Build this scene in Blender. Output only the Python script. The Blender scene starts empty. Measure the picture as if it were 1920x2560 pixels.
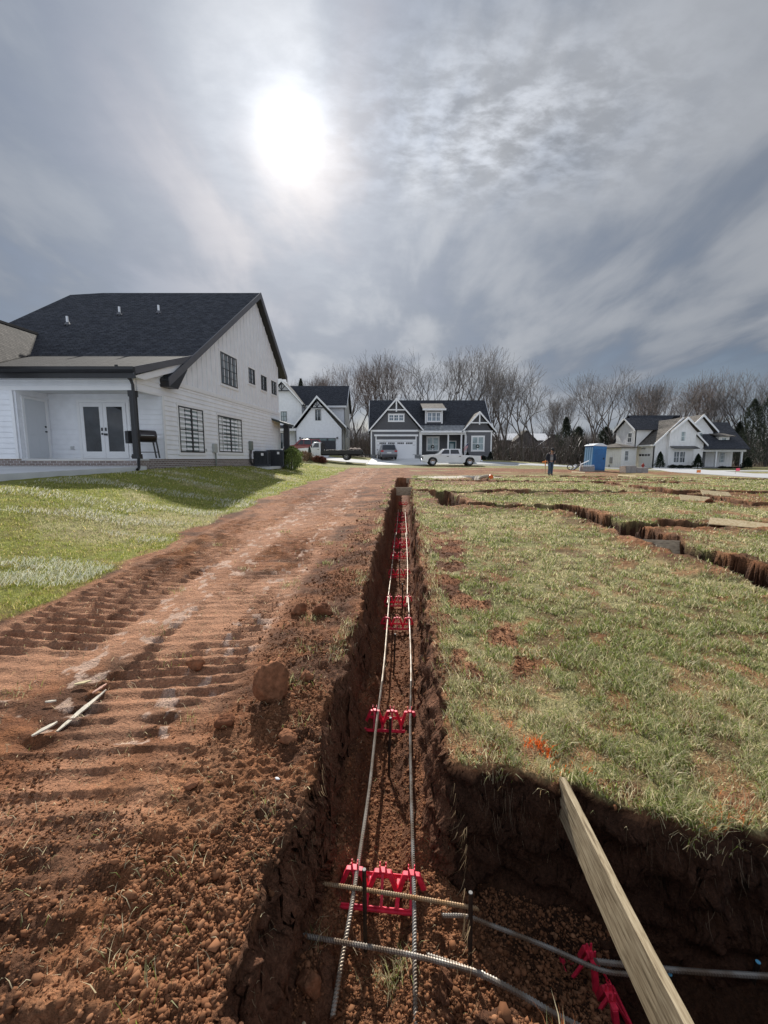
import bpy, math, random
import numpy as np
from mathutils import Vector, Matrix
random.seed(7)
RNG = np.random.default_rng(11)
PI = math.pi
scene = bpy.context.scene
COL = scene.collection
F = 1060.0            # focal length in photo pixels (1920 x 2560)
PITCH = math.radians(7.15)
EYE = 1.45

# ------------------------------------------------------------------ numpy noise
def _h(ix, iy, s):
    n = (ix.astype(np.int64) * 374761393 + iy.astype(np.int64) * 668265263 + s * 144269504) & 0xffffffff
    n = ((n ^ (n >> 13)) * 1274126177) & 0xffffffff
    n = n ^ (n >> 16)
    return (n & 0xffffff) / float(0xffffff)
def vn(x, y, s=0):
    ix = np.floor(x); iy = np.floor(y); fx = x - ix; fy = y - iy
    fx = fx * fx * (3 - 2 * fx); fy = fy * fy * (3 - 2 * fy)
    a = _h(ix, iy, s); b = _h(ix + 1, iy, s); c = _h(ix, iy + 1, s); d = _h(ix + 1, iy + 1, s)
    return (a * (1 - fx) + b * fx) * (1 - fy) + (c * (1 - fx) + d * fx) * fy
def fbm(x, y, s=0, o=4, g=0.5):
    r = 0; a = 1; t = 0
    for k in range(o):
        r = r + a * vn(x * 2 ** k + 17.3 * k, y * 2 ** k - 9.1 * k, s + k); t += a; a *= g
    return r / t
def worley(x, y, s=0):
    ix = np.floor(x); iy = np.floor(y); f1 = np.full(np.shape(x), 9.0)
    idv = np.zeros(np.shape(x))
    for i in (-1, 0, 1):
        for j in (-1, 0, 1):
            cx = ix + i; cy = iy + j
            px = cx + _h(cx, cy, s); py = cy + _h(cx, cy, s + 77)
            d = (px - x) ** 2 + (py - y) ** 2
            m = d < f1
            idv = np.where(m, _h(cx, cy, s + 5), idv); f1 = np.where(m, d, f1)
    return np.sqrt(f1), idv
def ss(a, b, x):
    t = np.clip((x - a) / (b - a), 0, 1)
    return t * t * (3 - 2 * t)

# ------------------------------------------------------------------ terrain
_by = [-5, 3, 15, 28, 38, 44, 54, 70, 200, 700]
_bz = [0, 0, .38, .40, .60, .78, 1.45, 1.6, 2.0, 2.5]
def gbase(x, y):
    x = np.asarray(x, float); y = np.asarray(y, float)
    b = np.interp(y, _by, _bz)
    R = ss(8, 36, x)
    b = b * (1 - R) + (0.12 + 0 * y) * R
    b = b + .40 * ss(0, 9, -x) * ss(34, 46, y)
    b = b + .72 * ss(3.5, 8.2, -x) * ss(2.0, 9.0, y) * (1 - ss(30, 44, y) * .8)
    return b
def gz(x, y): return float(gbase(x, y))
def cx(y): return -.09 + .05 * y                    # centre line of the main trench

# trenches on the right, world polylines (x, y), half width, floor z
TR = [
    ([(1.02, 14.15), (1.99, 13.95), (4.94, 14.05), (9.4, 13.9), (13.5, 13.7)], .30, -.15),
    ([(1.80, 13.95), (1.82, 10.85)], .32, -.22),
    ([(1.78, 10.92), (3.12, 10.55), (4.35, 10.35), (4.50, 9.44), (4.42, 7.84), (4.40, 6.29), (4.48, 5.59), (4.52, 4.79), (4.50, 2.6)], .30, -.50),
    ([(4.65, 8.10), (5.77, 8.02), (9.0, 7.75)], .28, -.35),
    ([(1.33, 20.09), (3.66, 19.8), (6.27, 19.4), (9.3, 19.0), (13.5, 18.8)], .28, -.1),
    ([(9.4, 18.9), (9.4, 10.8), (13, 10.7)], .28, -.2),
    ([(4.9, 19.6), (4.9, 24.9), (9.5, 24.6), (16.2, 24.2), (22, 24.0)], .30, -.1),
    ([(11.0, 25.0), (10.9, 21.3), (15.3, 21.0)], .28, -.1)]
def seg_dist(x, y, P):
    best = np.full(np.shape(x), 1e9)
    for (a, b) in zip(P[:-1], P[1:]):
        ax, ay = a; bx, by = b; dx = bx - ax; dy = by - ay
        t = np.clip(((x - ax) * dx + (y - ay) * dy) / (dx * dx + dy * dy), 0, 1)
        best = np.minimum(best, np.hypot(x - ax - t * dx, y - ay - t * dy))
    return best
def far_edge(x):     # far (grassy) edge of the near cross trench
    return 1.90 - .42 * ss(.30, 1.5, x) + .03 * np.sin(x * 9) + .02 * np.sin(x * 23 + 1)
def ground(x, y):
    """height and masks of the ground"""
    x = np.asarray(x, float); y = np.asarray(y, float)
    b = gbase(x, y)
    near = 1 - ss(14, 40, y)
    c = cx(y)
    wob = (fbm(x * 0 + 3.3, y * 1.7, 5, 4) - .5)
    wobR = (fbm(x * 0 + 9.3, y * 1.9, 15, 4) - .5)
    eL = c - .355 + wob * .16; eR = c + .345 + wobR * .16
    rough = (fbm(x * 9, y * 9, 41, 4) - .5) * .09 + (fbm(x * 40, y * 40, 43, 2) - .5) * .02
    # dist inside main trench (positive inside)
    din = np.minimum(x - eL, eR - x) + rough
    din = np.where(y > 23.5, -1, din)
    wl = .075 + .03 * fbm(x * 3, y * 3, 8, 2) + .15 * (x > c) * (1 - ss(2.4, 4.2, y)) * fbm(x * 0 + 2, y * 2.2, 9, 2)
    tm = ss(0, 1, din / wl)
    fl = -.56 + np.where(y > 14, (y - 14) * .03, 0)
    # talus at the toe of the walls
    fl = fl - .035 + .13 * (1 - ss(.0, .17, din - wl)) * (.5 + fbm(x * 5, y * 5, 22, 3)) * 1.0
    # bulge of loose soil on trench floor where the near cross trench meets it
    # near cross trench (pit)
    fe = far_edge(x) + (fbm(x * 6, y * 0 + 1, 31, 3) - .5) * .10
    ne = .84 - .08 * (fbm(x * 4, y * 0 + 7, 33, 3)) + .16 * ss(.62, .30, x)
    inj = np.minimum(np.minimum(fe - y, y - ne), x - (c + .1)) + rough * .3          # open junction at trench-floor level
    jm = np.clip(inj / .15, 0, 1) ** 1.15
    lx = .34 + .12 * (fbm(y * 5, y * 0 + 2, 37, 3) - .5) + np.clip((1.56 - y) * .85, 0, 9)
    pin = np.minimum(np.minimum(fe - .02 - y, y - ne - .02), (x - lx) * .8) + rough * .3
    pm = ss(0, 1, pin / .13)
    pfl = -.63 + .10 * (1 - ss(0, .25, pin - .1))
    h = b + 0.0
    # spoil bank left of trench, low mounds
    bank = ss(-1.25, -.45, x - c) * (x < c) * near
    h = h + .05 * bank * fbm(x * 1.3, y * .9, 61, 3)
    # ---- surface types
    lawnL = ss(-.12, .12, -(x - (.012 * (y - 4) - 3.55)) + (fbm(x * 2, y * 1.2, 70, 4) - .5) * .75)
    lawnL = lawnL * (1 - ss(.2, .45, -y + .2))
    grassR = ss(-.05, .12, (x - eR) - .05 - .30 * fbm(x * 1.0, y * 1.1, 71, 3) * ss(1.2, 5, y) + .1)
    # right side bare patches
    n = fbm(x * .55, y * .42, 72, 5)
    bare = ss(.60, .68, n) * .85 * ss(6, 9, y)
    # muddy diagonal scuffs near the trench on the right
    sc = np.exp(-((x - (.80 + .05 * (y - 4))) / .40) ** 2) * ss(2.2, 3.0, y) * (1 - ss(6.5, 9, y))
    bare = np.maximum(bare, ss(.46, .58, fbm(x * 4, y * 3, 74, 4) + .20 * sc - .10) * np.minimum(1, sc * 1.6))
    bare = np.maximum(bare, ss(.63, .70, fbm(x * 2.2, y * 1.8, 78, 5)) * .7 * ss(1.7, 2.4, y))
    lipd = np.abs(y - far_edge(x) - .10); bare = np.maximum(bare, (x > .4) * (1 - ss(.03, .16, lipd)) * ss(.42, .55, fbm(x * 6, y * 6, 79, 3)) * .85)
    farb = ss(24, 31, y + 6 * (n - .5) - .22 * np.maximum(x - 5, 0)) * (1 - ss(37.5, 40.5, y - .0 * x)) * ss(-3.5, -2.5, x)
    farb = farb * (1 - ss(30, 60, x)) * ss(.42, .52, fbm(x * .25, y * .6, 75, 4) + .10)
    # dirt heaped along trenches
    dT = np.full(np.shape(x), 9.0); tmm = np.zeros(np.shape(x)); tfl = np.zeros(np.shape(x))
    for (P, hw, zf) in TR:
        xs = [p[0] for p in P]; ys = [p[1] for p in P]
        m = (x > min(xs) - 2.5) & (x < max(xs) + 2.5) & (y > min(ys) - 2.5) & (y < max(ys) + 2.5)
        if not m.any(): continue
        xm = x[m]; ym = y[m]
        d = seg_dist(xm, ym, P) + (fbm(xm * 1.6, ym * 1.6, 81, 4) - .5) * .38
        dT[m] = np.minimum(dT[m], d - hw)
        t = 1 - ss(hw - .07, hw + .05, d)
        better = t > tmm[m]
        a = tmm[m]; a[better] = t[better]; tmm[m] = a
        q = tfl[m]; q[better] = zf; tfl[m] = q
    spoil = (1 - ss(.05, .85, dT + .4 * (fbm(x * 2.5, y * 2.5, 92, 3) - .5))) * ss(.34, .50, fbm(x * 1.1, y * 1.1, 91, 4) + .06)
    wash = np.exp(-(((x - 4.3) / 2.6) ** 2 + ((y - 24.5) / 1.6) ** 2))
    grR = grassR * (1 - np.clip(np.maximum(np.maximum(bare, farb * .97), spoil * .95), 0, 1))
    grR = grR * (1 - ss(.25, .5, wash) * .9)
    strip = ss(38.3, 39.0, y + 1.0 * (vn(x * .8, y * 0, 3) - .5))       # verge beyond the site
    gr = np.where(x < c, lawnL, grR)
    gr = np.maximum(gr, strip)
    gr = np.maximum(gr, ss(20, 26, x) * ss(30, 31, y) * .0)
    gr = gr * (1 - tm) * (1 - ss(0, .06, jm)) * (1 - pm) * (1 - tmm) * np.where((y < 1.2) & (x < .62) & (x > c), 0, 1)
    dirt = 1 - gr
    # ---- relief
    nd = 1 - ss(5, 16, y)
    w1, id1 = worley(x * 34, y * 34, 101)
    w2, id2 = worley(x * 13, y * 13, 102)
    w3, id3 = worley(x * 5.2, y * 5.2, 103)
    loose = np.where(x < c, np.maximum(ss(-1.35, -.75, x - c + (vn(x * 2, y * 2, 4) - .5) * .5), 1 - ss(1.1, 2.6, y + .6 * (fbm(x * 1.7, y * 1.7, 66, 3) - .5) + .5 * ss(1.0, 2.2, -x))), .6)
    loose = np.where(tm > .3, .30 + .6 * ss(.12, .26, np.abs(x - c)), loose)
    loose = np.where(tm > .3, loose, np.minimum(loose, .2 + .8 * ss(-1.1, -.6, x - c) + .5 * (1 - ss(1.0, 1.7, y))))
    patch = ss(.40, .62, fbm(x * 2.3, y * 2.3, 110, 3))
    rg = 1 - np.abs(2 * fbm(x * 11, y * 11, 105, 4) - 1)
    crumb = .038 * (rg - .75) + .030 * (fbm(x * 42, y * 42, 107, 3) - .5) + .016 * (1 - np.abs(2 * vn(x * 26, y * 26, 108) - 1)) + (.012 * (1 - ss(0, .75, w1)) * id1 + .012 * np.clip(1 - (w2 / .6) ** 2, 0, 1) * (id2 ** 3) ) * (.35 + .65 * patch)
    med = .05 * (fbm(x * 3.1, y * 3.1, 120, 4) - .5) + .018 * (fbm(x * 16, y * 16, 121, 3) - .5)
    h = h + dirt * (loose * crumb + (.35 + .65 * loose) * med) * (.35 + .65 * np.maximum(nd, .3))
    h = h + gr * .02 * (fbm(x * 5, y * 5, 130, 3) - .5) + gr * .08 * (fbm(x * .6, y * .6, 131, 3) - .5) * ss(3, 6, y)
    # tread marks of the tracked machine
    bend = .25 * ss(3.5, 1.2, y)
    for (x0, x1, amp, s) in ((-3.25, -2.2, .064, 1), (-1.85, -.98, .046, 2)):
        sl = .018 * (y - 4)
        lane = ss(x0 - .06, x0 + .08, x - sl + .04 * (vn(x * 3, y * 3, s) - .5)) * (1 - ss(x1 - .1, x1 + .06, x - sl - bend))
        ph = (y + .10 * (x - x0) * (1 if s == 1 else -1.0) + .07 * (fbm(x * 1.5, y * 1.5, 140 + s, 3) - .5)) / .135
        fr = ph - np.floor(ph)
        saw = np.where(fr < .22, fr / .22, np.clip(1 - (fr - .22) / .5, 0, 1))
        keep = .25 + .75 * ss(.34, .52, fbm(x * 1.9, y * 1.1, 150 + s, 3) + (.08 if s == 1 else -.03))
        h = h + lane * (saw - .55) * amp * (.45 + .55 * ss(1.9, 3.0, y)) * keep * (1 - gr) * (1 - tm) * (.45 + .85 * vn(x * 9, y * 6, 160)) * (1 - ss(18, 30, y) * .6)
    lane1 = ss(-3.4, -3.2, x - .018 * (y - 4)) * (1 - ss(-1.05, -.85, x - .018 * (y - 4)))
    # broad cleats in the near left foreground
    fg = (1 - ss(1.9, 2.9, y)) * ss(-.55, -.95, x) * (1 - gr)
    ph = (y + .25 * x + .16 * (fbm(x * 2.0, y * 2.0, 170, 3) - .5)) / .17
    fr = ph - np.floor(ph)
    h = h + fg * (np.where(fr < .35, fr / .35, 1 - (fr - .35) / .65) - .5) * .026 * ss(.35, .6, fbm(x * 2.5, y * 2.5, 171, 3) + .08)
    # carve
    wallr = .05 * (fbm(x * 12, y * 12, 180, 3) - .5)
    h = h * (1 - tm) + (fl + loose * crumb * .9 + .05 * (fbm(x * 4, y * 4, 181, 3) - .5)) * tm + tm * (1 - tm) * 4 * wallr
    h = np.where(jm > 0, np.minimum(h, h * (1 - jm) + (-.53 + crumb + .09 * (fbm(x * 5, y * 5, 186, 4) - .5)) * jm), h)
    h = np.where(pm > 0, np.minimum(h, h * (1 - pm) + (pfl + crumb * .8 + .07 * (fbm(x * 4, y * 4, 182, 3) - .5)) * pm), h)
    h = h * (1 - tmm) + (tfl + b * 0 + .06 * (fbm(x * 3, y * 3, 183, 3) - .5)) * tmm
    h = h + .11 * spoil * fbm(x * 3, y * 3, 190, 3) * (1 - tmm) * ss(1.5, 3, y) * (x > c)
    h = h + .12 * farb * (fbm(x * .9, y * .9, 191, 4) - .45) * (1 - tmm)
    # dark lump rows at the far site
    return h, dict(gr=gr, tm=np.maximum(np.maximum(np.maximum(tm, jm), pm), tmm), lane=lane1, loose=loose, dT=dT, spoil=spoil, farb=farb, wash=wash, eL=eL, eR=eR, fe=fe, pm=pm, patch=patch, ids=id2)

# ------------------------------------------------------------------ materials
MATS = {}
def mat(name, rgb, rough=.6, metal=0, spec=.5, noise=None, bump=None, alpha=None, coat=0):
    """noise=(scale, amount); bump=(scale, strength, distance)"""
    if name in MATS: return MATS[name]
    m = bpy.data.materials.new(name); m.use_nodes = True
    nt = m.node_tree; b = nt.nodes['Principled BSDF']
    b.inputs['Base Color'].default_value = (*rgb, 1)
    b.inputs['Roughness'].default_value = rough; b.inputs['Metallic'].default_value = metal
    b.inputs['Specular IOR Level'].default_value = spec
    if coat: b.inputs['Coat Weight'].default_value = coat
    tc = nt.nodes.new('ShaderNodeTexCoord')
    if noise:
        n = nt.nodes.new('ShaderNodeTexNoise'); n.inputs['Scale'].default_value = noise[0]; n.inputs['Detail'].default_value = 5
        nt.links.new(tc.outputs['Object'], n.inputs['Vector'])
        mx = nt.nodes.new('ShaderNodeMix'); mx.data_type = 'RGBA'
        a = noise[1]
        mx.inputs['A'].default_value = (*[c * (1 - a) for c in rgb], 1)
        mx.inputs['B'].default_value = (*[min(1, c * (1 + a)) for c in rgb], 1)
        r = nt.nodes.new('ShaderNodeMapRange'); r.inputs[1].default_value = .3; r.inputs[2].default_value = .7
        nt.links.new(n.outputs['Fac'], r.inputs[0]); nt.links.new(r.outputs[0], mx.inputs['Factor'])
        nt.links.new(mx.outputs['Result'], b.inputs['Base Color'])
    if bump:
        n2 = nt.nodes.new('ShaderNodeTexNoise'); n2.inputs['Scale'].default_value = bump[0]; n2.inputs['Detail'].default_value = 4
        nt.links.new(tc.outputs['Object'], n2.inputs['Vector'])
        bp = nt.nodes.new('ShaderNodeBump'); bp.inputs['Strength'].default_value = bump[1]; bp.inputs['Distance'].default_value = bump[2]
        nt.links.new(n2.outputs['Fac'], bp.inputs['Height']); nt.links.new(bp.outputs['Normal'], b.inputs['Normal'])
    MATS[name] = m
    return m
def nodes_of(m): return m.node_tree.nodes, m.node_tree.links, m.node_tree.nodes['Principled BSDF']
def ramp(nt, pts, src):
    r = nt.nodes.new('ShaderNodeValToRGB'); e = r.color_ramp.elements
    while len(e) < len(pts): e.new(.5)
    for k, (p, c) in enumerate(pts): e[k].position = p; e[k].color = (*c, 1)
    nt.links.new(src, r.inputs[0]); return r

# ------------------------------------------------------------------ mesh builder
class MB:
    def __init__(s): s.v = []; s.f = []; s.mi = []
    def add(s, vs, fs, mi=0):
        o = len(s.v); s.v += [tuple(p) for p in vs]; s.f += [tuple(i + o for i in f) for f in fs]; s.mi += [mi] * len(fs); return s
    def box(s, x0, x1, y0, y1, z0, z1, mi=0):
        v = [(x0, y0, z0), (x1, y0, z0), (x1, y1, z0), (x0, y1, z0), (x0, y0, z1), (x1, y0, z1), (x1, y1, z1), (x0, y1, z1)]
        return s.add(v, [(0, 3, 2, 1), (4, 5, 6, 7), (0, 1, 5, 4), (1, 2, 6, 5), (2, 3, 7, 6), (3, 0, 4, 7)], mi)
    def obox(s, c, ux, uy, uz, mi=0):
        c = Vector(c); ux = Vector(ux); uy = Vector(uy); uz = Vector(uz)
        v = [c + a * ux + b * uy + d * uz for d in (-1, 1) for (a, b) in ((-1, -1), (1, -1), (1, 1), (-1, 1))]
        return s.add(v, [(0, 3, 2, 1), (4, 5, 6, 7), (0, 1, 5, 4), (1, 2, 6, 5), (2, 3, 7, 6), (3, 0, 4, 7)], mi)
    def bar(s, p, q, w, h, mi=0, up=(0, 0, 1)):
        p = Vector(p); q = Vector(q); d = (q - p); L = d.length; d.normalize()
        u = Vector(up)
        if abs(d.dot(u)) > .98: u = Vector((1, 0, 0))
        r = d.cross(u).normalized(); u2 = r.cross(d).normalized()
        return s.obox((p + q) / 2, d * L / 2, r * w / 2, u2 * h / 2, mi)
    def prism(s, poly, ext, mi=0):
        """poly: list of 3d points (planar), ext: extrusion vector"""
        n = len(poly); e = Vector(ext); a = [Vector(p) for p in poly]; b = [p + e for p in a]
        fs = [tuple(range(n - 1, -1, -1)), tuple(range(n, 2 * n))] + [(i, (i + 1) % n, n + (i + 1) % n, n + i) for i in range(n)]
        return s.add(a + b, fs, mi)
    def tube(s, pts, rad, n=8, mi=0, cap=True, rads=None):
        pts = [Vector(p) for p in pts]; o = len(s.v); N = len(pts)
        prev = None
        for k, p in enumerate(pts):
            d = (pts[min(k + 1, N - 1)] - pts[max(k - 1, 0)])
            if d.length < 1e-9: d = Vector((0, 0, 1))
            d.normalize()
            if prev is None:
                u = Vector((0, 0, 1)) if abs(d.z) < .9 else Vector((1, 0, 0))
                r = d.cross(u).normalized()
            else:
                r = (prev - d * prev.dot(d)).normalized()
            prev = r; t = d.cross(r)
            R = rads[k] if rads else rad
            for i in range(n):
                a = 2 * PI * i / n
                s.v.append(tuple(p + R * (math.cos(a) * r + math.sin(a) * t)))
        for k in range(N - 1):
            for i in range(n):
                s.f.append((o + k * n + i, o + k * n + (i + 1) % n, o + (k + 1) * n + (i + 1) % n, o + (k + 1) * n + i)); s.mi.append(mi)
        if cap:
            s.f.append(tuple(o + i for i in range(n - 1, -1, -1))); s.mi.append(mi)
            s.f.append(tuple(o + (N - 1) * n + i for i in range(n))); s.mi.append(mi)
        return s
    def lathe(s, prof, c=(0, 0, 0), n=16, mi=0, axis='z', cap=True):
        o = len(s.v)
        for (r, h) in prof:
            for i in range(n):
                a = 2 * PI * i / n
                if axis == 'z': p = (c[0] + r * math.cos(a), c[1] + r * math.sin(a), c[2] + h)
                elif axis == 'y': p = (c[0] + r * math.cos(a), c[1] + h, c[2] + r * math.sin(a))
                else: p = (c[0] + h, c[1] + r * math.cos(a), c[2] + r * math.sin(a))
                s.v.append(p)
        for k in range(len(prof) - 1):
            for i in range(n):
                s.f.append((o + k * n + i, o + k * n + (i + 1) % n, o + (k + 1) * n + (i + 1) % n, o + (k + 1) * n + i)); s.mi.append(mi)
        if cap:
            s.f.append(tuple(o + i for i in range(n - 1, -1, -1))); s.mi.append(mi)
            s.f.append(tuple(o + (len(prof) - 1) * n + i for i in range(n))); s.mi.append(mi)
        return s
    def sph(s, c, r, n=10, mi=0):
        rx, ry, rz = r if isinstance(r, (tuple, list)) else (r, r, r)
        o = len(s.v); m = n // 2 + 1
        for j in range(m + 1):
            t = PI * j / m
            for i in range(n):
                a = 2 * PI * i / n
                s.v.append((c[0] + rx * math.sin(t) * math.cos(a), c[1] + ry * math.sin(t) * math.sin(a), c[2] + rz * math.cos(t)))
        for j in range(m):
            for i in range(n):
                s.f.append((o + j * n + i, o + (j + 1) * n + i, o + (j + 1) * n + (i + 1) % n, o + j * n + (i + 1) % n)); s.mi.append(mi)
        return s
def mesh_from(name, V, Fc, mats, mi=None, smooth=False):
    me = bpy.data.meshes.new(name); me.from_pydata(V, [], Fc)
    for m in (mats if isinstance(mats, (list, tuple)) else [mats]): me.materials.append(m)
    if mi is not None and any(mi): me.polygons.foreach_set('material_index', mi)
    if smooth: me.polygons.foreach_set('use_smooth', [True] * len(me.polygons))
    me.update(); return me
def tag(o, label=None, cat=None, group=None, kind=None):
    if label: o['label'] = label
    if cat: o['category'] = cat
    if group: o['group'] = group
    if kind: o['kind'] = kind
    return o
ROOTLOC = {}
def build(name, mb, mats, parent=None, smooth=False, auto=None, bevel=0, loc=None):
    """one mesh object.  Vertices are given in the frame of the thing (its root's own frame)"""
    me = mesh_from(name, mb.v, mb.f, mats, mb.mi, smooth or auto is not None)
    o = bpy.data.objects.new(name, me); COL.objects.link(o)
    if auto is not None:
        me.set_sharp_from_angle(angle=math.radians(auto))
    if bevel:
        b = o.modifiers.new('Bevel', 'BEVEL'); b.width = bevel; b.segments = 2; b.limit_method = 'ANGLE'; b.angle_limit = math.radians(35)
    if parent is not None: o.parent = parent
    if loc is not None: o.location = loc
    return o
def root(name, label, cat, loc=(0, 0, 0), rz=0, group=None, kind=None, sc=1):
    o = bpy.data.objects.new(name, None); COL.objects.link(o); o.location = loc; o.rotation_euler = (0, 0, rz)
    o.scale = (sc, sc, sc); o.empty_display_size = .2
    return tag(o, label, cat, group, kind)
def copy_tree(o, parent=None, **kw):
    c = o.copy(); COL.objects.link(c)
    if parent is not None: c.parent = parent
    for ch in list(o.children): copy_tree(ch, c)
    for k, v in kw.items(): c[k] = v
    return c
def fast_mesh(name, V, quads=None, tris=None, m=None, smooth=False):
    me = bpy.data.meshes.new(name)
    nq = 0 if quads is None else len(quads); ntr = 0 if tris is None else len(tris)
    me.vertices.add(len(V)); me.vertices.foreach_set('co', np.ascontiguousarray(V, dtype=np.float32).ravel())
    li = []
    if nq: li.append(np.asarray(quads, np.int32).ravel())
    if ntr: li.append(np.asarray(tris, np.int32).ravel())
    li = np.concatenate(li); me.loops.add(len(li)); me.loops.foreach_set('vertex_index', li)
    st = np.concatenate([np.arange(nq) * 4, nq * 4 + np.arange(ntr) * 3]).astype(np.int32)
    me.polygons.add(nq + ntr); me.polygons.foreach_set('loop_start', st)
    if smooth: me.polygons.foreach_set('use_smooth', np.ones(nq + ntr, bool))
    if m: me.materials.append(m)
    me.update(calc_edges=True); me.validate()
    return me
def col_attr(me, rgb, name='Col'):
    a = me.color_attributes.new(name, 'FLOAT_COLOR', 'POINT')
    c = np.ones((len(rgb), 4), np.float32); c[:, :3] = rgb
    a.data.foreach_set('color', c.ravel())
def W(px, py, dist=None, z=None, x=None, y=None):
    """photo pixel -> world point on a plane"""
    X = (px - 960) / F; Yv = -(py - 1280) / F
    d = Vector((X, math.cos(PITCH) + Yv * math.sin(PITCH), Yv * math.cos(PITCH) - math.sin(PITCH)))
    if z is not None: t = (z - EYE) / d.z
    elif x is not None: t = x / d.x
    elif y is not None: t = y / d.y
    return Vector((0, 0, EYE)) + t * d
# ================================================================== GROUND SHEET
def make_ground():
    rows = list(np.arange(-1.2, 1.0, .008)); y = 1.0
    while y < 62:
        rows.append(y); y += .0042 if 1.36 < y < 2.02 else .0066 * (y + .25)
    while y < 900:
        rows.append(y); y += .05 * y
    rows = np.array(rows); NU = 1120
    t = np.linspace(-1, 1, NU); u = 1.35 * np.sign(t) * (0.62 * np.abs(t) + .38 * np.abs(t) ** 3)
    Y, U = np.meshgrid(rows, u, indexing='ij'); X = U * (Y + 1.75) + .02 * Y
    H = np.empty(X.shape); Cc = np.empty(X.shape + (3,)); G = np.empty(X.shape)
    step = 80
    for a in range(0, len(rows), step):
        xs = X[a:a + step]; ys = Y[a:a + step]
        h, m = ground(xs, ys)
        H[a:a + step] = h
        n1 = fbm(xs * 1.3, ys * 1.3, 201, 5)[..., None]; n2 = fbm(xs * 8, ys * 8, 202, 3)[..., None]
        n3 = fbm(xs * .35, ys * .35, 203, 4)[..., None]
        A = np.array([.210, .084, .037]); B = np.array([.34, .165, .085]); D = np.array([.070, .034, .020]); O = np.array([.27, .112, .046])
        c = A + (B - A) * ss(.38, .66, n1) * .8
        c = c + (O - c) * ss(.5, .75, n2) * .45
        c = c + (D - c) * ss(.46, .66, fbm(xs * 2.6, ys * 3.4, 204, 5)[..., None]) * .7
        c = c * (.8 + .4 * m['ids'][..., None] * np.ones(3))
        lane = m['lane'][..., None] * (1 - ss(-.95, -.7, xs))[..., None]
        c = c + (np.array([.42, .215, .125]) - c) * lane * ss(.32, .60, fbm(xs * 1.4, ys * .5, 205, 4)[..., None]) * .85 * (1 - .6 * ss(5, 13, ys)[..., None])
        sl = .018 * (ys - 4)
        midp = np.exp(-((xs - sl + 2.02) / .30) ** 2) + .8 * np.exp(-((xs - sl + 1.15) / .22) ** 2)
        pale = (ss(.665, .70, fbm(xs * 11, ys * 8, 206, 4) + .05 * midp + .05 * (vn(xs * .8, ys * .5, 219) - .5)) * (ys > 2) * (1 - m['tm']) * m['lane'])[..., None] * ss(.1, .5, midp)[..., None]
        c = c + (np.array([.56, .40, .31]) - c) * pale * .7
        farc = ss(8, 20, ys)[..., None] * (xs > cx(ys))[..., None]
        c = c + (np.array([.22, .098, .055]) - c) * farc * .5
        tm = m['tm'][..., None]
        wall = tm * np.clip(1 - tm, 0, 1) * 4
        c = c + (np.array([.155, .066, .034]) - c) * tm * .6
        c = c + (np.array([.12, .056, .034]) - c) * np.minimum(1, wall * (.45 + .5 * ss(1.5, 3, xs)[..., None]))  # extra darkening on the right paints in the shade of those walls
        c = c * (1 - .62 * m['pm'][..., None]) * (1 - .35 * (m['tm'] * ss(.30, .5, xs) * (ys < 2.2))[..., None])  # shade of the pit and its far wall painted into the soil colour
        wsh = (m['wash'] * (1 - m['tm']))[..., None]
        c = c + (np.array([.56, .50, .42]) - c) * ss(.30, .5, wsh * (.6 + .8 * fbm(xs * 1.0, ys * 2.4, 207, 4)[..., None]))
        # turf
        gl = np.array([.22, .225, .050]); gs = np.array([.36, .31, .15]); gb = np.array([.20, .185, .075])
        g = gb + (gs - gb) * ss(.40, .62, fbm(xs * .9, ys * .9, 210, 4)[..., None]) * .8
        left = (xs < cx(ys))[..., None]
        gL = gl + (gs - gl) * ss(.52, .72, fbm(xs * .7, ys * .7, 211, 4)[..., None] + .10 * ss(6, 3.2, ys)[..., None]) * .75
        g = np.where(left, gL, g)
        g = g * (.72 + .56 * fbm(xs * 14, ys * 14, 212, 2)[..., None])
        strip = ss(37.5, 38.3, ys)[..., None]
        g = g + (np.array([.22, .20, .09]) * (.8 + .4 * n3) - g) * strip * .7
        woods = ss(66, 72, ys)[..., None]
        g = g + (np.array([.13, .10, .06]) - g) * woods
        # tired turf patches where soil shows
        gr = m['gr'][..., None]
        show = ss(.42, .60, fbm(xs * 6, ys * 6, 213, 3)[..., None]) * ss(12, 4, ys)[..., None] * .85
        c = c + (g - c) * gr * (1 - show * np.where(left, .35, .8))
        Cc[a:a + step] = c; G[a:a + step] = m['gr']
    # steep faces: one wall colour (no stretched streaks) and a rough, broken surface
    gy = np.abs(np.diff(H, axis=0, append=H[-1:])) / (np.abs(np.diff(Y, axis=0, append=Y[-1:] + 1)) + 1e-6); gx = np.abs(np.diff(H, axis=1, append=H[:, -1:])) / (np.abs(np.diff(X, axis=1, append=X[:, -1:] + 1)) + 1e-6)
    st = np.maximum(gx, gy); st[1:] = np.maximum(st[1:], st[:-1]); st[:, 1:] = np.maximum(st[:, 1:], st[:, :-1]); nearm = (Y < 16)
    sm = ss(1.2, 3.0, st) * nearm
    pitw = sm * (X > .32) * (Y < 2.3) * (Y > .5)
    wc = np.array([.150, .068, .038])[None, None] * (1 - .62 * pitw[..., None]) * (1 - .62 * ss(1, 2.5, X) * (Y > 2))[..., None] * (.75 + .5 * fbm(X * 6 + Y * 5, H * 9, 221, 3)[..., None])  # shade on pit walls and right-hand trench walls painted into the colour
    Cc = Cc + (wc - Cc) * (sm * ss(.0, -.045, H - gbase(X, Y)))[..., None]
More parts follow.
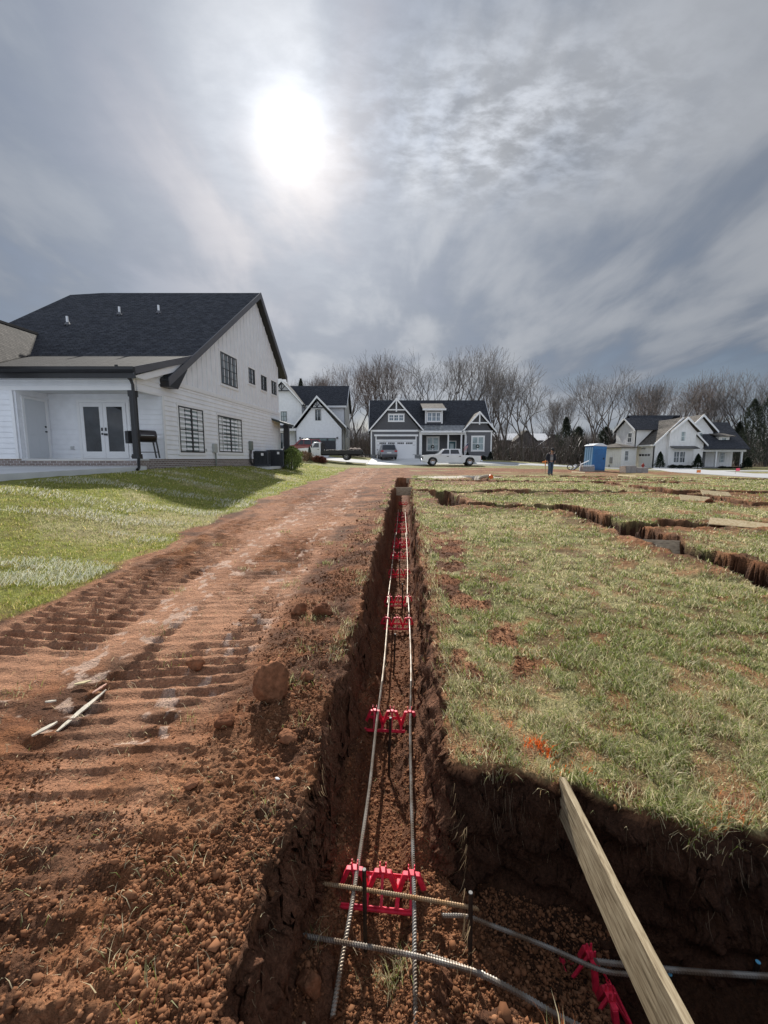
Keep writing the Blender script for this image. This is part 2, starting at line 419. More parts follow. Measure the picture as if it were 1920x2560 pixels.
    amp = .10 * sm; w3_, _i = worley(X * 9 + Y * 4, H * 11, 225); X = X + amp * ((fbm(Y * 8, H * 14 + X, 222, 5, .65) - .5) * 1.3 + .35 * (w3_ - .5)); Y = Y + amp * ((fbm(X * 8, H * 14 + Y, 223, 5, .65) - .5) * 1.3 + .45 * (w3_ - .5))
    n0, n1_ = X.shape
    V = np.stack([X, Y, H], -1).reshape(-1, 3)
    idx = np.arange(n0 * n1_).reshape(n0, n1_)
    Q = np.stack([idx[:-1, :-1], idx[:-1, 1:], idx[1:, 1:], idx[1:, :-1]], -1).reshape(-1, 4)
    m = bpy.data.materials.new('soil_and_turf'); m.use_nodes = True; nt = m.node_tree; b = nt.nodes['Principled BSDF']
    b.inputs['Roughness'].default_value = .92; b.inputs['Specular IOR Level'].default_value = .18
    at = nt.nodes.new('ShaderNodeVertexColor'); at.layer_name = 'Col'
    tc = nt.nodes.new('ShaderNodeTexCoord')
    n = nt.nodes.new('ShaderNodeTexNoise'); n.inputs['Scale'].default_value = 70; n.inputs['Detail'].default_value = 8; n.inputs['Roughness'].default_value = .65
    nt.links.new(tc.outputs['Object'], n.inputs['Vector'])
    mr = nt.nodes.new('ShaderNodeMapRange'); mr.inputs[1].default_value = .3; mr.inputs[2].default_value = .7; mr.inputs[3].default_value = .62; mr.inputs[4].default_value = 1.42
    nt.links.new(n.outputs['Fac'], mr.inputs[0])
    n5 = nt.nodes.new('ShaderNodeTexNoise'); n5.inputs['Scale'].default_value = 6; n5.inputs['Detail'].default_value = 6
    nt.links.new(tc.outputs['Object'], n5.inputs['Vector'])
    mr2 = nt.nodes.new('ShaderNodeMapRange'); mr2.inputs[1].default_value = .3; mr2.inputs[2].default_value = .7; mr2.inputs[3].default_value = .80; mr2.inputs[4].default_value = 1.2
    nt.links.new(n5.outputs['Fac'], mr2.inputs[0])
    mm = nt.nodes.new('ShaderNodeMath'); mm.operation = 'MULTIPLY'; nt.links.new(mr.outputs[0], mm.inputs[0]); nt.links.new(mr2.outputs[0], mm.inputs[1])
    vm = nt.nodes.new('ShaderNodeVectorMath'); vm.operation = 'SCALE'
    nt.links.new(at.outputs['Color'], vm.inputs[0]); nt.links.new(mm.outputs[0], vm.inputs['Scale'])
    nt.links.new(vm.outputs[0], b.inputs['Base Color'])
    n2 = nt.nodes.new('ShaderNodeTexNoise'); n2.inputs['Scale'].default_value = 55; n2.inputs['Detail'].default_value = 10; n2.inputs['Roughness'].default_value = .7
    vo = nt.nodes.new('ShaderNodeTexVoronoi'); vo.inputs['Scale'].default_value = 90
    nt.links.new(tc.outputs['Object'], n2.inputs['Vector']); nt.links.new(tc.outputs['Object'], vo.inputs['Vector'])
    sub = nt.nodes.new('ShaderNodeMath'); sub.operation = 'MULTIPLY_ADD'; sub.inputs[1].default_value = -.5
    nt.links.new(vo.outputs['Distance'], sub.inputs[0]); nt.links.new(n2.outputs['Fac'], sub.inputs[2])
    bp = nt.nodes.new('ShaderNodeBump'); bp.inputs['Strength'].default_value = 1; bp.inputs['Distance'].default_value = .012
    n7 = nt.nodes.new('ShaderNodeTexNoise'); n7.inputs['Scale'].default_value = 14; n7.inputs['Detail'].default_value = 8; n7.inputs['Roughness'].default_value = .6
    nt.links.new(tc.outputs['Object'], n7.inputs['Vector'])
    bp7 = nt.nodes.new('ShaderNodeBump'); bp7.inputs['Strength'].default_value = 1; bp7.inputs['Distance'].default_value = .05
    nt.links.new(n7.outputs['Fac'], bp7.inputs['Height']); nt.links.new(bp7.outputs['Normal'], bp.inputs['Normal'])
    nt.links.new(sub.outputs[0], bp.inputs['Height']); nt.links.new(bp.outputs['Normal'], b.inputs['Normal'])
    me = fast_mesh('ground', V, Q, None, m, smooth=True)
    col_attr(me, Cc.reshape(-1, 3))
    o = bpy.data.objects.new('ground', me); COL.objects.link(o); tag(o, kind='structure')
    return o
make_ground()

# ================================================================== GRASS BLADES
def blades(name, P, L, wid, lean_dir, lean, rgb, m):
    """P base points (n,3); L length; lean_dir angle; lean 0 upright .. 1 flat"""
    n = len(P)
    d = np.stack([np.cos(lean_dir), np.sin(lean_dir), np.zeros(n)], -1)
    up = np.array([0, 0, 1.])
    l1 = (lean * .55)[:, None]; l2 = lean[:, None]
    M = P + (d * l1 + up * np.sqrt(1 - l1 ** 2)) * (L * .5)[:, None]
    T = M + (d * l2 + up * (np.sqrt(np.clip(1 - l2 ** 2, 0, 1)) - .25 * l2)) * (L * .5)[:, None]
    a = RNG.uniform(0, 2 * PI, n); s = np.stack([np.cos(a), np.sin(a), np.zeros(n)], -1) * (wid / 2)[:, None]
    V = np.stack([P - s, P + s, M + s * .8, M - s * .8, T], 1).reshape(-1, 3)
    i = np.arange(n) * 5
    Q = np.stack([i, i + 1, i + 2, i + 3], -1); Tt = np.stack([i + 3, i + 2, i + 4], -1)
    me = fast_mesh(name, V, Q, Tt, m, smooth=False)
    col_attr(me, np.repeat(rgb, 5, 0))
    o = bpy.data.objects.new(name, me); COL.objects.link(o); return o
def blade_mat(nm, tr=.45):
    m = bpy.data.materials.new(nm); m.use_nodes = True; nt = m.node_tree; b = nt.nodes['Principled BSDF']; out = nt.nodes['Material Output']
    at = nt.nodes.new('ShaderNodeVertexColor'); at.layer_name = 'Col'
    b.inputs['Roughness'].default_value = .5; b.inputs['Specular IOR Level'].default_value = .35
    nt.links.new(at.outputs['Color'], b.inputs['Base Color'])
    t = nt.nodes.new('ShaderNodeBsdfTranslucent'); nt.links.new(at.outputs['Color'], t.inputs['Color'])
    mx = nt.nodes.new('ShaderNodeMixShader'); mx.inputs[0].default_value = tr
    nt.links.new(b.outputs[0], mx.inputs[1]); nt.links.new(t.outputs[0], mx.inputs[2]); nt.links.new(mx.outputs[0], out.inputs['Surface'])
    return m
BM = blade_mat('grass_blade')
def sample(n, y0, y1, u0, u1, pw=1.0):
    """points in the fan, density falling with distance"""
    y = y0 * (y1 / y0) ** (RNG.random(n) ** pw); u = RNG.uniform(u0, u1, n)
    return u * (y + .35), y
GREEN = np.array([.20, .25, .055]); PALE = np.array([.42, .42, .21]); STRAW = np.array([.66, .57, .36]); BROWN = np.array([.26, .18, .09])
def grass_cols(n, ws):
    k = RNG.choice(4, n, p=np.array(ws) / sum(ws)); base = np.stack([GREEN, PALE, STRAW, BROWN])[k]
    return base * RNG.uniform(.55, 1.45, (n, 1))
def turf_right():
    x, y = sample(300000, 1.35, 26, .05, 1.12, .95)
    h, m = ground(x, y)
    cl = fbm(x * 7, y * 7, 301, 3); keep = (RNG.random(len(x)) < m['gr'] * (.18 + 1.2 * ss(.36, .62, cl))) & (x > cx(y)) & (y < 26) & (m['tm'] < .05)
    x, y, h, cl = x[keep], y[keep], h[keep], cl[keep]; n = len(x)
    straw = ss(.42, .62, fbm(x * .9, y * .9, 210, 4))
    c = grass_cols(n, [.50, .32, .14, .04]); cs = grass_cols(n, [.18, .38, .38, .06])
    pick = RNG.random(n) < .25 + .6 * straw; c[pick] = cs[pick]
    # spray paint marks on the turf
    for (px, py, r) in ((.73, 2.09, .035), (.76, 2.0, .05), (.80, 1.93, .04), (.85, 1.85, .045), (.92, 1.86, .03), (.69, 2.16, .03), (.95, 1.82, .035), (.80, 1.82, .03)):
        q = (np.hypot(x - px, y - py) < r * 1.0) & (RNG.random(n) < .75); c[q] = np.array([.85, .17, .02]) * RNG.uniform(.8, 1.15, (q.sum(), 1))
    q = (np.abs(y - far_edge(x)) < .10) & (x > 1.25) & (RNG.random(n) < .16); c[q] = np.array([.62, .20, .06])
    L = RNG.uniform(.024, .068, n) * (.8 + .6 * ss(.45, .65, cl)) * (1 + .01 * y); w = RNG.uniform(.0022, .0052, n) * np.maximum(1, y / 2.2)
    P = np.stack([x, y, h - .004], -1)
    return P, L, w, RNG.uniform(0, 2 * PI, n), RNG.uniform(.55, 1.0, n), c
def turf_left():
    x, y = sample(260000, 2.6, 38, -1.15, -.02, .95)
    h, m = ground(x, y)
    keep = (RNG.random(len(x)) < m['gr'] * (.4 + .9 * ss(.4, .6, fbm(x * 5, y * 5, 302, 3)))) & (x < -2.4)
    keep &= ~((x < -8.0) & (y > 8))
    x, y, h = x[keep], y[keep], h[keep]; n = len(x)
    st = ss(.52, .72, fbm(x * .7, y * .7, 211, 4) + .10 * ss(6, 3.2, y))
    c = grass_cols(n, [.66, .26, .07, .01]) * np.array([1.25, 1.15, .8]); cs = grass_cols(n, [.2, .4, .38, .02]); p = RNG.random(n) < .10 + .7 * st; c[p] = cs[p]
    L = RNG.uniform(.025, .055, n) * (1 + .015 * y); w = RNG.uniform(.0022, .004, n) * np.maximum(1, y / 3.0)
    return np.stack([x, y, h - .004], -1), L, w, RNG.uniform(0, 2 * PI, n), RNG.uniform(.3, .95, n), c
def edge_tufts():
    out = []
    # lip of the main trench, both sides, and the lip of the cross trench
    def tuft(x, y, n, r, L0, L1, ws, dirx, lean=(.3, 1.0), hang=.6, paint=0):
        px = x + RNG.normal(0, r, n); py = y + RNG.normal(0, r, n); h, m = ground(px, py)
        h0 = float(ground(np.array([x]), np.array([y]))[0][0]); h = np.maximum(h, h0 - .06)
        a = np.where(RNG.random(n) < hang, RNG.normal(dirx, .7, n), RNG.uniform(0, 2 * PI, n))
        c = grass_cols(n, ws)
        if paint: q = RNG.random(n) < paint; c[q] = np.array([.6, .22, .08])
        out.append((np.stack([px, py, h - .006], -1), RNG.uniform(L0, L1, n), RNG.uniform(.0016, .0036, n) * max(1, y / 3), a, RNG.uniform(*lean, n), c))
    yy = .9
    while yy < 20:
        eL = float(ground(np.array([0.]), np.array([yy]))[1]['eL'][0]); eR = float(ground(np.array([0.]), np.array([yy]))[1]['eR'][0])
        dens = vn(np.array([yy * 1.9]), np.array([.5]), 401)[0]
        if dens > .55: tuft(eL - .05 - random.random() * .05, yy, int(12 + 34 * dens), .035, .04, .12, [.20, .22, .42, .16], 0.0 + random.uniform(-.4, .4))
        if RNG.random() < .2: tuft(eL - .12 - random.random() * .35, yy, 22, .04, .03, .09, [.3, .25, .35, .1], random.uniform(0, 6.28), hang=0)
        if yy > 2.08: tuft(eR + .03 + random.random() * .10, yy, 34, .05, .04, .10, [.25, .35, .34, .06], PI)
        yy += .05 + .022 * yy
    xx = .50
    while xx < 3.2:
        fy = float(far_edge(np.array([xx]))[0])
        if random.random() < .75: tuft(xx, fy + .05 + random.uniform(-.02, .03), random.randint(10, 60), .04, .03, .12, [.14, .26, .50, .10], -PI / 2, hang=.5, paint=.05 if xx > 1.3 else 0)
        xx += .035
    # tufts lying on the soil in the trench and at the near lip
    tuft(.035, 1.43, 170, .035, .06, .13, [.22, .25, .50, .03], -PI / 2, (.4, 1), .4)
    tuft(.50, .93, 110, .04, .06, .13, [.35, .25, .3, .1], PI / 2, (.2, .95), .3, paint=.25)
    tuft(.78, .95, 60, .03, .06, .15, [.2, .25, .4, .15], PI / 2, (.1, .9), .3, paint=.30)
    tuft(.66, .97, 30, .03, .08, .16, [.1, .15, .6, .15], PI / 2, (.1, .9), .3, paint=.30)
    tuft(-.26, 1.45, 26, .03, .05, .12, [.2, .2, .5, .1], 0, (.4, 1), .3)
    for (x, y, n) in ((-.62, 3.6, 90), (-1.05, 4.6, 60), (-.55, 2.55, 80), (-1.9, 3.4, 30), (-1.55, 2.9, 26), (-2.3, 2.5, 40), (-.75, 5.4, 60), (-.9, 6.6, 60), (-1.75, 5.2, 40), (-.58, 3.0, 60), (-2.2, 4.4, 40), (-1.1, 2.2, 26), (-2.6, 6.5, 50), (-1.8, 7.5, 40)):
        tuft(x, y, n, .06, .03, .09, [.40, .28, .26, .06], 0, (.3, 1), 0)
    # roots hanging out of the cut faces
    n = 900; x = RNG.uniform(.42, 3.2, n); y = far_edge(x) - RNG.uniform(-.01, .07, n); z = -RNG.uniform(.03, .34, n) ** 1.0
    out.append((np.stack([x, y, z], -1), -RNG.uniform(.03, .14, n), RNG.uniform(.0012, .0024, n), RNG.normal(PI / 2, .6, n), RNG.uniform(.05, .8, n), np.array([.24, .17, .11]) * RNG.uniform(.5, 1.3, (n, 1))))
    n = 500; y = RNG.uniform(1.0, 5, n); e_ = ground(np.zeros(n), y)[1]; side = RNG.random(n) < .5; x = np.where(side, e_['eL'] + .03, e_['eR'] - .03)
    out.append((np.stack([x, y, -RNG.uniform(.02, .22, n)], -1), -RNG.uniform(.03, .12, n), RNG.uniform(.0012, .0026, n), np.where(side, PI, 0) + RNG.normal(0, .6, n), RNG.uniform(.05, .8, n), np.array([.34, .25, .15]) * RNG.uniform(.5, 1.3, (n, 1))))
    # dead stalks strewn over the soil
    n = 2600; x, y = sample(n, 1.0, 9, -.95, .05); h, m = ground(x, y); k = (m['gr'] < .3) & (m['tm'] < .5); x, y, h = x[k], y[k], h[k]; n = len(x)
    out.append((np.stack([x, y, h + .004], -1), RNG.uniform(.015, .07, n), RNG.uniform(.0014, .003, n) * np.maximum(1, y / 2.5), RNG.uniform(0, 2 * PI, n), RNG.uniform(.93, 1.0, n), grass_cols(n, [.05, .15, .65, .15])))
    n = 420; x = cx(2) + RNG.uniform(-.3, .3, n); y = RNG.uniform(1.2, 5, n); h, m = ground(x, y)
    out.append((np.stack([x, y, h + .004], -1), RNG.uniform(.015, .06, n), RNG.uniform(.0014, .0026, n), RNG.uniform(0, 2 * PI, n), RNG.uniform(.9, 1.0, n), grass_cols(n, [.05, .15, .6, .2])))
    return out
def add_grass(name, parts):
    A = [np.concatenate([p[k] for p in parts]) for k in range(6)]
    o = blades(name, *A, BM); return tag(o, kind='stuff')
tag(add_grass('grass', [turf_right(), turf_left()]), 'short patchy winter turf, green on the lawn and straw coloured on the lot', 'grass')
tag(add_grass('grass_tufts', edge_tufts()), 'long ragged grass hanging over the trench lips and strewn on the soil', 'grass')
# pale straw lying in streaks on the left lawn
def straw():
    x, y = sample(90000, 3.0, 32, -1.1, -.05)
    h, m = ground(x, y)
    st = fbm(x * .35 + y * .10, y * 1.5 - x * .25, 320, 5)
    k = (m['gr'] > .7) & (x < -3.3) & ((st > .64) | ((np.hypot(x + 4.35, (y - 4.9) * 1.6) < .45 + .5 * (vn(x * 4, y * 4, 2) - .5)) & (RNG.random(len(x)) < .12)) | ((np.abs(y - 8.6 - .25 * (x + 6) + .6 * (vn(x * 1.3, y * 0, 9) - .5)) < .35) & (x < -5) & (RNG.random(len(x)) < .6)))
    k &= ~((x < -8.0) & (y > 8))
    x, y, h = x[k], y[k], h[k]; n = len(x)
    c = np.array([.66, .64, .52]) * RNG.uniform(.75, 1.15, (n, 1)); q = (y < 5.6) & (RNG.random(n) < .6); c[q] = np.array([.62, .64, .50])
    o = blades('straw_mulch', np.stack([x, y, h + .012 + RNG.uniform(0, .02, n)], -1), RNG.uniform(.05, .14, n), RNG.uniform(.003, .006, n) * np.maximum(1, y / 4), RNG.normal(.3, 1.2, n), RNG.uniform(.9, 1.0, n), c, BM)
    tag(o, 'pale straw and netting lying in streaks on the left lawn', 'straw', kind='stuff')
straw()

# ================================================================== SOIL CLODS
def soil_mat(nm, rgb):
    return mat(nm, rgb, .95, spec=.1, noise=(30, .35), bump=(60, .8, .01))
def lump(mb, c, r, seed, n=9, sq=(1, 1, .75), rough=.28, tilt=0, cut=(.62, .95)):
    """an angular clod"""
    o = len(mb.v); rs = random.Random(seed); m = n // 2 + 2
    pl = [(Vector((rs.gauss(0, 1), rs.gauss(0, 1), rs.gauss(0, 1))).normalized(), rs.uniform(*cut)) for _ in range(9)]
    R = Matrix.Rotation(rs.uniform(0, 6.28), 3, 'Z')
    for j in range(m + 1):
        t = PI * j / m
        for i in range(n):
            a = 2 * PI * i / n
            d = Vector((math.sin(t) * math.cos(a), math.sin(t) * math.sin(a), math.cos(t)))
            rr = 1.0
            for q, w in pl:
                dp = d.dot(q)
                if dp > 0: rr = min(rr, w / dp)
            nz = math.sin(d.x * 9 + seed) * math.sin(d.y * 8 + seed * 2) * math.sin(d.z * 7 + seed * 3)
            rr *= 1 + rough * .35 * nz + rs.uniform(-.03, .03) * (j not in (0, m))
            p = R @ Vector((d.x * sq[0], d.y * sq[1], d.z * sq[2])) * (r * rr)
            mb.v.append((c[0] + p.x, c[1] + p.y, c[2] + p.z))
    for j in range(m):
        for i in range(n):
            mb.f.append((o + j * n + i, o + (j + 1) * n + i, o + (j + 1) * n + (i + 1) % n, o + j * n + (i + 1) % n)); mb.mi.append(0)
# countless small clods
def small_clods():
    ico_v = []; g = (1 + 5 ** .5) / 2
    for a in (-1, 1):
        for b in (-g, g): ico_v += [(0, a, b), (a, b, 0), (b, 0, a)]
    iv = np.array(ico_v, float); iv /= np.linalg.norm(iv[0])
    import itertools
    fs = []
    for t in itertools.combinations(range(12), 3):
        p = iv[list(t)]
        if all(np.linalg.norm(p[i] - p[(i + 1) % 3]) < 1.1 for i in range(3)):
            nrm = np.cross(p[1] - p[0], p[2] - p[0])
            fs.append(t if np.dot(nrm, p.sum(0)) > 0 else (t[0], t[2], t[1]))
    fs = np.array(fs)
    x, y = sample(330000, .85, 12, -1.1, .5, 1.0)
    h, m = ground(x, y)
    dens = np.where(x < cx(y), m['loose'] * (.08 + .9 * m['patch']), .55)
    dens = np.where(m['tm'] > .3, .75, dens)
    h2, _ = ground(x + .02, y); h3, _ = ground(x, y + .02)
    k = (np.maximum(np.abs(h2 - h), np.abs(h3 - h)) < .028) & (m['gr'] < .25) & (RNG.random(len(x)) < dens * (1 - ss(5, 11, y) * .7))
    x, y, h = x[k], y[k], h[k]; n = len(x)
    r = .0022 + RNG.exponential(.0019, n) + (RNG.random(n) < .01) * RNG.uniform(.003, .010, n); r = np.clip(r, .0022, .016) * (1 + .12 * np.maximum(0, y - 2)); r = np.minimum(r, .035)
    V = iv[None] * (1 + RNG.normal(0, .30, (n, 12, 1))) * r[:, None, None] * RNG.uniform(.5, 1.3, (n, 1, 3))
    a = RNG.uniform(0, 6.28, n); ca = np.cos(a)[:, None]; sa = np.sin(a)[:, None]
    vx = V[..., 0] * ca - V[..., 1] * sa; vy = V[..., 0] * sa + V[..., 1] * ca
    V = np.stack([vx + x[:, None], vy + y[:, None], V[..., 2] * .85 + (h + r * .3)[:, None]], -1).reshape(-1, 3)
    T = (fs[None] + (np.arange(n) * 12)[:, None, None]).reshape(-1, 3)
    c = np.array([.200, .088, .043]) * RNG.uniform(.6, 1.25, (n, 1)) * np.array([1, 1, 1]) + RNG.random((n, 1)) ** 4 * np.array([.12, .07, .04])
    m_ = bpy.data.materials.new('clod_soil'); m_.use_nodes = True; nt = m_.node_tree; b = nt.nodes['Principled BSDF']; b.inputs['Roughness'].default_value = .95; b.inputs['Specular IOR Level'].default_value = .1
    at = nt.nodes.new('ShaderNodeVertexColor'); at.layer_name = 'Col'; nt.links.new(at.outputs['Color'], b.inputs['Base Color'])
    me = fast_mesh('loose_soil', V, None, T, m_, smooth=False); col_attr(me, np.repeat(c, 12, 0))
    o = bpy.data.objects.new('loose_soil', me); COL.objects.link(o); tag(o, 'loose crumbs and small clods of red clay scattered over the dug soil', 'soil', kind='stuff')
small_clods()

# ================================================================== SKY, SUN, CAMERA
SUN_EL = math.radians(34.2); SUN_AZ = math.radians(-11.4)       # azimuth from +Y towards +X
sd = Vector((math.sin(SUN_AZ) * math.cos(SUN_EL), math.cos(SUN_AZ) * math.cos(SUN_EL), math.sin(SUN_EL)))
def make_world():
    w = bpy.data.worlds.new('World'); scene.world = w; w.use_nodes = True; nt = w.node_tree; N = nt.nodes; Lk = nt.links
    for q in list(N): N.remove(q)
    def nd(t, **k):
        q = N.new(t)
        for a, b in k.items(): setattr(q, a, b)
        return q
    def M(op, a, b=None, c=None, clamp=False):
        q = nd('ShaderNodeMath', operation=op, use_clamp=clamp)
        for i, v in enumerate((a, b, c)):
            if v is None: continue
            if isinstance(v, (int, float)): q.inputs[i].default_value = v
            else: Lk.new(v, q.inputs[i])
        return q.outputs[0]
    def MR(v, a, b, c=0, d=1, smooth=True):
        q = nd('ShaderNodeMapRange'); q.interpolation_type = 'SMOOTHSTEP' if smooth else 'LINEAR'
        Lk.new(v, q.inputs[0]); q.inputs[1].default_value = a; q.inputs[2].default_value = b; q.inputs[3].default_value = c; q.inputs[4].default_value = d
        return q.outputs[0]
    def MIX(f, a, b):
        q = nd('ShaderNodeMix', data_type='RGBA'); Lk.new(f, q.inputs['Factor'])
        for nm, v in (('A', a), ('B', b)):
            if isinstance(v, tuple): q.inputs[nm].default_value = (*v, 1)
            else: Lk.new(v, q.inputs[nm])
        return q.outputs['Result']
    out = nd('ShaderNodeOutputWorld')
    sky = nd('ShaderNodeTexSky', sky_type='NISHITA'); sky.sun_disc = False; sky.sun_elevation = SUN_EL; sky.sun_rotation = SUN_AZ
    sky.air_density = 1; sky.dust_density = 1.5
    bg1 = nd('ShaderNodeBackground'); bg1.inputs['Strength'].default_value = .07; Lk.new(sky.outputs[0], bg1.inputs['Color'])
    tc = nd('ShaderNodeTexCoord'); nrm = nd('ShaderNodeVectorMath', operation='NORMALIZE'); Lk.new(tc.outputs['Generated'], nrm.inputs[0])
    D = nrm.outputs[0]; sep = nd('ShaderNodeSeparateXYZ'); Lk.new(D, sep.inputs[0])
    dz = M('MAXIMUM', sep.outputs[2], 0.0); den = M('ADD', dz, .16)
    cxn = M('DIVIDE', sep.outputs[0], den); cyn = M('DIVIDE', sep.outputs[1], den)
    comb = nd('ShaderNodeCombineXYZ'); Lk.new(cxn, comb.inputs[0]); Lk.new(cyn, comb.inputs[1])
    def noise(scale, detail, rough, dist, rot, sc, off=(0, 0, 0)):
        mp = nd('ShaderNodeMapping'); mp.inputs['Rotation'].default_value = (0, 0, rot); mp.inputs['Scale'].default_value = sc; mp.inputs['Location'].default_value = off
        Lk.new(comb.outputs[0], mp.inputs[0]); q = nd('ShaderNodeTexNoise'); q.inputs['Scale'].default_value = scale; q.inputs['Detail'].default_value = detail
        q.inputs['Roughness'].default_value = rough; q.inputs['Distortion'].default_value = dist; Lk.new(mp.outputs[0], q.inputs['Vector']); return q.outputs['Fac']
    big = noise(.55, 3, .45, .3, .35, (1, .9, 1), (3.1, 1.7, 0))
    wis = noise(1.5, 9, .52, .25, -.85, (1.7, .8, 1), (1.3, .2, 0))
    fin = noise(13, 5, .6, .15, -.5, (.8, 1.3, 1))
    dt = nd('ShaderNodeVectorMath', operation='DOT_PRODUCT'); Lk.new(D, dt.inputs[0]); dt.inputs[1].default_value = sd
    ang = M('ARCCOSINE', M('MINIMUM', M('MAXIMUM', dt.outputs['Value'], -1.0), 1.0))
    core = M('POWER', 2.718, M('MULTIPLY', M('POWER', M('DIVIDE', ang, .05), 2.0), -1.0))
    halo = M('POWER', 2.718, M('MULTIPLY', M('DIVIDE', ang, .17), -1.0))
    wide = M('POWER', 2.718, M('MULTIPLY', M('DIVIDE', ang, .50), -1.0))
    # cloud brightness
    dens = M('ADD', M('MULTIPLY', MR(big, .30, .70), .52), M('MULTIPLY', MR(wis, .28, .72), .55))
    thin = MR(dens, .15, .90)
    cdark = (.155, .200, .280); clight = (.45, .475, .52)
    c = MIX(thin, cdark, clight)
    # ripples of mackerel cloud to the right of the sun
    rx = M('SUBTRACT', cxn, .22); ry = M('SUBTRACT', cyn, 1.12)
    rip = M('POWER', 2.718, M('MULTIPLY', M('ADD', M('POWER', M('DIVIDE', rx, .36), 2.0), M('POWER', M('DIVIDE', ry, .20), 2.0)), -1.0))
    rv = M('MULTIPLY', rip, MR(fin, .35, .7, -.35, .6))
    # band above the horizon brighter and flatter, darker slate band higher up
    lowb = MR(sep.outputs[2], .02, .20, 1, 0)
    c = MIX(M('MULTIPLY', lowb, .55), c, (.42, .47, .54))
    back = MR(sep.outputs[1], .35, -.5, 0, 1)          # sky behind the viewer, brightened as added fill for the shaded walls
    k = M('ADD', M('ADD', .74, M('MULTIPLY', back, 1.6)), rv)
    k = M('ADD', k, M('MULTIPLY', wide, 1.1))
    vs = nd('ShaderNodeVectorMath', operation='SCALE'); Lk.new(c, vs.inputs[0]); Lk.new(k, vs.inputs['Scale'])
    g = M('ADD', M('MULTIPLY', halo, M('ADD', .10, M('MULTIPLY', M('ADD', wis, fin), .42))), M('MULTIPLY', core, 1.0))
    gc = nd('ShaderNodeVectorMath', operation='SCALE'); gc.inputs[0].default_value = (1, .985, .95); Lk.new(g, gc.inputs['Scale'])
    sm = nd('ShaderNodeVectorMath', operation='ADD'); Lk.new(vs.outputs[0], sm.inputs[0]); Lk.new(gc.outputs[0], sm.inputs[1])
    bg2 = nd('ShaderNodeBackground'); bg2.inputs['Strength'].default_value = .66; Lk.new(sm.outputs[0], bg2.inputs['Color'])
    mx = nd('ShaderNodeMixShader'); Lk.new(MR(dens, .05, .55, .72, .97), mx.inputs[0]); Lk.new(bg1.outputs[0], mx.inputs[1]); Lk.new(bg2.outputs[0], mx.inputs[2])
    Lk.new(mx.outputs[0], out.inputs['Surface'])
    w.cycles.sampling_method = 'MANUAL'; w.cycles.sample_map_resolution = 1024
make_world()
sl = bpy.data.lights.new('sun', 'SUN'); sl.energy = 5.0; sl.angle = math.radians(.9); sl.color = (1, .955, .88)
so = bpy.data.objects.new('sun', sl); COL.objects.link(so); so.rotation_euler = (-sd).to_track_quat('-Z', 'Y').to_euler(); so.location = (0, 0, 30)
cam = bpy.data.cameras.new('camera'); cam.sensor_fit = 'VERTICAL'; cam.sensor_height = 24; cam.lens = 24 * F / 2560; cam.clip_end = 3000; cam.clip_start = .02
co = bpy.data.objects.new('camera', cam); COL.objects.link(co); co.location = (0, 0, EYE); co.rotation_euler = (PI / 2 - PITCH, 0, 0)
scene.camera = co
scene.view_settings.view_transform = 'Standard'; scene.view_settings.look = 'None'; scene.view_settings.exposure = .34; scene.view_settings.gamma = 1
# ================================================================== THINGS IN AND AROUND THE TRENCH
def H(x, y): return float(ground(np.array([float(x)]), np.array([float(y)]))[0][0])
def rebar_mat(nm, a, b, metal=.6, rough=.45):
    if nm in MATS: return MATS[nm]
    m = bpy.data.materials.new(nm); m.use_nodes = True; nt, lk, bs = m.node_tree, m.node_tree.links, m.node_tree.nodes['Principled BSDF']
    tc = nt.nodes.new('ShaderNodeTexCoord'); n = nt.nodes.new('ShaderNodeTexNoise'); n.inputs['Scale'].default_value = 9; n.inputs['Detail'].default_value = 6
    lk.new(tc.outputs['Object'], n.inputs['Vector'])
    r = ramp(nt, [(.38, a), (.62, b)], n.outputs['Fac']); lk.new(r.outputs[0], bs.inputs['Base Color'])
    bs.inputs['Metallic'].default_value = metal; bs.inputs['Roughness'].default_value = rough
    MATS[nm] = m; return m
GALV = rebar_mat('rebar_grey_steel', (.33, .31, .28), (.19, .14, .10), .45, .5)
RUST = rebar_mat('rebar_rusty_steel', (.34, .19, .08), (.30, .22, .14), .3, .6)
DUST = rebar_mat('rebar_dusty_steel', (.45, .40, .34), (.30, .24, .18), .5, .45)
DARKS = rebar_mat('dark_steel', (.035, .03, .028), (.07, .045, .03), .5, .55)
def catmull(P, k=12):
    P = [Vector(p) for p in P]; Q = [P[0] * 2 - P[1]] + P + [P[-1] * 2 - P[-2]]; out = []
    for i in range(1, len(Q) - 2):
        for j in range(k):
            t = j / k; a, b, c, d = Q[i - 1:i + 3]
            out.append(.5 * ((2 * b) + (c - a) * t + (2 * a - 5 * b + 4 * c - d) * t * t + (3 * b - a - 3 * c + d) * t ** 3))
    out.append(P[-1]); return out
def resample(P, stepf):
    out = [P[0]]; acc = 0; i = 0; pos = P[0].copy()
    while i < len(P) - 1:
        d = P[i + 1] - pos; L = d.length; need = stepf(pos)
        if L < need - acc: acc += L; pos = P[i + 1].copy(); i += 1
        else:
            pos = pos + d * ((need - acc) / L); out.append(pos.copy()); acc = 0
    return out
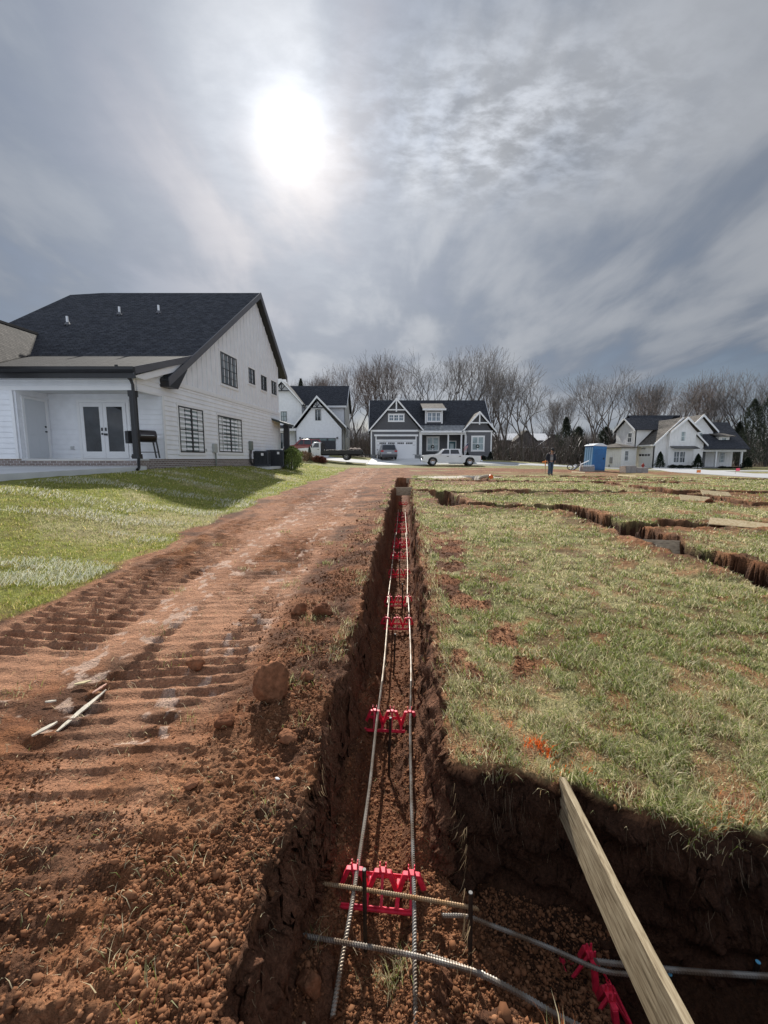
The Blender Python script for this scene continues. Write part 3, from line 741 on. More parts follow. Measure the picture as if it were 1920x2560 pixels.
def rebar(label, P, r, m, group, fine=True, twist=1):
    c = catmull(P, 14)
    pts = resample(c, lambda p: .0052 if (fine and p.y < 3.4) else (.05 if p.y > 6 else .012))
    mb = MB(); n = 8; N = len(pts)
    base = pts[0].copy()
    prev = None
    for k, p in enumerate(pts):
        d = (pts[min(k + 1, N - 1)] - pts[max(k - 1, 0)]).normalized()
        if prev is None: rr = d.cross(Vector((0, 0, 1)) if abs(d.z) < .9 else Vector((1, 0, 0))).normalized()
        else: rr = (prev - d * prev.dot(d)).normalized()
        prev = rr; t = d.cross(rr)
        ridge = 1.22 if (k % 2 == 0) else .90
        if not (fine and p.y < 3.4): ridge = 1.0
        for i in range(n):
            a = 2 * PI * i / n
            off = d * (math.cos(a) * r * .75 * twist)
            q = p + rr * (math.cos(a) * r * ridge) + t * (math.sin(a) * r * ridge) + off - base
            mb.v.append(tuple(q))
    for k in range(N - 1):
        for i in range(n): mb.f.append((k * n + i, k * n + (i + 1) % n, (k + 1) * n + (i + 1) % n, (k + 1) * n + i)); mb.mi.append(0)
    mb.f.append(tuple(range(n - 1, -1, -1))); mb.mi.append(0); mb.f.append(tuple((N - 1) * n + i for i in range(n))); mb.mi.append(0)
    o = build('rebar', mb, m, smooth=not fine, loc=base)
    return tag(o, label, 'rebar', group)
G1 = 'reinforcing bars laid in the footing trenches'
zc = -.420
def along(dx, ys, zz):
    return [(cx(y) + dx, y, z) for y, z in zip(ys, zz)]
# long bars: near length, then middle and far lengths lapped over the chairs
rebar('long dusty bar on the left of the trench, over the nearest red chair', [(-.183, 1.27, -.515), (-.160, 1.42, -.46), (-.132, 1.62, zc), (-.085, 2.2, zc - .006), (-.055, 2.77, zc), (.005, 3.8, zc - .012), (.075, 5.65, zc)], .0088, DUST, G1)
rebar('long grey bar on the right of the trench, over the nearest red chair', [(.108, 1.20, -.505), (.118, 1.42, -.455), (.130, 1.62, zc), (.155, 2.2, zc - .006), (.185, 2.77, zc), (.255, 3.8, zc - .010), (.335, 5.65, zc)], .0088, GALV, G1)
rebar('pale bar on the left side in the middle stretch of the trench', [(.045, 5.30, zc + .015), (.13, 7.0, zc + .014), (.235, 9.4, zc + .014), (.285, 10.6, zc + .014)], .0085, DUST, G1, False)
rebar('pale slightly bowed bar on the right side in the middle stretch', [(.300, 5.30, zc + .015), (.40, 7.0, zc + .014), (.51, 9.4, zc + .014), (.545, 10.6, zc + .014)], .0085, DUST, G1, False)
rebar('left pale bar at the far end, reaching the grey form board', [(.30, 10.2, zc + .03), (.40, 12.5, zc + .035), (.52, 15.2, zc + .05)], .0085, DUST, G1, False)
rebar('right pale bar at the far end, reaching the grey form board', [(.56, 10.2, zc + .03), (.65, 12.5, zc + .035), (.76, 15.2, zc + .05)], .0085, DUST, G1, False)
rebar('rusty orange bar lying across the nearest red chair, on top of the two long bars', [(-.292, 1.655, zc + .012), (-.06, 1.615, zc + .018), (.16, 1.58, zc + .018), (.392, 1.545, zc + .012)], .0078, RUST, G1)
rebar('bent grey bar dropping from the rusty crossbar into the dark pit', [(.24, 1.532, zc - .004), (.34, 1.525, zc), (.44, 1.495, zc - .006), (.64, 1.425, -.435), (.80, 1.365, -.448), (.90, 1.350, -.45), (.98, 1.350, -.45)], .0078, GALV, G1)
rebar('straight grey bar in the pit, running to the right edge of the photo', [(.80, 1.375, -.430), (1.1, 1.350, -.435), (1.5, 1.332, -.44), (2.2, 1.30, -.44), (3.4, 1.24, -.44)], .0088, GALV, G1)
rebar('thick grey bar crossing the foot of the trench below the grass tuft', [(-.320, 1.455, zc + .0), (-.05, 1.408, zc + .008), (.14, 1.375, zc + .008), (.368, 1.335, zc - .01)], .0080, GALV, G1)
rebar('grey bar lapped under the thick crossbar, bending down at the bottom edge', [(.165, 1.395, zc - .014), (.26, 1.368, zc - .014), (.375, 1.330, zc - .014), (.50, 1.275, -.440), (.62, 1.223, -.455), (.80, 1.17, -.48), (1.1, 1.10, -.52), (2.2, 1.0, -.52)], .0095, GALV, G1)
# stakes
def stake(label, x, y, ztop, zb, lean=(0, 0), blue=False, r=.0085):
    t = root('grade_stake', label, 'stake', (x, y, zb), group='upright steel grade stakes along the trench')
    L = ztop - zb; mb = MB(); n = max(2, int(L / .012)) if y < 3 else 3
    pts = [(lean[0] * k / n, lean[1] * k / n, -.08 + (L + .08) * k / n) for k in range(n + 1)]
    mb.tube(pts, r, 8, rads=[r * (1.08 if (k % 2 and y < 3) else .97) for k in range(n + 1)])
    build('shaft', mb, DARKS, t, smooth=False)
    m2 = MB().lathe([(r * 1.0, 0), (r * 1.0, .002), (r * .9, .003)], (lean[0], lean[1], L), 8)
    build('cut_end', m2, mat('cut_steel', (.16, .155, .15), .6, .3) if not blue else mat('blue_tip', (.15, .50, .75), .5), t)
    return t
stake('upright stake standing through the nearest red chair', -.077, 1.536, -.215, -.57, (-.004, .0))
stake('upright stake on the right between the rusty and the thick grey crossbar', .336, 1.41, -.20, -.57, (-.004, .02))
stake('upright stake just in front of the second nearest chair', .03, 2.525, -.20, -.56, (.012, .01))
stake('upright stake alone on bare soil between the second and third chairs', .09, 3.8, -.18, -.56, (.015, 0))
stake('upright stake at the fourth chair, where the long bars are lapped', .235, 5.3, -.15, -.56, (.004, 0))
stake('upright stake just short of the fifth chair', .25, 6.6, -.15, -.56)
stake('upright stake between the fifth and sixth chairs', .30, 7.9, -.15, -.56)
stake('upright stake between the pair of chairs in the far half of the trench', .38, 9.6, -.15, -.56)
stake('farthest small upright stake before the grey form board', .50, 12.6, -.12, -.56)
stake('upright stake with a blue painted tip, in the pit at the right edge', 1.385, 1.38, -.44, -.64, (.03, 0), True)
stake('short dark upright stake just right of the long plank in the pit', 1.08, 1.36, -.465, -.64, (-.01, .0), True)
# red chairs
RED = mat('red_plastic', (.74, .030, .070), .45, spec=.4, noise=(25, .35))
def make_chair(label, x, y, z, rz=0, hh=.115):
    t = root('rebar_chair', label, 'rebar chair', (x, y, z), rz, 'red plastic rebar chairs in the trenches')
    w = .208; d = .078; bw = .022; bh = .010
    ring = MB()
    for s in (-1, 1):
        ring.box(-w, w, s * d - bw / 2, s * d + bw / 2, 0, bh)
        ring.box(-w, w, s * d - .002, s * d + .002, bh, bh + .008)
    for s, xx in ((1, -w + bw / 2), (1, w - bw / 2)):
        ring.box(xx - bw / 2, xx + bw / 2, -d + bw / 2 + .0005, d - bw / 2 - .0005, .0005, bh - .0005)
    for xx in (-w / 3, w / 3): ring.box(xx - .009, xx + .009, -d + bw / 2 + .0005, d - bw / 2 - .0005, .0005, bh - .0005)
    build('base_ring', ring, RED, t, bevel=.0015)
    tr = MB()
    nodes = (-w + .006, -w / 3, w / 3, w - .006)
    for k, xc in enumerate((-.130, 0, .130)):
        a = nodes[k]; b = nodes[k + 1]; tp = .028
        tr.box(xc - tp - .008, xc + tp + .008, -.011, .011, hh - .008, hh)
        for (xb, xt) in ((a, xc - tp), (b, xc + tp)):
            tr.prism([(xb - .011, -.010, .004), (xb + .011, -.010, .004), (xt + .011, -.008, hh - .004), (xt - .011, -.008, hh - .004)], (0, .020, 0))
        for s in (-1, 1): tr.bar((xc, s * d, .006), (xc, s * .006, hh - .004), .012, .008)
    build('truss', tr, RED, t, bevel=.0012)
    for xc in (-.130, 0, .130):
        c = MB()
        for s in (-1, 1):
            for q in (-1, 1): c.box(xc + s * .0135 - .0025, xc + s * .0135 + .0025, q * .0085 - .004, q * .0085 + .004, hh + .0005, hh + .034)
        c.box(xc - .0155, xc + .0155, -.014, .014, hh + .0003, hh + .006)
        build('clip', c, RED, t, bevel=.001)
    return t
ch = [('nearest red chair, large at the foot of the trench under the rusty crossbar', -.005, 1.715, -.10), ('second nearest red chair, behind an upright stake', .060, 2.95, -.07),
      ('third red chair, the nearer of the two close together in mid trench', .155, 4.82, -.04), ('fourth red chair, where the long bars are lapped', .200, 5.60, 0), ('fifth red chair, alone in mid trench', .26, 7.0, -.02),
      ('sixth red chair, small in the far half of the trench', .33, 8.35, .03), ('seventh red chair, nearer one of a tight pair', .38, 9.35, 0), ('eighth red chair, farther one of a tight pair', .41, 9.85, .04),
      ('ninth red chair, tiny in the far trench', .47, 11.3, 0), ('tenth red chair, tiny in the far trench', .51, 12.2, -.05), ('eleventh red chair, close before the grey form board', .58, 13.5, 0), ('twelfth red chair, at the foot of the grey form board', .63, 14.6, 0),
      ('red chair beyond the grey form board, between trench walls', .78, 17.4, 0)]
for lb, x, y, rz in ch: make_chair(lb, x, y, -.528 + (max(0, y - 14) * .03), rz)
make_chair('red chair turned sideways in the shaded pit beneath the long plank', .815, 1.30, -.60, PI / 2 + .06, .125)
make_chair('red chair in the side trench by the leaning grey board', 4.42, 7.30, -.48, 0)
make_chair('red chair in the side trench at the right edge of the photo', 4.50, 4.35, -.48, 0)
make_chair('red chair in the short far trench with the pale bars', 1.80, 12.2, -.20, 0)
rebar('pale bar standing out of the short far trench', [(1.86, 11.2, .00), (1.78, 12.0, -.05), (1.72, 13.6, -.08)], .009, DUST, G1, False)
rebar('bar lying in the side trench at the right edge of the photo', [(4.36, 7.6, -.35), (4.42, 5.5, -.35), (4.40, 2.9, -.35)], .009, DUST, G1, False)
# long plank on edge
def plank_mat(nm, a, b, c, sc, rot=0):
    m = bpy.data.materials.new(nm); m.use_nodes = True; nt, lk, bs = m.node_tree, m.node_tree.links, m.node_tree.nodes['Principled BSDF']
    tc = nt.nodes.new('ShaderNodeTexCoord'); mp = nt.nodes.new('ShaderNodeMapping'); mp.inputs['Scale'].default_value = sc; lk.new(tc.outputs['Object'], mp.inputs[0])
    n = nt.nodes.new('ShaderNodeTexNoise'); n.inputs['Scale'].default_value = 1; n.inputs['Detail'].default_value = 7; n.inputs['Roughness'].default_value = .65; n.inputs['Distortion'].default_value = .4; lk.new(mp.outputs[0], n.inputs['Vector'])
    r = ramp(nt, [(.30, c), (.46, b), (.62, a)], n.outputs['Fac']); lk.new(r.outputs[0], bs.inputs['Base Color'])
    bp = nt.nodes.new('ShaderNodeBump'); bp.inputs['Strength'].default_value = .5; bp.inputs['Distance'].default_value = .002; lk.new(n.outputs['Fac'], bp.inputs['Height']); lk.new(bp.outputs[0], bs.inputs['Normal'])
    bs.inputs['Roughness'].default_value = .8; bs.inputs['Specular IOR Level'].default_value = .2
    return m
PLANK = plank_mat('weathered_plank', (.44, .36, .24), (.29, .225, .14), (.09, .065, .04), (90, 9, 90))
pb = MB(); N = 26
for k in range(N + 1):
    y = -.72 + 1.62 * k / N; w = .0135
    for (a, b) in ((-w, -.182), (w, -.182), (w, 0), (-w, 0)):
        pb.v.append((a + random.uniform(-.0008, .0008) + .006 * math.sin(k * .3), y, b + random.uniform(-.001, .001)))
for k in range(N):
    for i in range(4): pb.f.append((k * 4 + i, k * 4 + (i + 1) % 4, k * 4 + 4 + (i + 1) % 4, k * 4 + 4 + i)); pb.mi.append(0)
pb.f.append((3, 2, 1, 0)); pb.f.append(tuple(N * 4 + i for i in range(4))); pb.mi += [0, 0]
pl = build('plank', pb, PLANK, loc=(.785, .86, .012)); pl.rotation_euler = (math.radians(.3), 0, math.radians(-1.2))
tag(pl, 'long weathered wooden plank set on edge across the dark pit', 'plank')
FB = plank_mat('grey_form_board', (.50, .40, .28), (.40, .31, .21), (.18, .14, .10), (9, 20, 40))
OSBm = plank_mat('strand_board', (.58, .47, .30), (.48, .37, .21), (.30, .20, .10), (30, 30, 30))
def board(label, c, size, rz=0, tilt=(0, 0), m=None, stakes=False, poly=None):
    t = root('form_board', label, 'board', c, rz, 'form boards set across the trenches'); t.rotation_euler = (tilt[0], tilt[1], rz)
    L, th, h = size; mb = MB()
    if poly: mb.prism([(p[0], -th / 2, p[1]) for p in poly], (0, th, 0))
    else: mb.box(-L / 2, L / 2, -th / 2, th / 2, -h, 0)
    build('panel', mb, m or FB, t)
    if stakes:
        for s in (-1, 1):
            k = MB().bar((s * L * .42, -th / 2 - .011, .03), (s * L * .36, -th / 2 - .011, -h * .5), .02, .018); build('brace', k, DARKS, t)
    return t
board('grey board standing across the far end of the main trench', (.69, 15.6, gz(.7, 15.6) + .03), (.74, .022, .30), 0, m=FB, stakes=False)
board('grey board across the next trench step, behind the first grey board', (1.55, 22.3, gz(1.5, 22.3) + .05), (.75, .022, .26), 0)
board('grey board with slanted corners leaning across the side trench on the right', (4.50, 6.75, gz(4.5, 6.7) + .03), (.8, .022, .24), -.22, (-.35, 0), FB, True, [(-.40, 0), (-.30, -.10), (-.16, -.22), (.33, -.22), (.40, -.03), (.40, 0)])
def flatboard(label, x, y, L, w, rz, m, tilt=.1):
    mb = MB().prism([(-L / 2, -w / 2, 0), (L / 2, -w / 2 * .8, 0), (L / 2, w / 2 * .7, 0), (-L / 2 * .9, w / 2, 0)], (0, 0, .018))
    o = build('board', mb, m, loc=(x, y, max(H(x, y), gz(x, y)) + .05)); o.rotation_euler = (tilt, .04, rz); return tag(o, label, 'board', 'pale boards lying on the lot')
flatboard('pale board with a rounded end, nearest of the loose boards on the right', 6.8, 8.05, .95, .30, -.55, OSBm, .35)
flatboard('pale board over a trench, second nearest of the loose boards on the right', 8.75, 11.9, .75, .36, -.35, OSBm, .4)
flatboard('pale board farther right, partly covering the outermost trench', 10.1, 12.9, .75, .36, -.3, OSBm, .4)
flatboard('small pale board lying in the grass in front of the blue toilet', 15.0, 26.3, 1.0, .4, -.4, OSBm, .2)
flatboard('short pale board on bare soil before the toilet', 13.9, 30.5, .9, .35, -.3, OSBm, .25)
# clods
SOIL = soil_mat('clay_clod', (.235, .105, .055)); SOILD = soil_mat('dark_clay_clod', (.15, .06, .03))
def clod(label, x, y, r, seed, sq=(1, 1, .8), m=None, up=.45):
    mb = MB(); lump(mb, (0, 0, 0), r * 1.15, seed, 26, sq, .5, cut=(.50, .84))
    o = build('soil_clod', mb, m or SOIL, smooth=True, loc=(x, y, H(x, y) + r * sq[2] * up)); return tag(o, label, 'clod', 'big clods of clay beside the trench')
clod('largest clod of clay, standing upright on the left bank beside the trench', -.665, 2.36, .115, 3, (.78, .72, 1.15), up=.72)
clod('fist sized reddish clod on the wheel track, left of the largest clod', -1.32, 2.80, .062, 8, (1, .8, .75))
clod('round clod between the largest clod and the trench', -.49, 2.58, .045, 15)
clod('clod near the trench lip below the largest clod', -.485, 2.0, .042, 22)
clod('dark clod in front of the largest clod, to its left', -.86, 2.13, .048, 31, m=SOILD)
clod('clod beside the grass tuft farther up the bank', -.56, 3.68, .085, 45, m=SOILD)
clod('clod left of the dark one by the grass tuft', -.78, 3.75, .075, 52)
clod('orange tinted clod alone on the soil in the lower left', -.86, 1.72, .030, 61)
clod('clod lying on the trench floor on the right below the fourth stake', .36, 3.1, .045, 66, m=SOILD)
clod('upright jagged clod at the foot of the trench, lower left corner', -.20, 1.19, .060, 71, (.7, .7, 1.2))
clod('clod next to the bent rusty bar end', -.27, 1.30, .050, 75, (.8, .8, 1.1))
clod('dark clod lying by the two boards on the right', 8.7, 11.3, .10, 81, (1.3, .8, .6), SOILD)
clod('smaller dark clod right of the other one by the boards', 9.3, 11.9, .10, 84, (1.3, .8, .6), SOILD)
clod('large heap of dark clay beyond the outer trench on the right', 12.6, 18.5, .22, 88, (1.6, 1, .45), SOILD)
# wood splinters
def splinter(label, x, y, L, w, rz, m, tilt=.05):
    mb = MB(); n = 7; pts = []
    for k in range(n + 1):
        t = k / n; ww = w * (.35 + .65 * math.sin(min(1, t * 2.2) * PI / 2)) * (1 - .75 * max(0, t - .6) / .4); pts.append((L * (t - .5), ww))
    top = [(a, b / 2 + random.uniform(-.002, .002), 0) for a, b in pts] + [(a, -b / 2 + random.uniform(-.002, .002), 0) for a, b in reversed(pts)]
    mb.prism(top, (0, 0, .008))
    o = build('wood_splinter', mb, m, loc=(x, y, H(x, y) + .022)); o.rotation_euler = (0, -tilt, rz); return tag(o, label, 'splinter', 'broken slats of wood on the soil')
SPL = mat('bleached_wood', (.56, .50, .40), .75, noise=(40, .25)); SPR = mat('pinkish_wood', (.50, .28, .20), .75, noise=(40, .25))
splinter('longest pale wood sliver lying on the track, left', -1.745, 2.30, .38, .030, 1.52, SPL)
splinter('short pale sliver just below the long one', -1.80, 2.09, .12, .028, 1.15, SPL)
splinter('pinkish broken slat touching the end of the long sliver', -1.76, 2.47, .10, .018, 1.35, SPR)
splinter('small yellowish chip above the slivers', -1.93, 2.56, .09, .028, .45, mat('yellow_wood', (.55, .45, .25), .75, noise=(40, .25)))
splinter('tiny grey chip left of the long sliver', -1.98, 2.36, .06, .016, .1, SPL)
# dead leaf by the first chair and a white scrap
lf = MB()
for k in range(5):
    a = -1.0 + k * .45; r = .05
    lf.add([(0, 0, .004), (r * .5 * math.cos(a - .25), r * .5 * math.sin(a - .25), .018), (r * math.cos(a), r * math.sin(a), .006 + .010 * (k % 2)), (r * .5 * math.cos(a + .25), r * .5 * math.sin(a + .25), .0)], [(0, 1, 2, 3)])
lf.bar((0, 0, .004), (-.03, .012, .016), .002, .002)
o = build('dead_leaf', lf, mat('dry_leaf', (.62, .50, .34), .7), loc=(-.135, 1.53, H(-.135, 1.53) + .02)); tag(o, 'curled dry leaf on the soil below the nearest red chair', 'leaf')
lf2 = MB(); lump(lf2, (0, 0, 0), .012, 5, 8, (1.2, .5, .4)); o = build('paper_scrap', lf2, mat('white_scrap', (.8, .8, .8), .6), loc=(-.47, 1.71, H(-.47, 1.71) + .03)); tag(o, 'small crumpled white scrap on the trench lip', 'scrap')
for k, (x, y) in enumerate(((-.27, 1.19), (-.24, 1.205))):
    lf3 = MB(); lump(lf3, (0, 0, 0), .020, 9 + k, 10, (.6, .5, 1.4)); o = build('seed_husk', lf3, mat('husk', (.66, .55, .36), .7), loc=(x, y, H(x, y) + .05)); tag(o, ('left' if k == 0 else 'right') + ' one of two pale husks at the bottom edge by the jagged clod', 'husk')
# ================================================================== BUILDINGS
def lap_mat(nm, rgb): return mat(nm, rgb, .55, spec=.3, noise=(3, .05), bump=(60, .15, .002))
WLAP = lap_mat('white_siding', (.84, .85, .87)); WTRIM = mat('white_trim', (.82, .82, .82), .5, noise=(2, .03))
GLAP = lap_mat('grey_siding', (.135, .135, .145)); GLAPD = lap_mat('dark_grey_siding', (.10, .10, .108))
BLACK = mat('black_trim', (.015, .015, .017), .4, noise=(5, .2)); FRAME = mat('black_window_frame', (.02, .022, .026), .4)
def glass_mat(nm, rgb, rough=.04):
    m = mat(nm, rgb, rough, spec=.9, noise=(1.2, .5)); return m
GLASS = glass_mat('window_glass', (.035, .05, .06)); GLASSC = glass_mat('curtained_glass', (.20, .25, .25), .08); GLASSD = glass_mat('dark_glass', (.012, .014, .016))
def shingles(nm, a, b, rowh=.13):
    m = bpy.data.materials.new(nm); m.use_nodes = True; nt, lk, bs = m.node_tree, m.node_tree.links, m.node_tree.nodes['Principled BSDF']
    tc = nt.nodes.new('ShaderNodeTexCoord')
    sep = nt.nodes.new('ShaderNodeSeparateXYZ'); lk.new(tc.outputs['Object'], sep.inputs[0])
    s1 = nt.nodes.new('ShaderNodeMath'); s1.operation = 'ADD'; lk.new(sep.outputs[0], s1.inputs[0]); lk.new(sep.outputs[1], s1.inputs[1])
    cb = nt.nodes.new('ShaderNodeCombineXYZ'); lk.new(s1.outputs[0], cb.inputs[0]); lk.new(sep.outputs[2], cb.inputs[1])
    br = nt.nodes.new('ShaderNodeTexBrick'); br.inputs['Scale'].default_value = 1; br.inputs['Brick Width'].default_value = .32; br.inputs['Row Height'].default_value = rowh * .62; br.inputs['Mortar Size'].default_value = .012
    br.inputs['Color1'].default_value = (*a, 1); br.inputs['Color2'].default_value = (*b, 1); br.inputs['Mortar'].default_value = (*[c * .35 for c in a], 1); br.offset = .5
    lk.new(cb.outputs[0], br.inputs['Vector'])
    n = nt.nodes.new('ShaderNodeTexNoise'); n.inputs['Scale'].default_value = 5; n.inputs['Detail'].default_value = 8; lk.new(tc.outputs['Object'], n.inputs['Vector'])
    mr = nt.nodes.new('ShaderNodeMapRange'); mr.inputs[1].default_value = .3; mr.inputs[2].default_value = .7; mr.inputs[3].default_value = .6; mr.inputs[4].default_value = 1.4; lk.new(n.outputs['Fac'], mr.inputs[0])
    vm = nt.nodes.new('ShaderNodeVectorMath'); vm.operation = 'SCALE'; lk.new(br.outputs['Color'], vm.inputs[0]); lk.new(mr.outputs[0], vm.inputs['Scale']); lk.new(vm.outputs[0], bs.inputs['Base Color'])
    bp = nt.nodes.new('ShaderNodeBump'); bp.inputs['Strength'].default_value = .7; bp.inputs['Distance'].default_value = .012; lk.new(br.outputs['Color'], bp.inputs['Height']); lk.new(bp.outputs[0], bs.inputs['Normal'])
    bs.inputs['Roughness'].default_value = .9; bs.inputs['Specular IOR Level'].default_value = .2
    return m
ROOFD = shingles('dark_shingles', (.045, .048, .058), (.075, .078, .088)); ROOFW = shingles('weathered_shingles', (.13, .115, .10), (.20, .18, .16)); ROOFN = shingles('grey_roof_shingles', (.050, .052, .062), (.085, .086, .094))
def brick_mat(nm, a, b, mo, bw=.21, rh=.072):
    m = bpy.data.materials.new(nm); m.use_nodes = True; nt, lk, bs = m.node_tree, m.node_tree.links, m.node_tree.nodes['Principled BSDF']
    tc = nt.nodes.new('ShaderNodeTexCoord'); sep = nt.nodes.new('ShaderNodeSeparateXYZ'); lk.new(tc.outputs['Object'], sep.inputs[0])
    s1 = nt.nodes.new('ShaderNodeMath'); s1.operation = 'ADD'; lk.new(sep.outputs[0], s1.inputs[0]); lk.new(sep.outputs[1], s1.inputs[1])
    cb = nt.nodes.new('ShaderNodeCombineXYZ'); lk.new(s1.outputs[0], cb.inputs[0]); lk.new(sep.outputs[2], cb.inputs[1])
    br = nt.nodes.new('ShaderNodeTexBrick'); br.inputs['Scale'].default_value = 1; br.inputs['Brick Width'].default_value = bw; br.inputs['Row Height'].default_value = rh; br.inputs['Mortar Size'].default_value = .010
    br.inputs['Color1'].default_value = (*a, 1); br.inputs['Color2'].default_value = (*b, 1); br.inputs['Mortar'].default_value = (*mo, 1)
    lk.new(cb.outputs[0], br.inputs['Vector']); lk.new(br.outputs['Color'], bs.inputs['Base Color'])
    bp = nt.nodes.new('ShaderNodeBump'); bp.inputs['Distance'].default_value = .008; lk.new(br.outputs['Fac'], bp.inputs['Height']); bp.invert = True; lk.new(bp.outputs[0], bs.inputs['Normal'])
    bs.inputs['Roughness'].default_value = .9; return m
BRICK = brick_mat('brown_brick', (.16, .115, .10), (.26, .20, .18), (.50, .48, .46)); STONE = brick_mat('grey_stone', (.16, .17, .18), (.28, .28, .28), (.2, .2, .2), .35, .16)
CONC = mat('pale_concrete', (.60, .60, .60), .8, noise=(1.5, .10), bump=(40, .3, .003)); CONCW = mat('white_concrete', (.72, .71, .69), .8, noise=(1.2, .08))
METALROOF = mat('metal_roof', (.45, .46, .47), .35, .8, noise=(2, .25))

class Wall:
    """a wall face: O origin, u direction along it, n outward normal (house frame)"""
    def __init__(s, O, u, n=None):
        s.O = Vector(O); s.u = Vector(u).normalized(); s.n = Vector(n).normalized() if n is not None else s.u.cross(Vector((0, 0, 1)))
    def P(s, a, z, off=0): return s.O + s.u * a + Vector((0, 0, z)) + s.n * off
    def rect(s, mb, a0, a1, z0, z1, off0, off1, mi=0):
        return mb.prism([s.P(a0, z0, off0), s.P(a1, z0, off0), s.P(a1, z1, off0), s.P(a0, z1, off0)], s.n * (off1 - off0), mi)
def clipz(poly, z0, z1):
    for (zz, sg) in ((z0, 1), (z1, -1)):
        out = []
        for i in range(len(poly)):
            a = poly[i]; b = poly[(i + 1) % len(poly)]; da = (a[1] - zz) * sg; db = (b[1] - zz) * sg
            if da >= 0: out.append(a)
            if (da >= 0) != (db >= 0):
                t = da / (da - db); out.append((a[0] + t * (b[0] - a[0]), a[1] + t * (b[1] - a[1])))
        poly = out
        if len(poly) < 3: return []
    return poly
def lap(w, mb, poly, course=.18, t=.028, back=.12):
    zs = [p[1] for p in poly]; z = min(zs)
    mb.prism([w.P(a, b, -back) for a, b in poly], w.n * (back - .001))
    while z < max(zs) - 1e-4:
        c = clipz(poly, z, min(z + course, max(zs)))
        if len(c) >= 3:
            f = [w.P(a, b, .001 + t * (1 - (b - z) / course)) for a, b in c]
            mb.add(f, [tuple(range(len(f)))])
            lo = [q for q in c if abs(q[1] - z) < 1e-5]
            if len(lo) >= 2:
                a0 = min(q[0] for q in lo); a1 = max(q[0] for q in lo)
                mb.add([w.P(a0, z, 0), w.P(a1, z, 0), w.P(a1, z, .001 + t), w.P(a0, z, .001 + t)], [(0, 1, 2, 3)])
        z += course
def top_at(poly, a):
    best = None
    for i in range(len(poly)):
        p, q = poly[i], poly[(i + 1) % len(poly)]
        if (p[0] - a) * (q[0] - a) <= 0 and abs(p[0] - q[0]) > 1e-6:
            z = p[1] + (q[1] - p[1]) * (a - p[0]) / (q[0] - p[0]); best = z if best is None else max(best, z)
    return best
def bot_at(poly, a):
    best = None
    for i in range(len(poly)):
        p, q = poly[i], poly[(i + 1) % len(poly)]
        if (p[0] - a) * (q[0] - a) <= 0 and abs(p[0] - q[0]) > 1e-6:
            z = p[1] + (q[1] - p[1]) * (a - p[0]) / (q[0] - p[0]); best = z if best is None else min(best, z)
    return best
def batten(w, mb, poly, sp=.40, bw=.045, t=.02, back=.12):
    mb.prism([w.P(a, b, -back) for a, b in poly], w.n * (back))
    a0 = min(p[0] for p in poly); a1 = max(p[0] for p in poly); a = a0 + sp * .5
    while a < a1 - .03:
        zt = top_at(poly, a); zb = bot_at(poly, a)
        if zt and zt - zb > .12: w.rect(mb, a - bw / 2, a + bw / 2, zb, zt, .0005, t)
        a += sp
def window(w, t, a0, a1, z0, z1, fm=None, gm=None, cols=2, rows=2, trim=.0, tm=None, units=1, label=None, fw=.05, curtains=False):
    """one window: frame > pane (and outer trim)"""
    fm = fm or FRAME; gm = gm or GLASS; mb = MB(); o1 = .045
    for u in range(units):
        b0 = a0 + (a1 - a0) * u / units; b1 = a0 + (a1 - a0) * (u + 1) / units
        w.rect(mb, b0, b0 + fw, z0, z1, .0, o1); w.rect(mb, b1 - fw, b1, z0, z1, .0, o1)
        w.rect(mb, b0 + fw, b1 - fw, z0, z0 + fw, .0, o1 - .001); w.rect(mb, b0 + fw, b1 - fw, z1 - fw, z1, .0, o1 - .001)
        g = max(.014, fw * .38)
        for k in range(1, cols):
            a = b0 + (b1 - b0) * k / cols; w.rect(mb, a - g / 2, a + g / 2, z0 + fw, z1 - fw, .012, .030)
        for k in range(1, rows):
            z = z0 + (z1 - z0) * k / rows; gg = g * (1.8 if k == rows / 2 else 1); w.rect(mb, b0 + fw, b1 - fw, z - gg / 2, z + gg / 2, .012, .032)
    if trim:
        tb = MB(); tt = tm or WTRIM
        w.rect(tb, a0 - trim, a0 - .0005, z0 - trim * .7, z1 + .0005, .0, .034); w.rect(tb, a1 + .0005, a1 + trim, z0 - trim * .7, z1 + .0005, .0, .034)
        w.rect(tb, a0 - trim - .02, a1 + trim + .02, z1 + .001, z1 + trim * 1.2, .0, .040); w.rect(tb, a0 - trim - .03, a1 + trim + .03, z0 - trim * 1.3, z0 - trim * .7 - .001, .0, .05)
        w.rect(tb, a0, a1, z0 - trim * .7, z0 - .001, .0, .033)
    f = build('window', mb, fm, t)
    if label: f['label'] = label
    gb = MB(); w.rect(gb, a0 + .01, a1 - .01, z0 + .01, z1 - .01, .0005, .014); build('pane', gb, gm, f)
    if trim: build('trim', tb, tt, f)
    if curtains:
        for (q0, q1) in ((a0 + fw, a0 + fw + (a1 - a0) * .2), (a1 - fw - (a1 - a0) * .2, a1 - fw)): cb = MB(); w.rect(cb, q0, q1, z0 + fw, z1 - fw, .0150, .0165); build('curtain', cb, mat('white_curtain', (.55, .58, .58), .8), f)
    return f
def slab(mb, P, th, mi=0):
    """roof plane from points, thickness downward"""
    return mb.prism([Vector(p) for p in P], Vector((0, 0, -th)), mi)
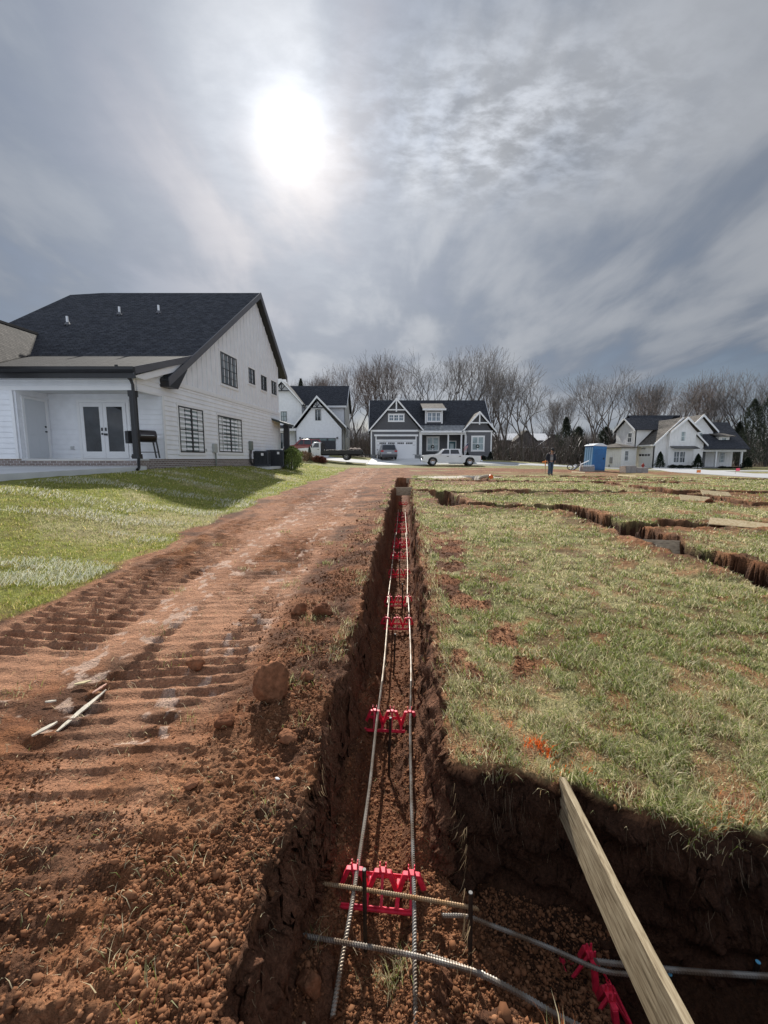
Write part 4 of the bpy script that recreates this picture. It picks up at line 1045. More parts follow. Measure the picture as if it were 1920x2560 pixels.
def rake(mb, p, q, h, w, mi=0):
    """fascia board from p to q (upper edge), height h down, centred thickness w across"""
    p = Vector(p); q = Vector(q); d = (q - p); hor = Vector((d.x, d.y, 0))
    n = hor.cross(Vector((0, 0, 1))).normalized() * w if hor.length > 1e-6 else Vector((0, w, 0))
    mb.prism([p - n / 2, q - n / 2, q - n / 2 - Vector((0, 0, h)), p - n / 2 - Vector((0, 0, h))], n, mi)

# ------------------------------------------------------------------ left farmhouse
def left_house():
    z0 = EYE
    O = Vector((-8.37, 14.6, z0))
    t = root('farmhouse', 'large white farmhouse with a black roof and covered back porch on the left', 'house', O)
    sk = .113
    S = Wall((0, 0, 0), (sk, 1, 0), (1, -sk, 0))     # long gable wall, a = distance back
    def X(s, a): return Vector((s + sk * a, a, 0))
    Fz = Wall((0, 0, 0), (1, 0, 0), (0, -1, 0))
    RB = Wall(X(0, 1.40) , (1, 0, 0), (0, -1, 0))    # porch back wall
    A = 13.6; ln = math.hypot(1, sk)
    # walls ---------------------------------------------------
    side = MB()
    lap(S, side, [(1.40 * ln, .0), (A * ln, .0), (A * ln, 2.80), (1.40 * ln, 2.80)])
    lap(S, side, [(.13, 2.36), (1.399 * ln, 2.36), (1.399 * ln, 3.25), (.13, 2.90)])
    lap(S, side, [(1.40 * ln, 2.802), (1.95 * ln, 2.802), (2.9, 3.60), (2.9, 3.80), (1.40 * ln, 3.30)])
    build('side_wall', side, WLAP, t)
    gb = MB(); up = [(2.2, 2.98), (A * ln, 2.98), (A * ln, 5.75), (10.25 * ln, 8.92), (2.2, 3.30)]
    batten(S, gb, up, .40, .05, .024)
    build('gable_wall', gb, lap_mat('white_board_and_batten', (.80, .81, .83)), t)
    bb = MB(); S.rect(bb, 1.90, A * ln, 2.805, 2.978, 0, .05); S.rect(bb, (1.40) * ln, (1.40) * ln + .13, 0, 2.30, .0, .045); S.rect(bb, A * ln - .12, A * ln, 0, 2.80, 0, .045)
    build('band_board', bb, WTRIM, t)
    fr = MB()
    lap(Fz, fr, [(-22, 0), (-4.06, 0), (-4.06, 2.28), (-22, 2.28)])
    lap(Fz, fr, [(-22, 2.42), (.0, 2.42), (.0, 2.90), (-22, 2.90)])
    build('front_wall', fr, WLAP, t)
    tr = MB(); Fz.rect(tr, -22, -4.06, 2.282, 2.418, -.1, .03); Fz.rect(tr, -4.059, 0, 2.28, 2.418, -.1, .032); Fz.rect(tr, -4.16, -4.06, 0, 2.278, 0.029, .044)
    S.rect(tr, .13, 1.38 * ln, 2.28, 2.358, -.1, .03)
    build('porch_trim', tr, WTRIM, t)
    bk = MB(); lap(RB, bk, [(-4.2, 0), (-.0, 0), (-.0, 2.6), (-4.2, 2.6)])
    build('porch_back_wall', bk, WLAP, t)
    SL = Wall((-4.0, 1.40, 0), (0, -1, 0), (1, 0, 0)); sl_ = MB(); lap(SL, sl_, [(0, 0), (1.38, 0), (1.38, 2.4), (0, 2.4)]); build('porch_side_wall', sl_, WLAP, t)
    ce = MB().box(-4.0, -.02, .02, 1.38, 2.36, 2.41); build('porch_ceiling', ce, mat('porch_ceiling', (.62, .62, .60), .6, noise=(3, .05)), t)
    fl = MB().box(-4.0, .05, -.02, 1.40, -.055, -.002); build('porch_floor', fl, CONC, t)
    # brick base
    br = MB(); Fz.rect(br, -22, .02, -.75, -.06, -.2, .02); S.rect(br, -.02, A * ln, -.75, -.01, -.2, -.01); Fz.rect(br, -22, -4.0, -.06, -.005, -.2, .02); build('brick_base', br, BRICK, t)
    # doors
    def glazed(a0, a1, hinge):
        d = MB(); d0, d1 = .02, 2.03; RB.rect(d, a0, a0 + .13, d0, d1, .02, .06); RB.rect(d, a1 - .13, a1, d0, d1, .02, .06); RB.rect(d, a0 + .13, a1 - .13, d0, .27, .02, .059); RB.rect(d, a0 + .13, a1 - .13, 1.90, d1, .02, .059)
        o = build('glazed_door', d, WTRIM, t)
        g = MB(); RB.rect(g, a0 + .12, a1 - .12, .26, 1.91, .03, .045); build('pane', g, mat('door_glass', (.03, .033, .038), .03, spec=.55, noise=(2, .6)), o)
        h = MB(); ah = a1 - .065 if hinge < 0 else a0 + .065
        RB.rect(h, ah - .03, ah + .03, 1.02, 1.14, .061, .08)
        if hinge > 0: RB.rect(h, ah - .06, ah + .05, .86, .93, .061, .11)
        else: RB.rect(h, ah - .03, ah + .03, .88, .95, .061, .08)
        build('handle', h, BLACK, o)
    fo = -.158
    glazed(-2.96 + fo + .13, -2.12 + fo + .13, -1); glazed(-2.11 + fo + .13, -1.27 + fo + .13, 1)
    dt = MB(); a0 = -2.99; a1 = -1.29; RB.rect(dt, a0 - .11, a0 - .012, 0, 2.16, .017, .05); RB.rect(dt, a1 + .012, a1 + .11, 0, 2.16, .017, .05); RB.rect(dt, a0 - .011, a1 + .011, 2.05, 2.16, .017, .05); build('door_trim', dt, WTRIM, t)
    e = MB(); SL.rect(e, .25, 1.12, .03, 2.04, .02, .05)
    for (p0, p1) in ((.36, .64), (.73, 1.01)):
        for (q0, q1) in ((.18, .72), (.84, 1.50), (1.62, 1.88)): SL.rect(e, p0, p1, q0, q1, .0501, .058)
    o = build('panel_door', e, mat('grey_white_door', (.62, .64, .66), .5), t, bevel=.006)
    h = MB(); SL.rect(h, .29, .34, .95, 1.0, .059, .10); SL.rect(h, .29, .34, 1.12, 1.18, .059, .085); build('handle', h, BLACK, o)
    e = MB(); SL.rect(e, .14, .24, 0, 2.13, .017, .055); SL.rect(e, 1.13, 1.23, 0, 2.13, .017, .055); SL.rect(e, .24, 1.13, 2.05, 2.13, .017, .055); build('door_trim', e, WTRIM, t)
    e = MB(); RB.rect(e, -3.46, -3.38, .34, .46, .017, .045); RB.rect(e, -3.37, -3.33, .34, .46, .017, .06); build('outlet_box', e, mat('grey_outlet', (.5, .5, .5), .5), t)
    # post with downspout
    e = MB().box(-.21, -.03, .03, .21, 0, 2.279); e.box(-.235, -.005, .005, .235, 2.08, 2.278); e.box(-.24, -.0, 0, .24, 0, .16); build('porch_post', e, BLACK, t, bevel=.004)
    e = MB(); e.tube([(-.30, -.40, 3.02), (-.28, -.38, 2.9), (-.03, -.12, 2.62), (.0, -.06, 2.45), (.0, -.055, .15), (.03, -.07, .0), (.20, -.40, -.30), (.24, -.55, -.36)], .05, 6)
    build('downspout', e, BLACK, t, auto=40)
    # windows on side wall  (a along wall)
    def win(a0, a1, q0, q1, **k): return window(S, t, a0 * ln, a1 * ln, q0, q1, **k)
    win(2.40, 4.20, .26, 2.08, units=2, cols=2, rows=4, trim=.09, gm=GLASSC, curtains=True)
    win(5.48, 7.95, .32, 2.02, units=2, cols=3, rows=4, trim=.09, gm=GLASSC, curtains=True)
    win(6.0, 7.66, 3.55, 5.0, units=2, cols=2, rows=4, trim=.09, gm=glass_mat('sky_glass', (.10, .12, .13)))
    for (a0, a1, q0, q1) in ((9.05, 9.85, 4.09, 4.90), (10.72, 11.54, 4.0, 4.83), (12.32, 13.16, 4.0, 4.80)): win(a0, a1, q0, q1, cols=2, rows=3, trim=.07)
    # main roof ------------------------------------------------
    rf = MB(); ov = .32                                      # rake overhang
    def R(s, a, z): return X(s, a) + Vector((0, 0, z))
    e0 = 1.40; ze = 2.92; ap = 10.3; za = 9.15; e1 = 14.3; z1 = 5.35
    sl = (za - ze) / (ap - e0)
    hip = -9.6
    hip = -10.0; slab(rf, [R(ov, e0, ze), R(ov, ap, za), R(hip + 1.6, ap, za), R(hip, ap - .3, za - .21), R(hip, e0, ze)], .10)
    slab(rf, [R(ov, ap, za), R(ov, e1, z1), R(hip, e1, z1), R(hip, ap - .0, za - .22), R(hip + 1.6, ap, za)], .10)
    ro = build('roof', rf, ROOFD, t)
    fa = MB(); w_ = .045
    rake(fa, R(ov + .03, e0 - .02, ze + .02), R(ov + .03, ap, za + .02), .30, .05); rake(fa, R(ov + .03, ap, za + .02), R(ov + .03, e1, z1 + .02), .34, .05)
    build('rake_fascia', fa, mat('charcoal_fascia', (.10, .10, .11), .5, noise=(3, .1)), ro)
    so_ = MB(); slab(so_, [R(ov, e0, ze - .11), R(ov, ap, za - .11), R(-.0, ap, za - .11), R(-.0, e0, ze - .11)], .03); slab(so_, [R(ov, ap, za - .11), R(ov, e1, z1 - .11), R(0, e1, z1 - .11), R(0, ap, za - .11)], .03)
    build('soffit', so_, mat('dark_soffit', (.03, .03, .03), .6), ro)
    # eave return (boxed end) near the porch
    rt = MB(); rt.prism([R(.0, e0 - .02, ze - .08), R(.0, e0 + 1.2, ze + .86), R(.0, e0 + 1.25, ze + .55), R(0, e0 + .55, ze - .30), R(0, e0 - .02, ze - .30)], Vector((ov + .02, 0, 0)))
    build('eave_return', rt, BLACK, ro)
    # porch roof, shallower
    pf = MB(); pe = -.42; zp = 2.94; pj = 3.06; zj = 4.09
    slab(pf, [R(.28, pe, zp), R(.28, pj, zj), R(-19, pj, zj), R(-19, pe, zp)], .08); po = build('porch_roof', pf, shingles('brown_grey_shingles', (.042, .040, .040), (.062, .058, .057)), t)
    fa = MB(); rake(fa, R(.31, pe, zp + .02), R(.31, pj, zj + .02), .24, .05); build('rake_fascia', fa, MATS['charcoal_fascia'], po)
    fs = MB(); lap_ = fs.prism([R(.0, pe + .05, zp - .27), R(0, pe + 2.9, zp + .75), R(0, pe + 2.9, zp + .5), R(0, pe + .6, zp - .29)], Vector((.26, 0, 0))); build('rake_soffit', fs, WTRIM, po)
    fs = MB().prism([R(.28, pe + .02, zp - .10), R(.28, .0, zp - .10), R(-19, .0, zp - .10), R(-19, pe + .02, zp - .10)], (0, 0, -.02)); build('soffit', fs, BLACK, po)
    gu = MB(); prof = [(pe - .14, zp + .0), (pe - .13, zp - .09), (pe - .08, zp - .16), (pe - .0, zp - .16), (pe - .0, zp + .0)]
    gu.prism([(-19, a, b) for a, b in prof], (19.32, 0, 0)); gu.box(-19, .30, pe + .01, pe + .05, zp - .34, zp - .09)
    build('gutter', gu, BLACK, t)
    # vent pipes
    for (px, py) in ((169, 812), (299, 787), (397, 783)):
        d = W(px, py, y=20); d = (d - Vector((0, 0, EYE))).normalized()
        # intersect with roof plane through a: z = ze + sl*(a-e0)
        k = (ze - sl * (e0 + O.y)) / (d.z - sl * d.y); pt = d * k
        q = pt - (O - Vector((0, 0, z0))); q = Vector((q.x, q.y, pt.z))
        v = MB(); v.tube([(q.x, q.y, q.z - .1), (q.x, q.y, q.z + .38)], .05, 8); v2 = MB().lathe([(.14, -.04), (.10, .04), (.055, .10)], (q.x, q.y, q.z + .02), 10)
        o = build('vent_pipe', v, WTRIM, t); build('flashing', v2, mat('lead_flashing', (.12, .12, .13), .5), o)
    # wing roof at far left (plane through three fitted points)
    def on_plane(px, py, zb, ab, slope):
        d = (W(px, py, y=20) - Vector((0, 0, EYE))).normalized(); k = (zb - slope * (ab + O.y)) / (d.z - slope * d.y); p = d * k
        return Vector((p.x - O.x, p.y - O.y, p.z))
    pa = on_plane(93, 837, ze, e0, sl); pb_ = on_plane(78, 889, zj, pj, (zj - zp) / (pj - pe)); pc = on_plane(-6, 910, zp, pe, (zj - zp) / (pj - pe))
    n = (pb_ - pa).cross(pc - pa)
    d = (W(-30, 797, y=20) - Vector((0, 0, EYE))).normalized(); k = n.dot(Vector((pa.x + O.x, pa.y + O.y, pa.z))) / n.dot(d); pd = d * k; pd = Vector((pd.x - O.x, pd.y - O.y, pd.z))
    ext = pd + (pd - pa) * .6; pc2 = pc + (pc - pb_) * 1.2
    wr = MB(); slab(wr, [pa + Vector((0, 0, .04)), pb_ + Vector((0, 0, .04)), pc2 + Vector((0, 0, .04)), ext + Vector((0, 0, .04))], .06); wo = build('wing_roof', wr, shingles('tan_grey_shingles', (.085, .078, .070), (.14, .125, .112)), t)
    rc = MB(); rake(rc, pa + Vector((0, 0, .09)), ext + Vector((0, 0, .09)), .09, .10); build('ridge_cap', rc, BLACK, wo)
    # service boxes on the wall
    def box_on(a, q0, q1, wd, dp, m, nm):
        e = MB(); S.rect(e, a * ln - wd / 2, a * ln + wd / 2, q0, q1, .017, dp); return build(nm, e, m, t, bevel=.01)
    gm = mat('grey_green_box', (.18, .20, .18), .5); gl = mat('pale_grey_box', (.42, .43, .41), .5)
    b1 = box_on(5.0, .28, .68, .28, .14, gl, 'meter_box'); e = MB(); e.tube([S.P(5.05 * ln, .28, .08), S.P(5.05 * ln, -.2, .08), S.P(5.08 * ln, -.6, .08)], .03, 6); build('conduit', e, MATS['grey_green_box'] if 'grey_green_box' in MATS else gm, b1)
    b2 = box_on(8.9, .46, .96, .34, .14, gm, 'meter_box'); e = MB()
    for q in (-.10, .06): e.tube([S.P(8.9 * ln + q, .46, .08), S.P(8.9 * ln + q - .08, .2, .07), S.P(8.9 * ln + q - .06, -.15, .07), S.P(8.9 * ln + q + .12, -.35, .10)], .028, 6)
    build('conduit', e, BLACK, b2)
    b3 = box_on(4.3, .32, .44, .10, .06, gl, 'outlet_box')
    # side porch at the far corner
    pr = MB(); pr.prism([R(0, 12.2, 2.5), R(.95, 12.2, 2.2), R(.95, 12.2, 2.08), R(0, 12.2, 2.38)], (0.1, 1.6, 0)); o = build('side_porch_roof', pr, mat('green_black_roof', (.03, .04, .038), .6), t)
    pr = MB(); 
    pr.box(.55 + sk * 13.3 - .16, .55 + sk * 13.3 + .16, 13.15, 13.45, -.3, 2.2)
    build('side_porch_post', pr, BLACK, t)
    pr = MB().box(.3, 2.4, 13.0, 14.6, -.9, -.25); build('side_porch_floor', pr, CONC, t)
    pr = MB().prism([R(0.02, 13.2, 2.3), R(-8, 13.2, 2.3), R(-8, 13.2, 5.2), R(.02, 13.2, 5.2)], (0, .1, 0)); pr.prism([R(-.02, 13.2, -.3), R(-10, 13.2, -.3), R(-10, 13.2, 5.2), R(-.02, 13.2, 5.2)], (0, .1, 0)); build('rear_wall', pr, WLAP, t)
left_house()

# ---- patio slab and paths
def drape(name, P, dz, m, nx=2, ny=2, th=.12, kind='structure', flat=None):
    """quad P (4 corners) draped on the terrain"""
    mb = MB(); n = nx; k_ = ny; top = []
    for j in range(k_ + 1):
        for i in range(n + 1):
            u = i / n; v = j / k_
            x = (P[0][0] * (1 - u) + P[1][0] * u) * (1 - v) + (P[3][0] * (1 - u) + P[2][0] * u) * v
            y = (P[0][1] * (1 - u) + P[1][1] * u) * (1 - v) + (P[3][1] * (1 - u) + P[2][1] * u) * v
            z = (flat(x, y) if flat else gz(x, y)) + dz; top.append((x, y, z))
    mb.v = top + [(x, y, z - th) for x, y, z in top]; M = (n + 1) * (k_ + 1)
    for j in range(k_):
        for i in range(n):
            a = j * (n + 1) + i; mb.f.append((a, a + 1, a + n + 2, a + n + 1)); mb.f.append((M + a, M + a + n + 1, M + a + n + 2, M + a + 1))
    for i in range(n):
        mb.f.append((i, M + i, M + i + 1, i + 1)); a = k_ * (n + 1) + i; mb.f.append((a, a + 1, M + a + 1, M + a))
    for j in range(k_):
        a = j * (n + 1); mb.f.append((a, a + n + 1, M + a + n + 1, M + a)); a = a + n; mb.f.append((a, M + a, M + a + n + 1, a + n + 1))
    mb.mi = [0] * len(mb.f); o = build(name, mb, m); return tag(o, kind=kind) if kind else o
drape('patio', [(-16, 8.6), (-9.1, 9.6), (-8.1, 14.55), (-16, 14.55)], .0, CONC, 8, 6, .2, flat=lambda x, y: 1.02 + .024 * (y - 8.6) + .04)
drape('street', [(-30, 46.8), (60, 44.2), (60, 47.5), (-30, 52.0)], .03, mat('street_concrete', (.42, .42, .42), .85, noise=(.6, .1)), 60, 6, .1)
drape('kerb', [(-1.5, 44.4), (14, 43.9), (14, 44.15), (-1.5, 44.65)], .06, CONCW, 30, 1, .1)
drape('driveway', [(-1.9, 44.6), (5.2, 44.6), (4.4, 54.2), (-1.5, 54.2)], .06, CONCW, 10, 10, .1)
drape('driveway', [(-13, 48.5), (-6.5, 48.5), (-7.2, 61.0), (-13, 61.0)], .06, CONC, 8, 10, .1)
drape('driveway', [(24, 26.5), (60, 26.5), (60, 34.4), (25, 37.5)], .05, mat('grey_drive', (.42, .42, .42), .85, noise=(.6, .1)), 24, 12, .1)
drape('driveway', [(25.2, 37.4), (31, 34.42), (42, 60.0), (37.5, 60.0)], .052, mat('grey_drive', (.42, .42, .42)), 10, 12, .1)

# ------------------------------------------------------------------ grey cottage (fits: 1 m = 101.8 zoom px)
def grey_house():
    g0 = gz(6, 54); t = root('grey_house', 'dark grey cottage with white trim, two gables and a shed dormer in the centre', 'house', (-1.67, 54, EYE + .02))
    Wf = Wall((0, 0, 0), (1, 0, 0), (0, -1, 0)); Wp = Wall((0, 1.8, 0), (1, 0, 0), (0, -1, 0))
    b = MB()
    lap(Wf, b, [(0, 0.5), (6.25, 0.5), (6.25, 3.35), (0, 3.35)], .15, .012); build('garage_wall', b, GLAP, t)
    b = MB(); batten(Wf, b, [(.05, 3.58), (6.2, 3.58), (3.2, 7.05)], .3, .03, .012); build('gable_wall', b, GLAPD, t)
    b = MB(); lap(Wf, b, [(11.8, 0.4), (15.22, 0.4), (15.22, 3.3), (11.8, 3.3)], .15, .012); build('right_wall', b, GLAP, t)
    b = MB(); batten(Wf, b, [(11.85, 3.5), (15.15, 3.5), (13.55, 5.6)], .3, .03, .012); build('right_gable_wall', b, GLAPD, t)
    b = MB(); lap(Wp, b, [(6.2, 0), (11.9, 0), (11.9, 3.2), (6.2, 3.2)], .15, .012); build('porch_wall', b, GLAPD, t)
    b = MB(); b.box(-.0, .12, .15, 11, -.6, 3.4); b.box(15.1, 15.22, .15, 11, -.6, 3.4); b.box(6.13, 6.25, .13, 1.8, 0, 3.3); b.box(11.8, 11.92, .13, 1.8, 0, 3.3); build('side_wall', b, GLAP, t)
    b = MB(); Wf.rect(b, -.08, .62, -.6, .52, -.1, .06); Wf.rect(b, 5.55, 6.30, -.6, .52, -.1, .06); Wf.rect(b, 11.75, 15.28, -.6, .42, -.1, .06); Wf.rect(b, 6.3, 11.75, -.6, -.02, -.1, .02); build('stone_base', b, STONE, t)
    # white trim
    b = MB(); Wf.rect(b, .0, 6.3, 3.35, 3.58, 0, .08); Wf.rect(b, 11.75, 15.3, 3.3, 3.5, 0, .08); Wf.rect(b, 0, .16, .52, 3.35, .013, .05); Wf.rect(b, 6.1, 6.25, .52, 3.35, .013, .05); Wf.rect(b, 11.8, 11.95, .42, 3.3, .013, .05); Wf.rect(b, 15.06, 15.22, .42, 3.3, .013, .05)
    build('corner_trim', b, WTRIM, t)
    b = MB(); Wf.rect(b, .45, 5.95, 2.78, 3.0, .013, .20); Wf.rect(b, .60, .74, 0.5, 2.78, .013, .09); Wf.rect(b, 5.62, 5.76, .5, 2.78, .013, .09); Wf.rect(b, .74, 5.62, 2.18, 2.38, .013, .09); build('garage_trim', b, WTRIM, t)
    b = MB(); Wf.rect(b, .75, 5.61, -.3, 2.17, -.08, .03)
    for k in range(1, 5): Wf.rect(b, .78, 5.58, k * .42 - .005, k * .42 + .005, .0301, .036)
    o = build('garage_door', b, mat('white_garage_door', (.80, .80, .81), .4), t)
    for k, a in enumerate((1.1, 2.18, 3.35, 4.43)):
        for j in range(4): pb = MB(); Wf.rect(pb, a + j * .215, a + j * .215 + .18, 1.82, 2.03, .031, .045); build('pane', pb, GLASSD, o)
    for s in (3.05, 3.23): h = MB(); Wf.rect(h, s, s + .04, .98, 1.2, .031, .07); build('handle', h, BLACK, o)
    for (a, z) in ((.78, 1.7), (.78, .5), (5.28, 1.7), (5.28, .5)): h = MB(); Wf.rect(h, a, a + .3, z - .015, z + .015, .031, .045); build('hinge', h, BLACK, o)
    # gable timber brackets
    def gable(xc, hw, zt, ze, zc, nm):
        b = MB(); sl = (zt - ze) / hw
        for s in (-1, 1): b.prism([(xc, -.42, zt), (xc + s * hw, -.42, ze), (xc + s * hw, -.42, ze - .22), (xc, -.42, zt - .28)], (0, .05, 0))
        hx = hw * (zt - zc) / (zt - ze); b.box(xc - hx + .1, xc + hx - .1, -.36, -.30, zc - .14, zc); b.box(xc - .08, xc + .08, -.3601, -.299, zc - .3, zt - .2); return build(nm, b, WTRIM, t)
    gable(3.2, 3.42, 7.45, 3.55, 6.07, 'gable_bracket'); gable(13.55, 2.15, 5.85, 3.42, 4.5, 'gable_bracket')
    # roofs
    def gable_roof(xc, hw, zt, ze, d, nm, m):
        b = MB()
        for s in (-1, 1): slab(b, [(xc, -.37, zt - .02), (xc + s * hw, -.37, ze - .02), (xc + s * hw, d, ze - .02), (xc, d, zt - .02)], .10)
        return build(nm, b, m, t)
    gable_roof(3.2, 3.42, 7.45, 3.55, 5.2, 'gable_roof', ROOFN); gable_roof(13.55, 2.15, 5.85, 3.42, 3.5, 'right_gable_roof', ROOFW)
    zr = 8.0; yr = 6.0; b = MB(); slab(b, [(-.3, .9, 3.4), (15.6, .9, 3.4), (15.6, yr, zr), (-.3, yr, zr)], .12); slab(b, [(-.3, yr, zr), (15.6, yr, zr), (15.6, 12, 3.4), (-.3, 12, 3.4)], .12); build('main_roof', b, ROOFD, t)
    b = MB(); b.prism([(0.02, .9, 3.3), (.02, yr, zr - .14), (.02, 11.9, 3.3)], (.1, 0, 0)); b.prism([(15.2, .9, 3.3), (15.2, yr, zr - .14), (15.2, 11.9, 3.3)], (-.1, 0, 0)); build('end_gable_wall', b, GLAPD, t)
    b = MB(); rake(b, (15.62, .9, 3.42), (15.62, yr, zr + .02), .25, .05); rake(b, (-.32, .9, 3.42), (-.32, yr, zr + .02), .25, .05); build('rake_board', b, WTRIM, t)
    # porch
    b = MB(); slab(b, [(5.9, -.35, 3.45), (12.2, -.35, 3.45), (12.2, 2.6, 4.55), (5.9, 2.6, 4.55)], .06)
    o = build('porch_roof', b, METALROOF, t)
    b = MB()
    for k in range(13): a = 6.1 + k * .48; b.prism([(a, -.35, 3.452), (a + .035, -.35, 3.452), (a + .035, 2.55, 4.535), (a, 2.55, 4.535)], (0, 0, .05))
    build('standing_seam', b, METALROOF, o)
    b = MB(); b.box(6.26, 11.79, -.05, .15, 2.98, 3.34); b.box(6.26, 11.79, -.42, -.35, 3.22, 3.44); build('porch_beam', b, WTRIM, t)
    for a in (6.35, 9.75, 11.4): b = MB().box(a - .09, a + .09, -.03, .15, 0, 2.98); build('porch_column', b, WTRIM, t)
    b = MB().box(6.3, 11.75, .02, 1.8, -.5, 0); build('porch_floor', b, CONC, t)
    # windows
    wk = dict(fm=WTRIM, tm=WTRIM)
    gw = glass_mat('pale_reflecting_glass', (.25, .32, .33), .06)
    window(Wp, t, 7.3, 8.75, 1.05, 2.72, cols=1, rows=2, units=2, trim=.12, gm=gw, fw=.06, **wk)
    window(Wf, t, 12.75, 14.2, 1.05, 2.72, cols=1, rows=2, units=2, trim=.12, gm=gw, fw=.06, **wk)
    window(Wf, t, 2.28, 4.12, 4.68, 5.45, cols=2, rows=2, units=3, trim=.1, fw=.07, gm=glass_mat('blue_grey_glass', (.10, .15, .2)), **wk)
    for a in (8.0, 13.45):
        b = MB(); Wq = Wp if a < 10 else Wf
        for k in range(10):
            an = k * .628; c = Wq.P(a + .17 * math.cos(an), 1.55 + .17 * math.sin(an), .06); b.sph(c, .07, 6)
        build('wreath', b, mat('dark_wreath', (.02, .03, .02), .8), t)
    b = MB(); Wp.rect(b, 10.0, 10.95, .0, 2.2, .013, .06); o = build('front_door', b, mat('teal_door', (.02, .09, .11), .4), t)
    b = MB(); Wp.rect(b, 10.22, 10.73, .35, 1.95, .061, .07); build('pane', b, gw, o)
    b = MB(); Wp.rect(b, 9.88, 9.99, 0, 2.3, .013, .05); Wp.rect(b, 10.96, 11.07, 0, 2.3, .013, .05); Wp.rect(b, 9.99, 10.96, 2.21, 2.3, .013, .05); build('door_trim', b, WTRIM, o)
    # dormer
    Wd = Wall((0, 2.2, 0), (1, 0, 0), (0, -1, 0)); k = 56.2 / 54
    b = MB(); b.box(7.05, 9.25, 2.2, 5.6, 4.2, 6.35); build('dormer_wall', b, GLAPD, t)
    b = MB(); Wd.rect(b, 7.0, 7.2, 4.4, 6.35, 0, .05); Wd.rect(b, 9.1, 9.3, 4.4, 6.35, 0, .05); Wd.rect(b, 7.2, 9.1, 6.15, 6.35, 0, .05); build('dormer_trim', b, WTRIM, t)
    window(Wd, t, 7.32, 9.0, 4.82, 5.95, cols=2, rows=2, units=3, trim=.08, fw=.07, gm=MATS['blue_grey_glass'], **wk)
    b = MB(); slab(b, [(6.65, 1.7, 6.38), (9.65, 1.7, 6.38), (9.65, 5.7, 7.6), (6.65, 5.7, 7.6)], .08); o = build('dormer_roof', b, ROOFW, t)
    b = MB(); b.box(6.63, 9.67, 1.64, 1.70, 6.16, 6.40); build('fascia', b, WTRIM, o)
    b = MB(); b.tube([(11.6, -.42, 3.3), (11.9, -.3, 3.0), (12.02, -.08, 2.8), (12.02, -.08, 0)], .04, 6); build('downspout', b, WTRIM, t)
grey_house()

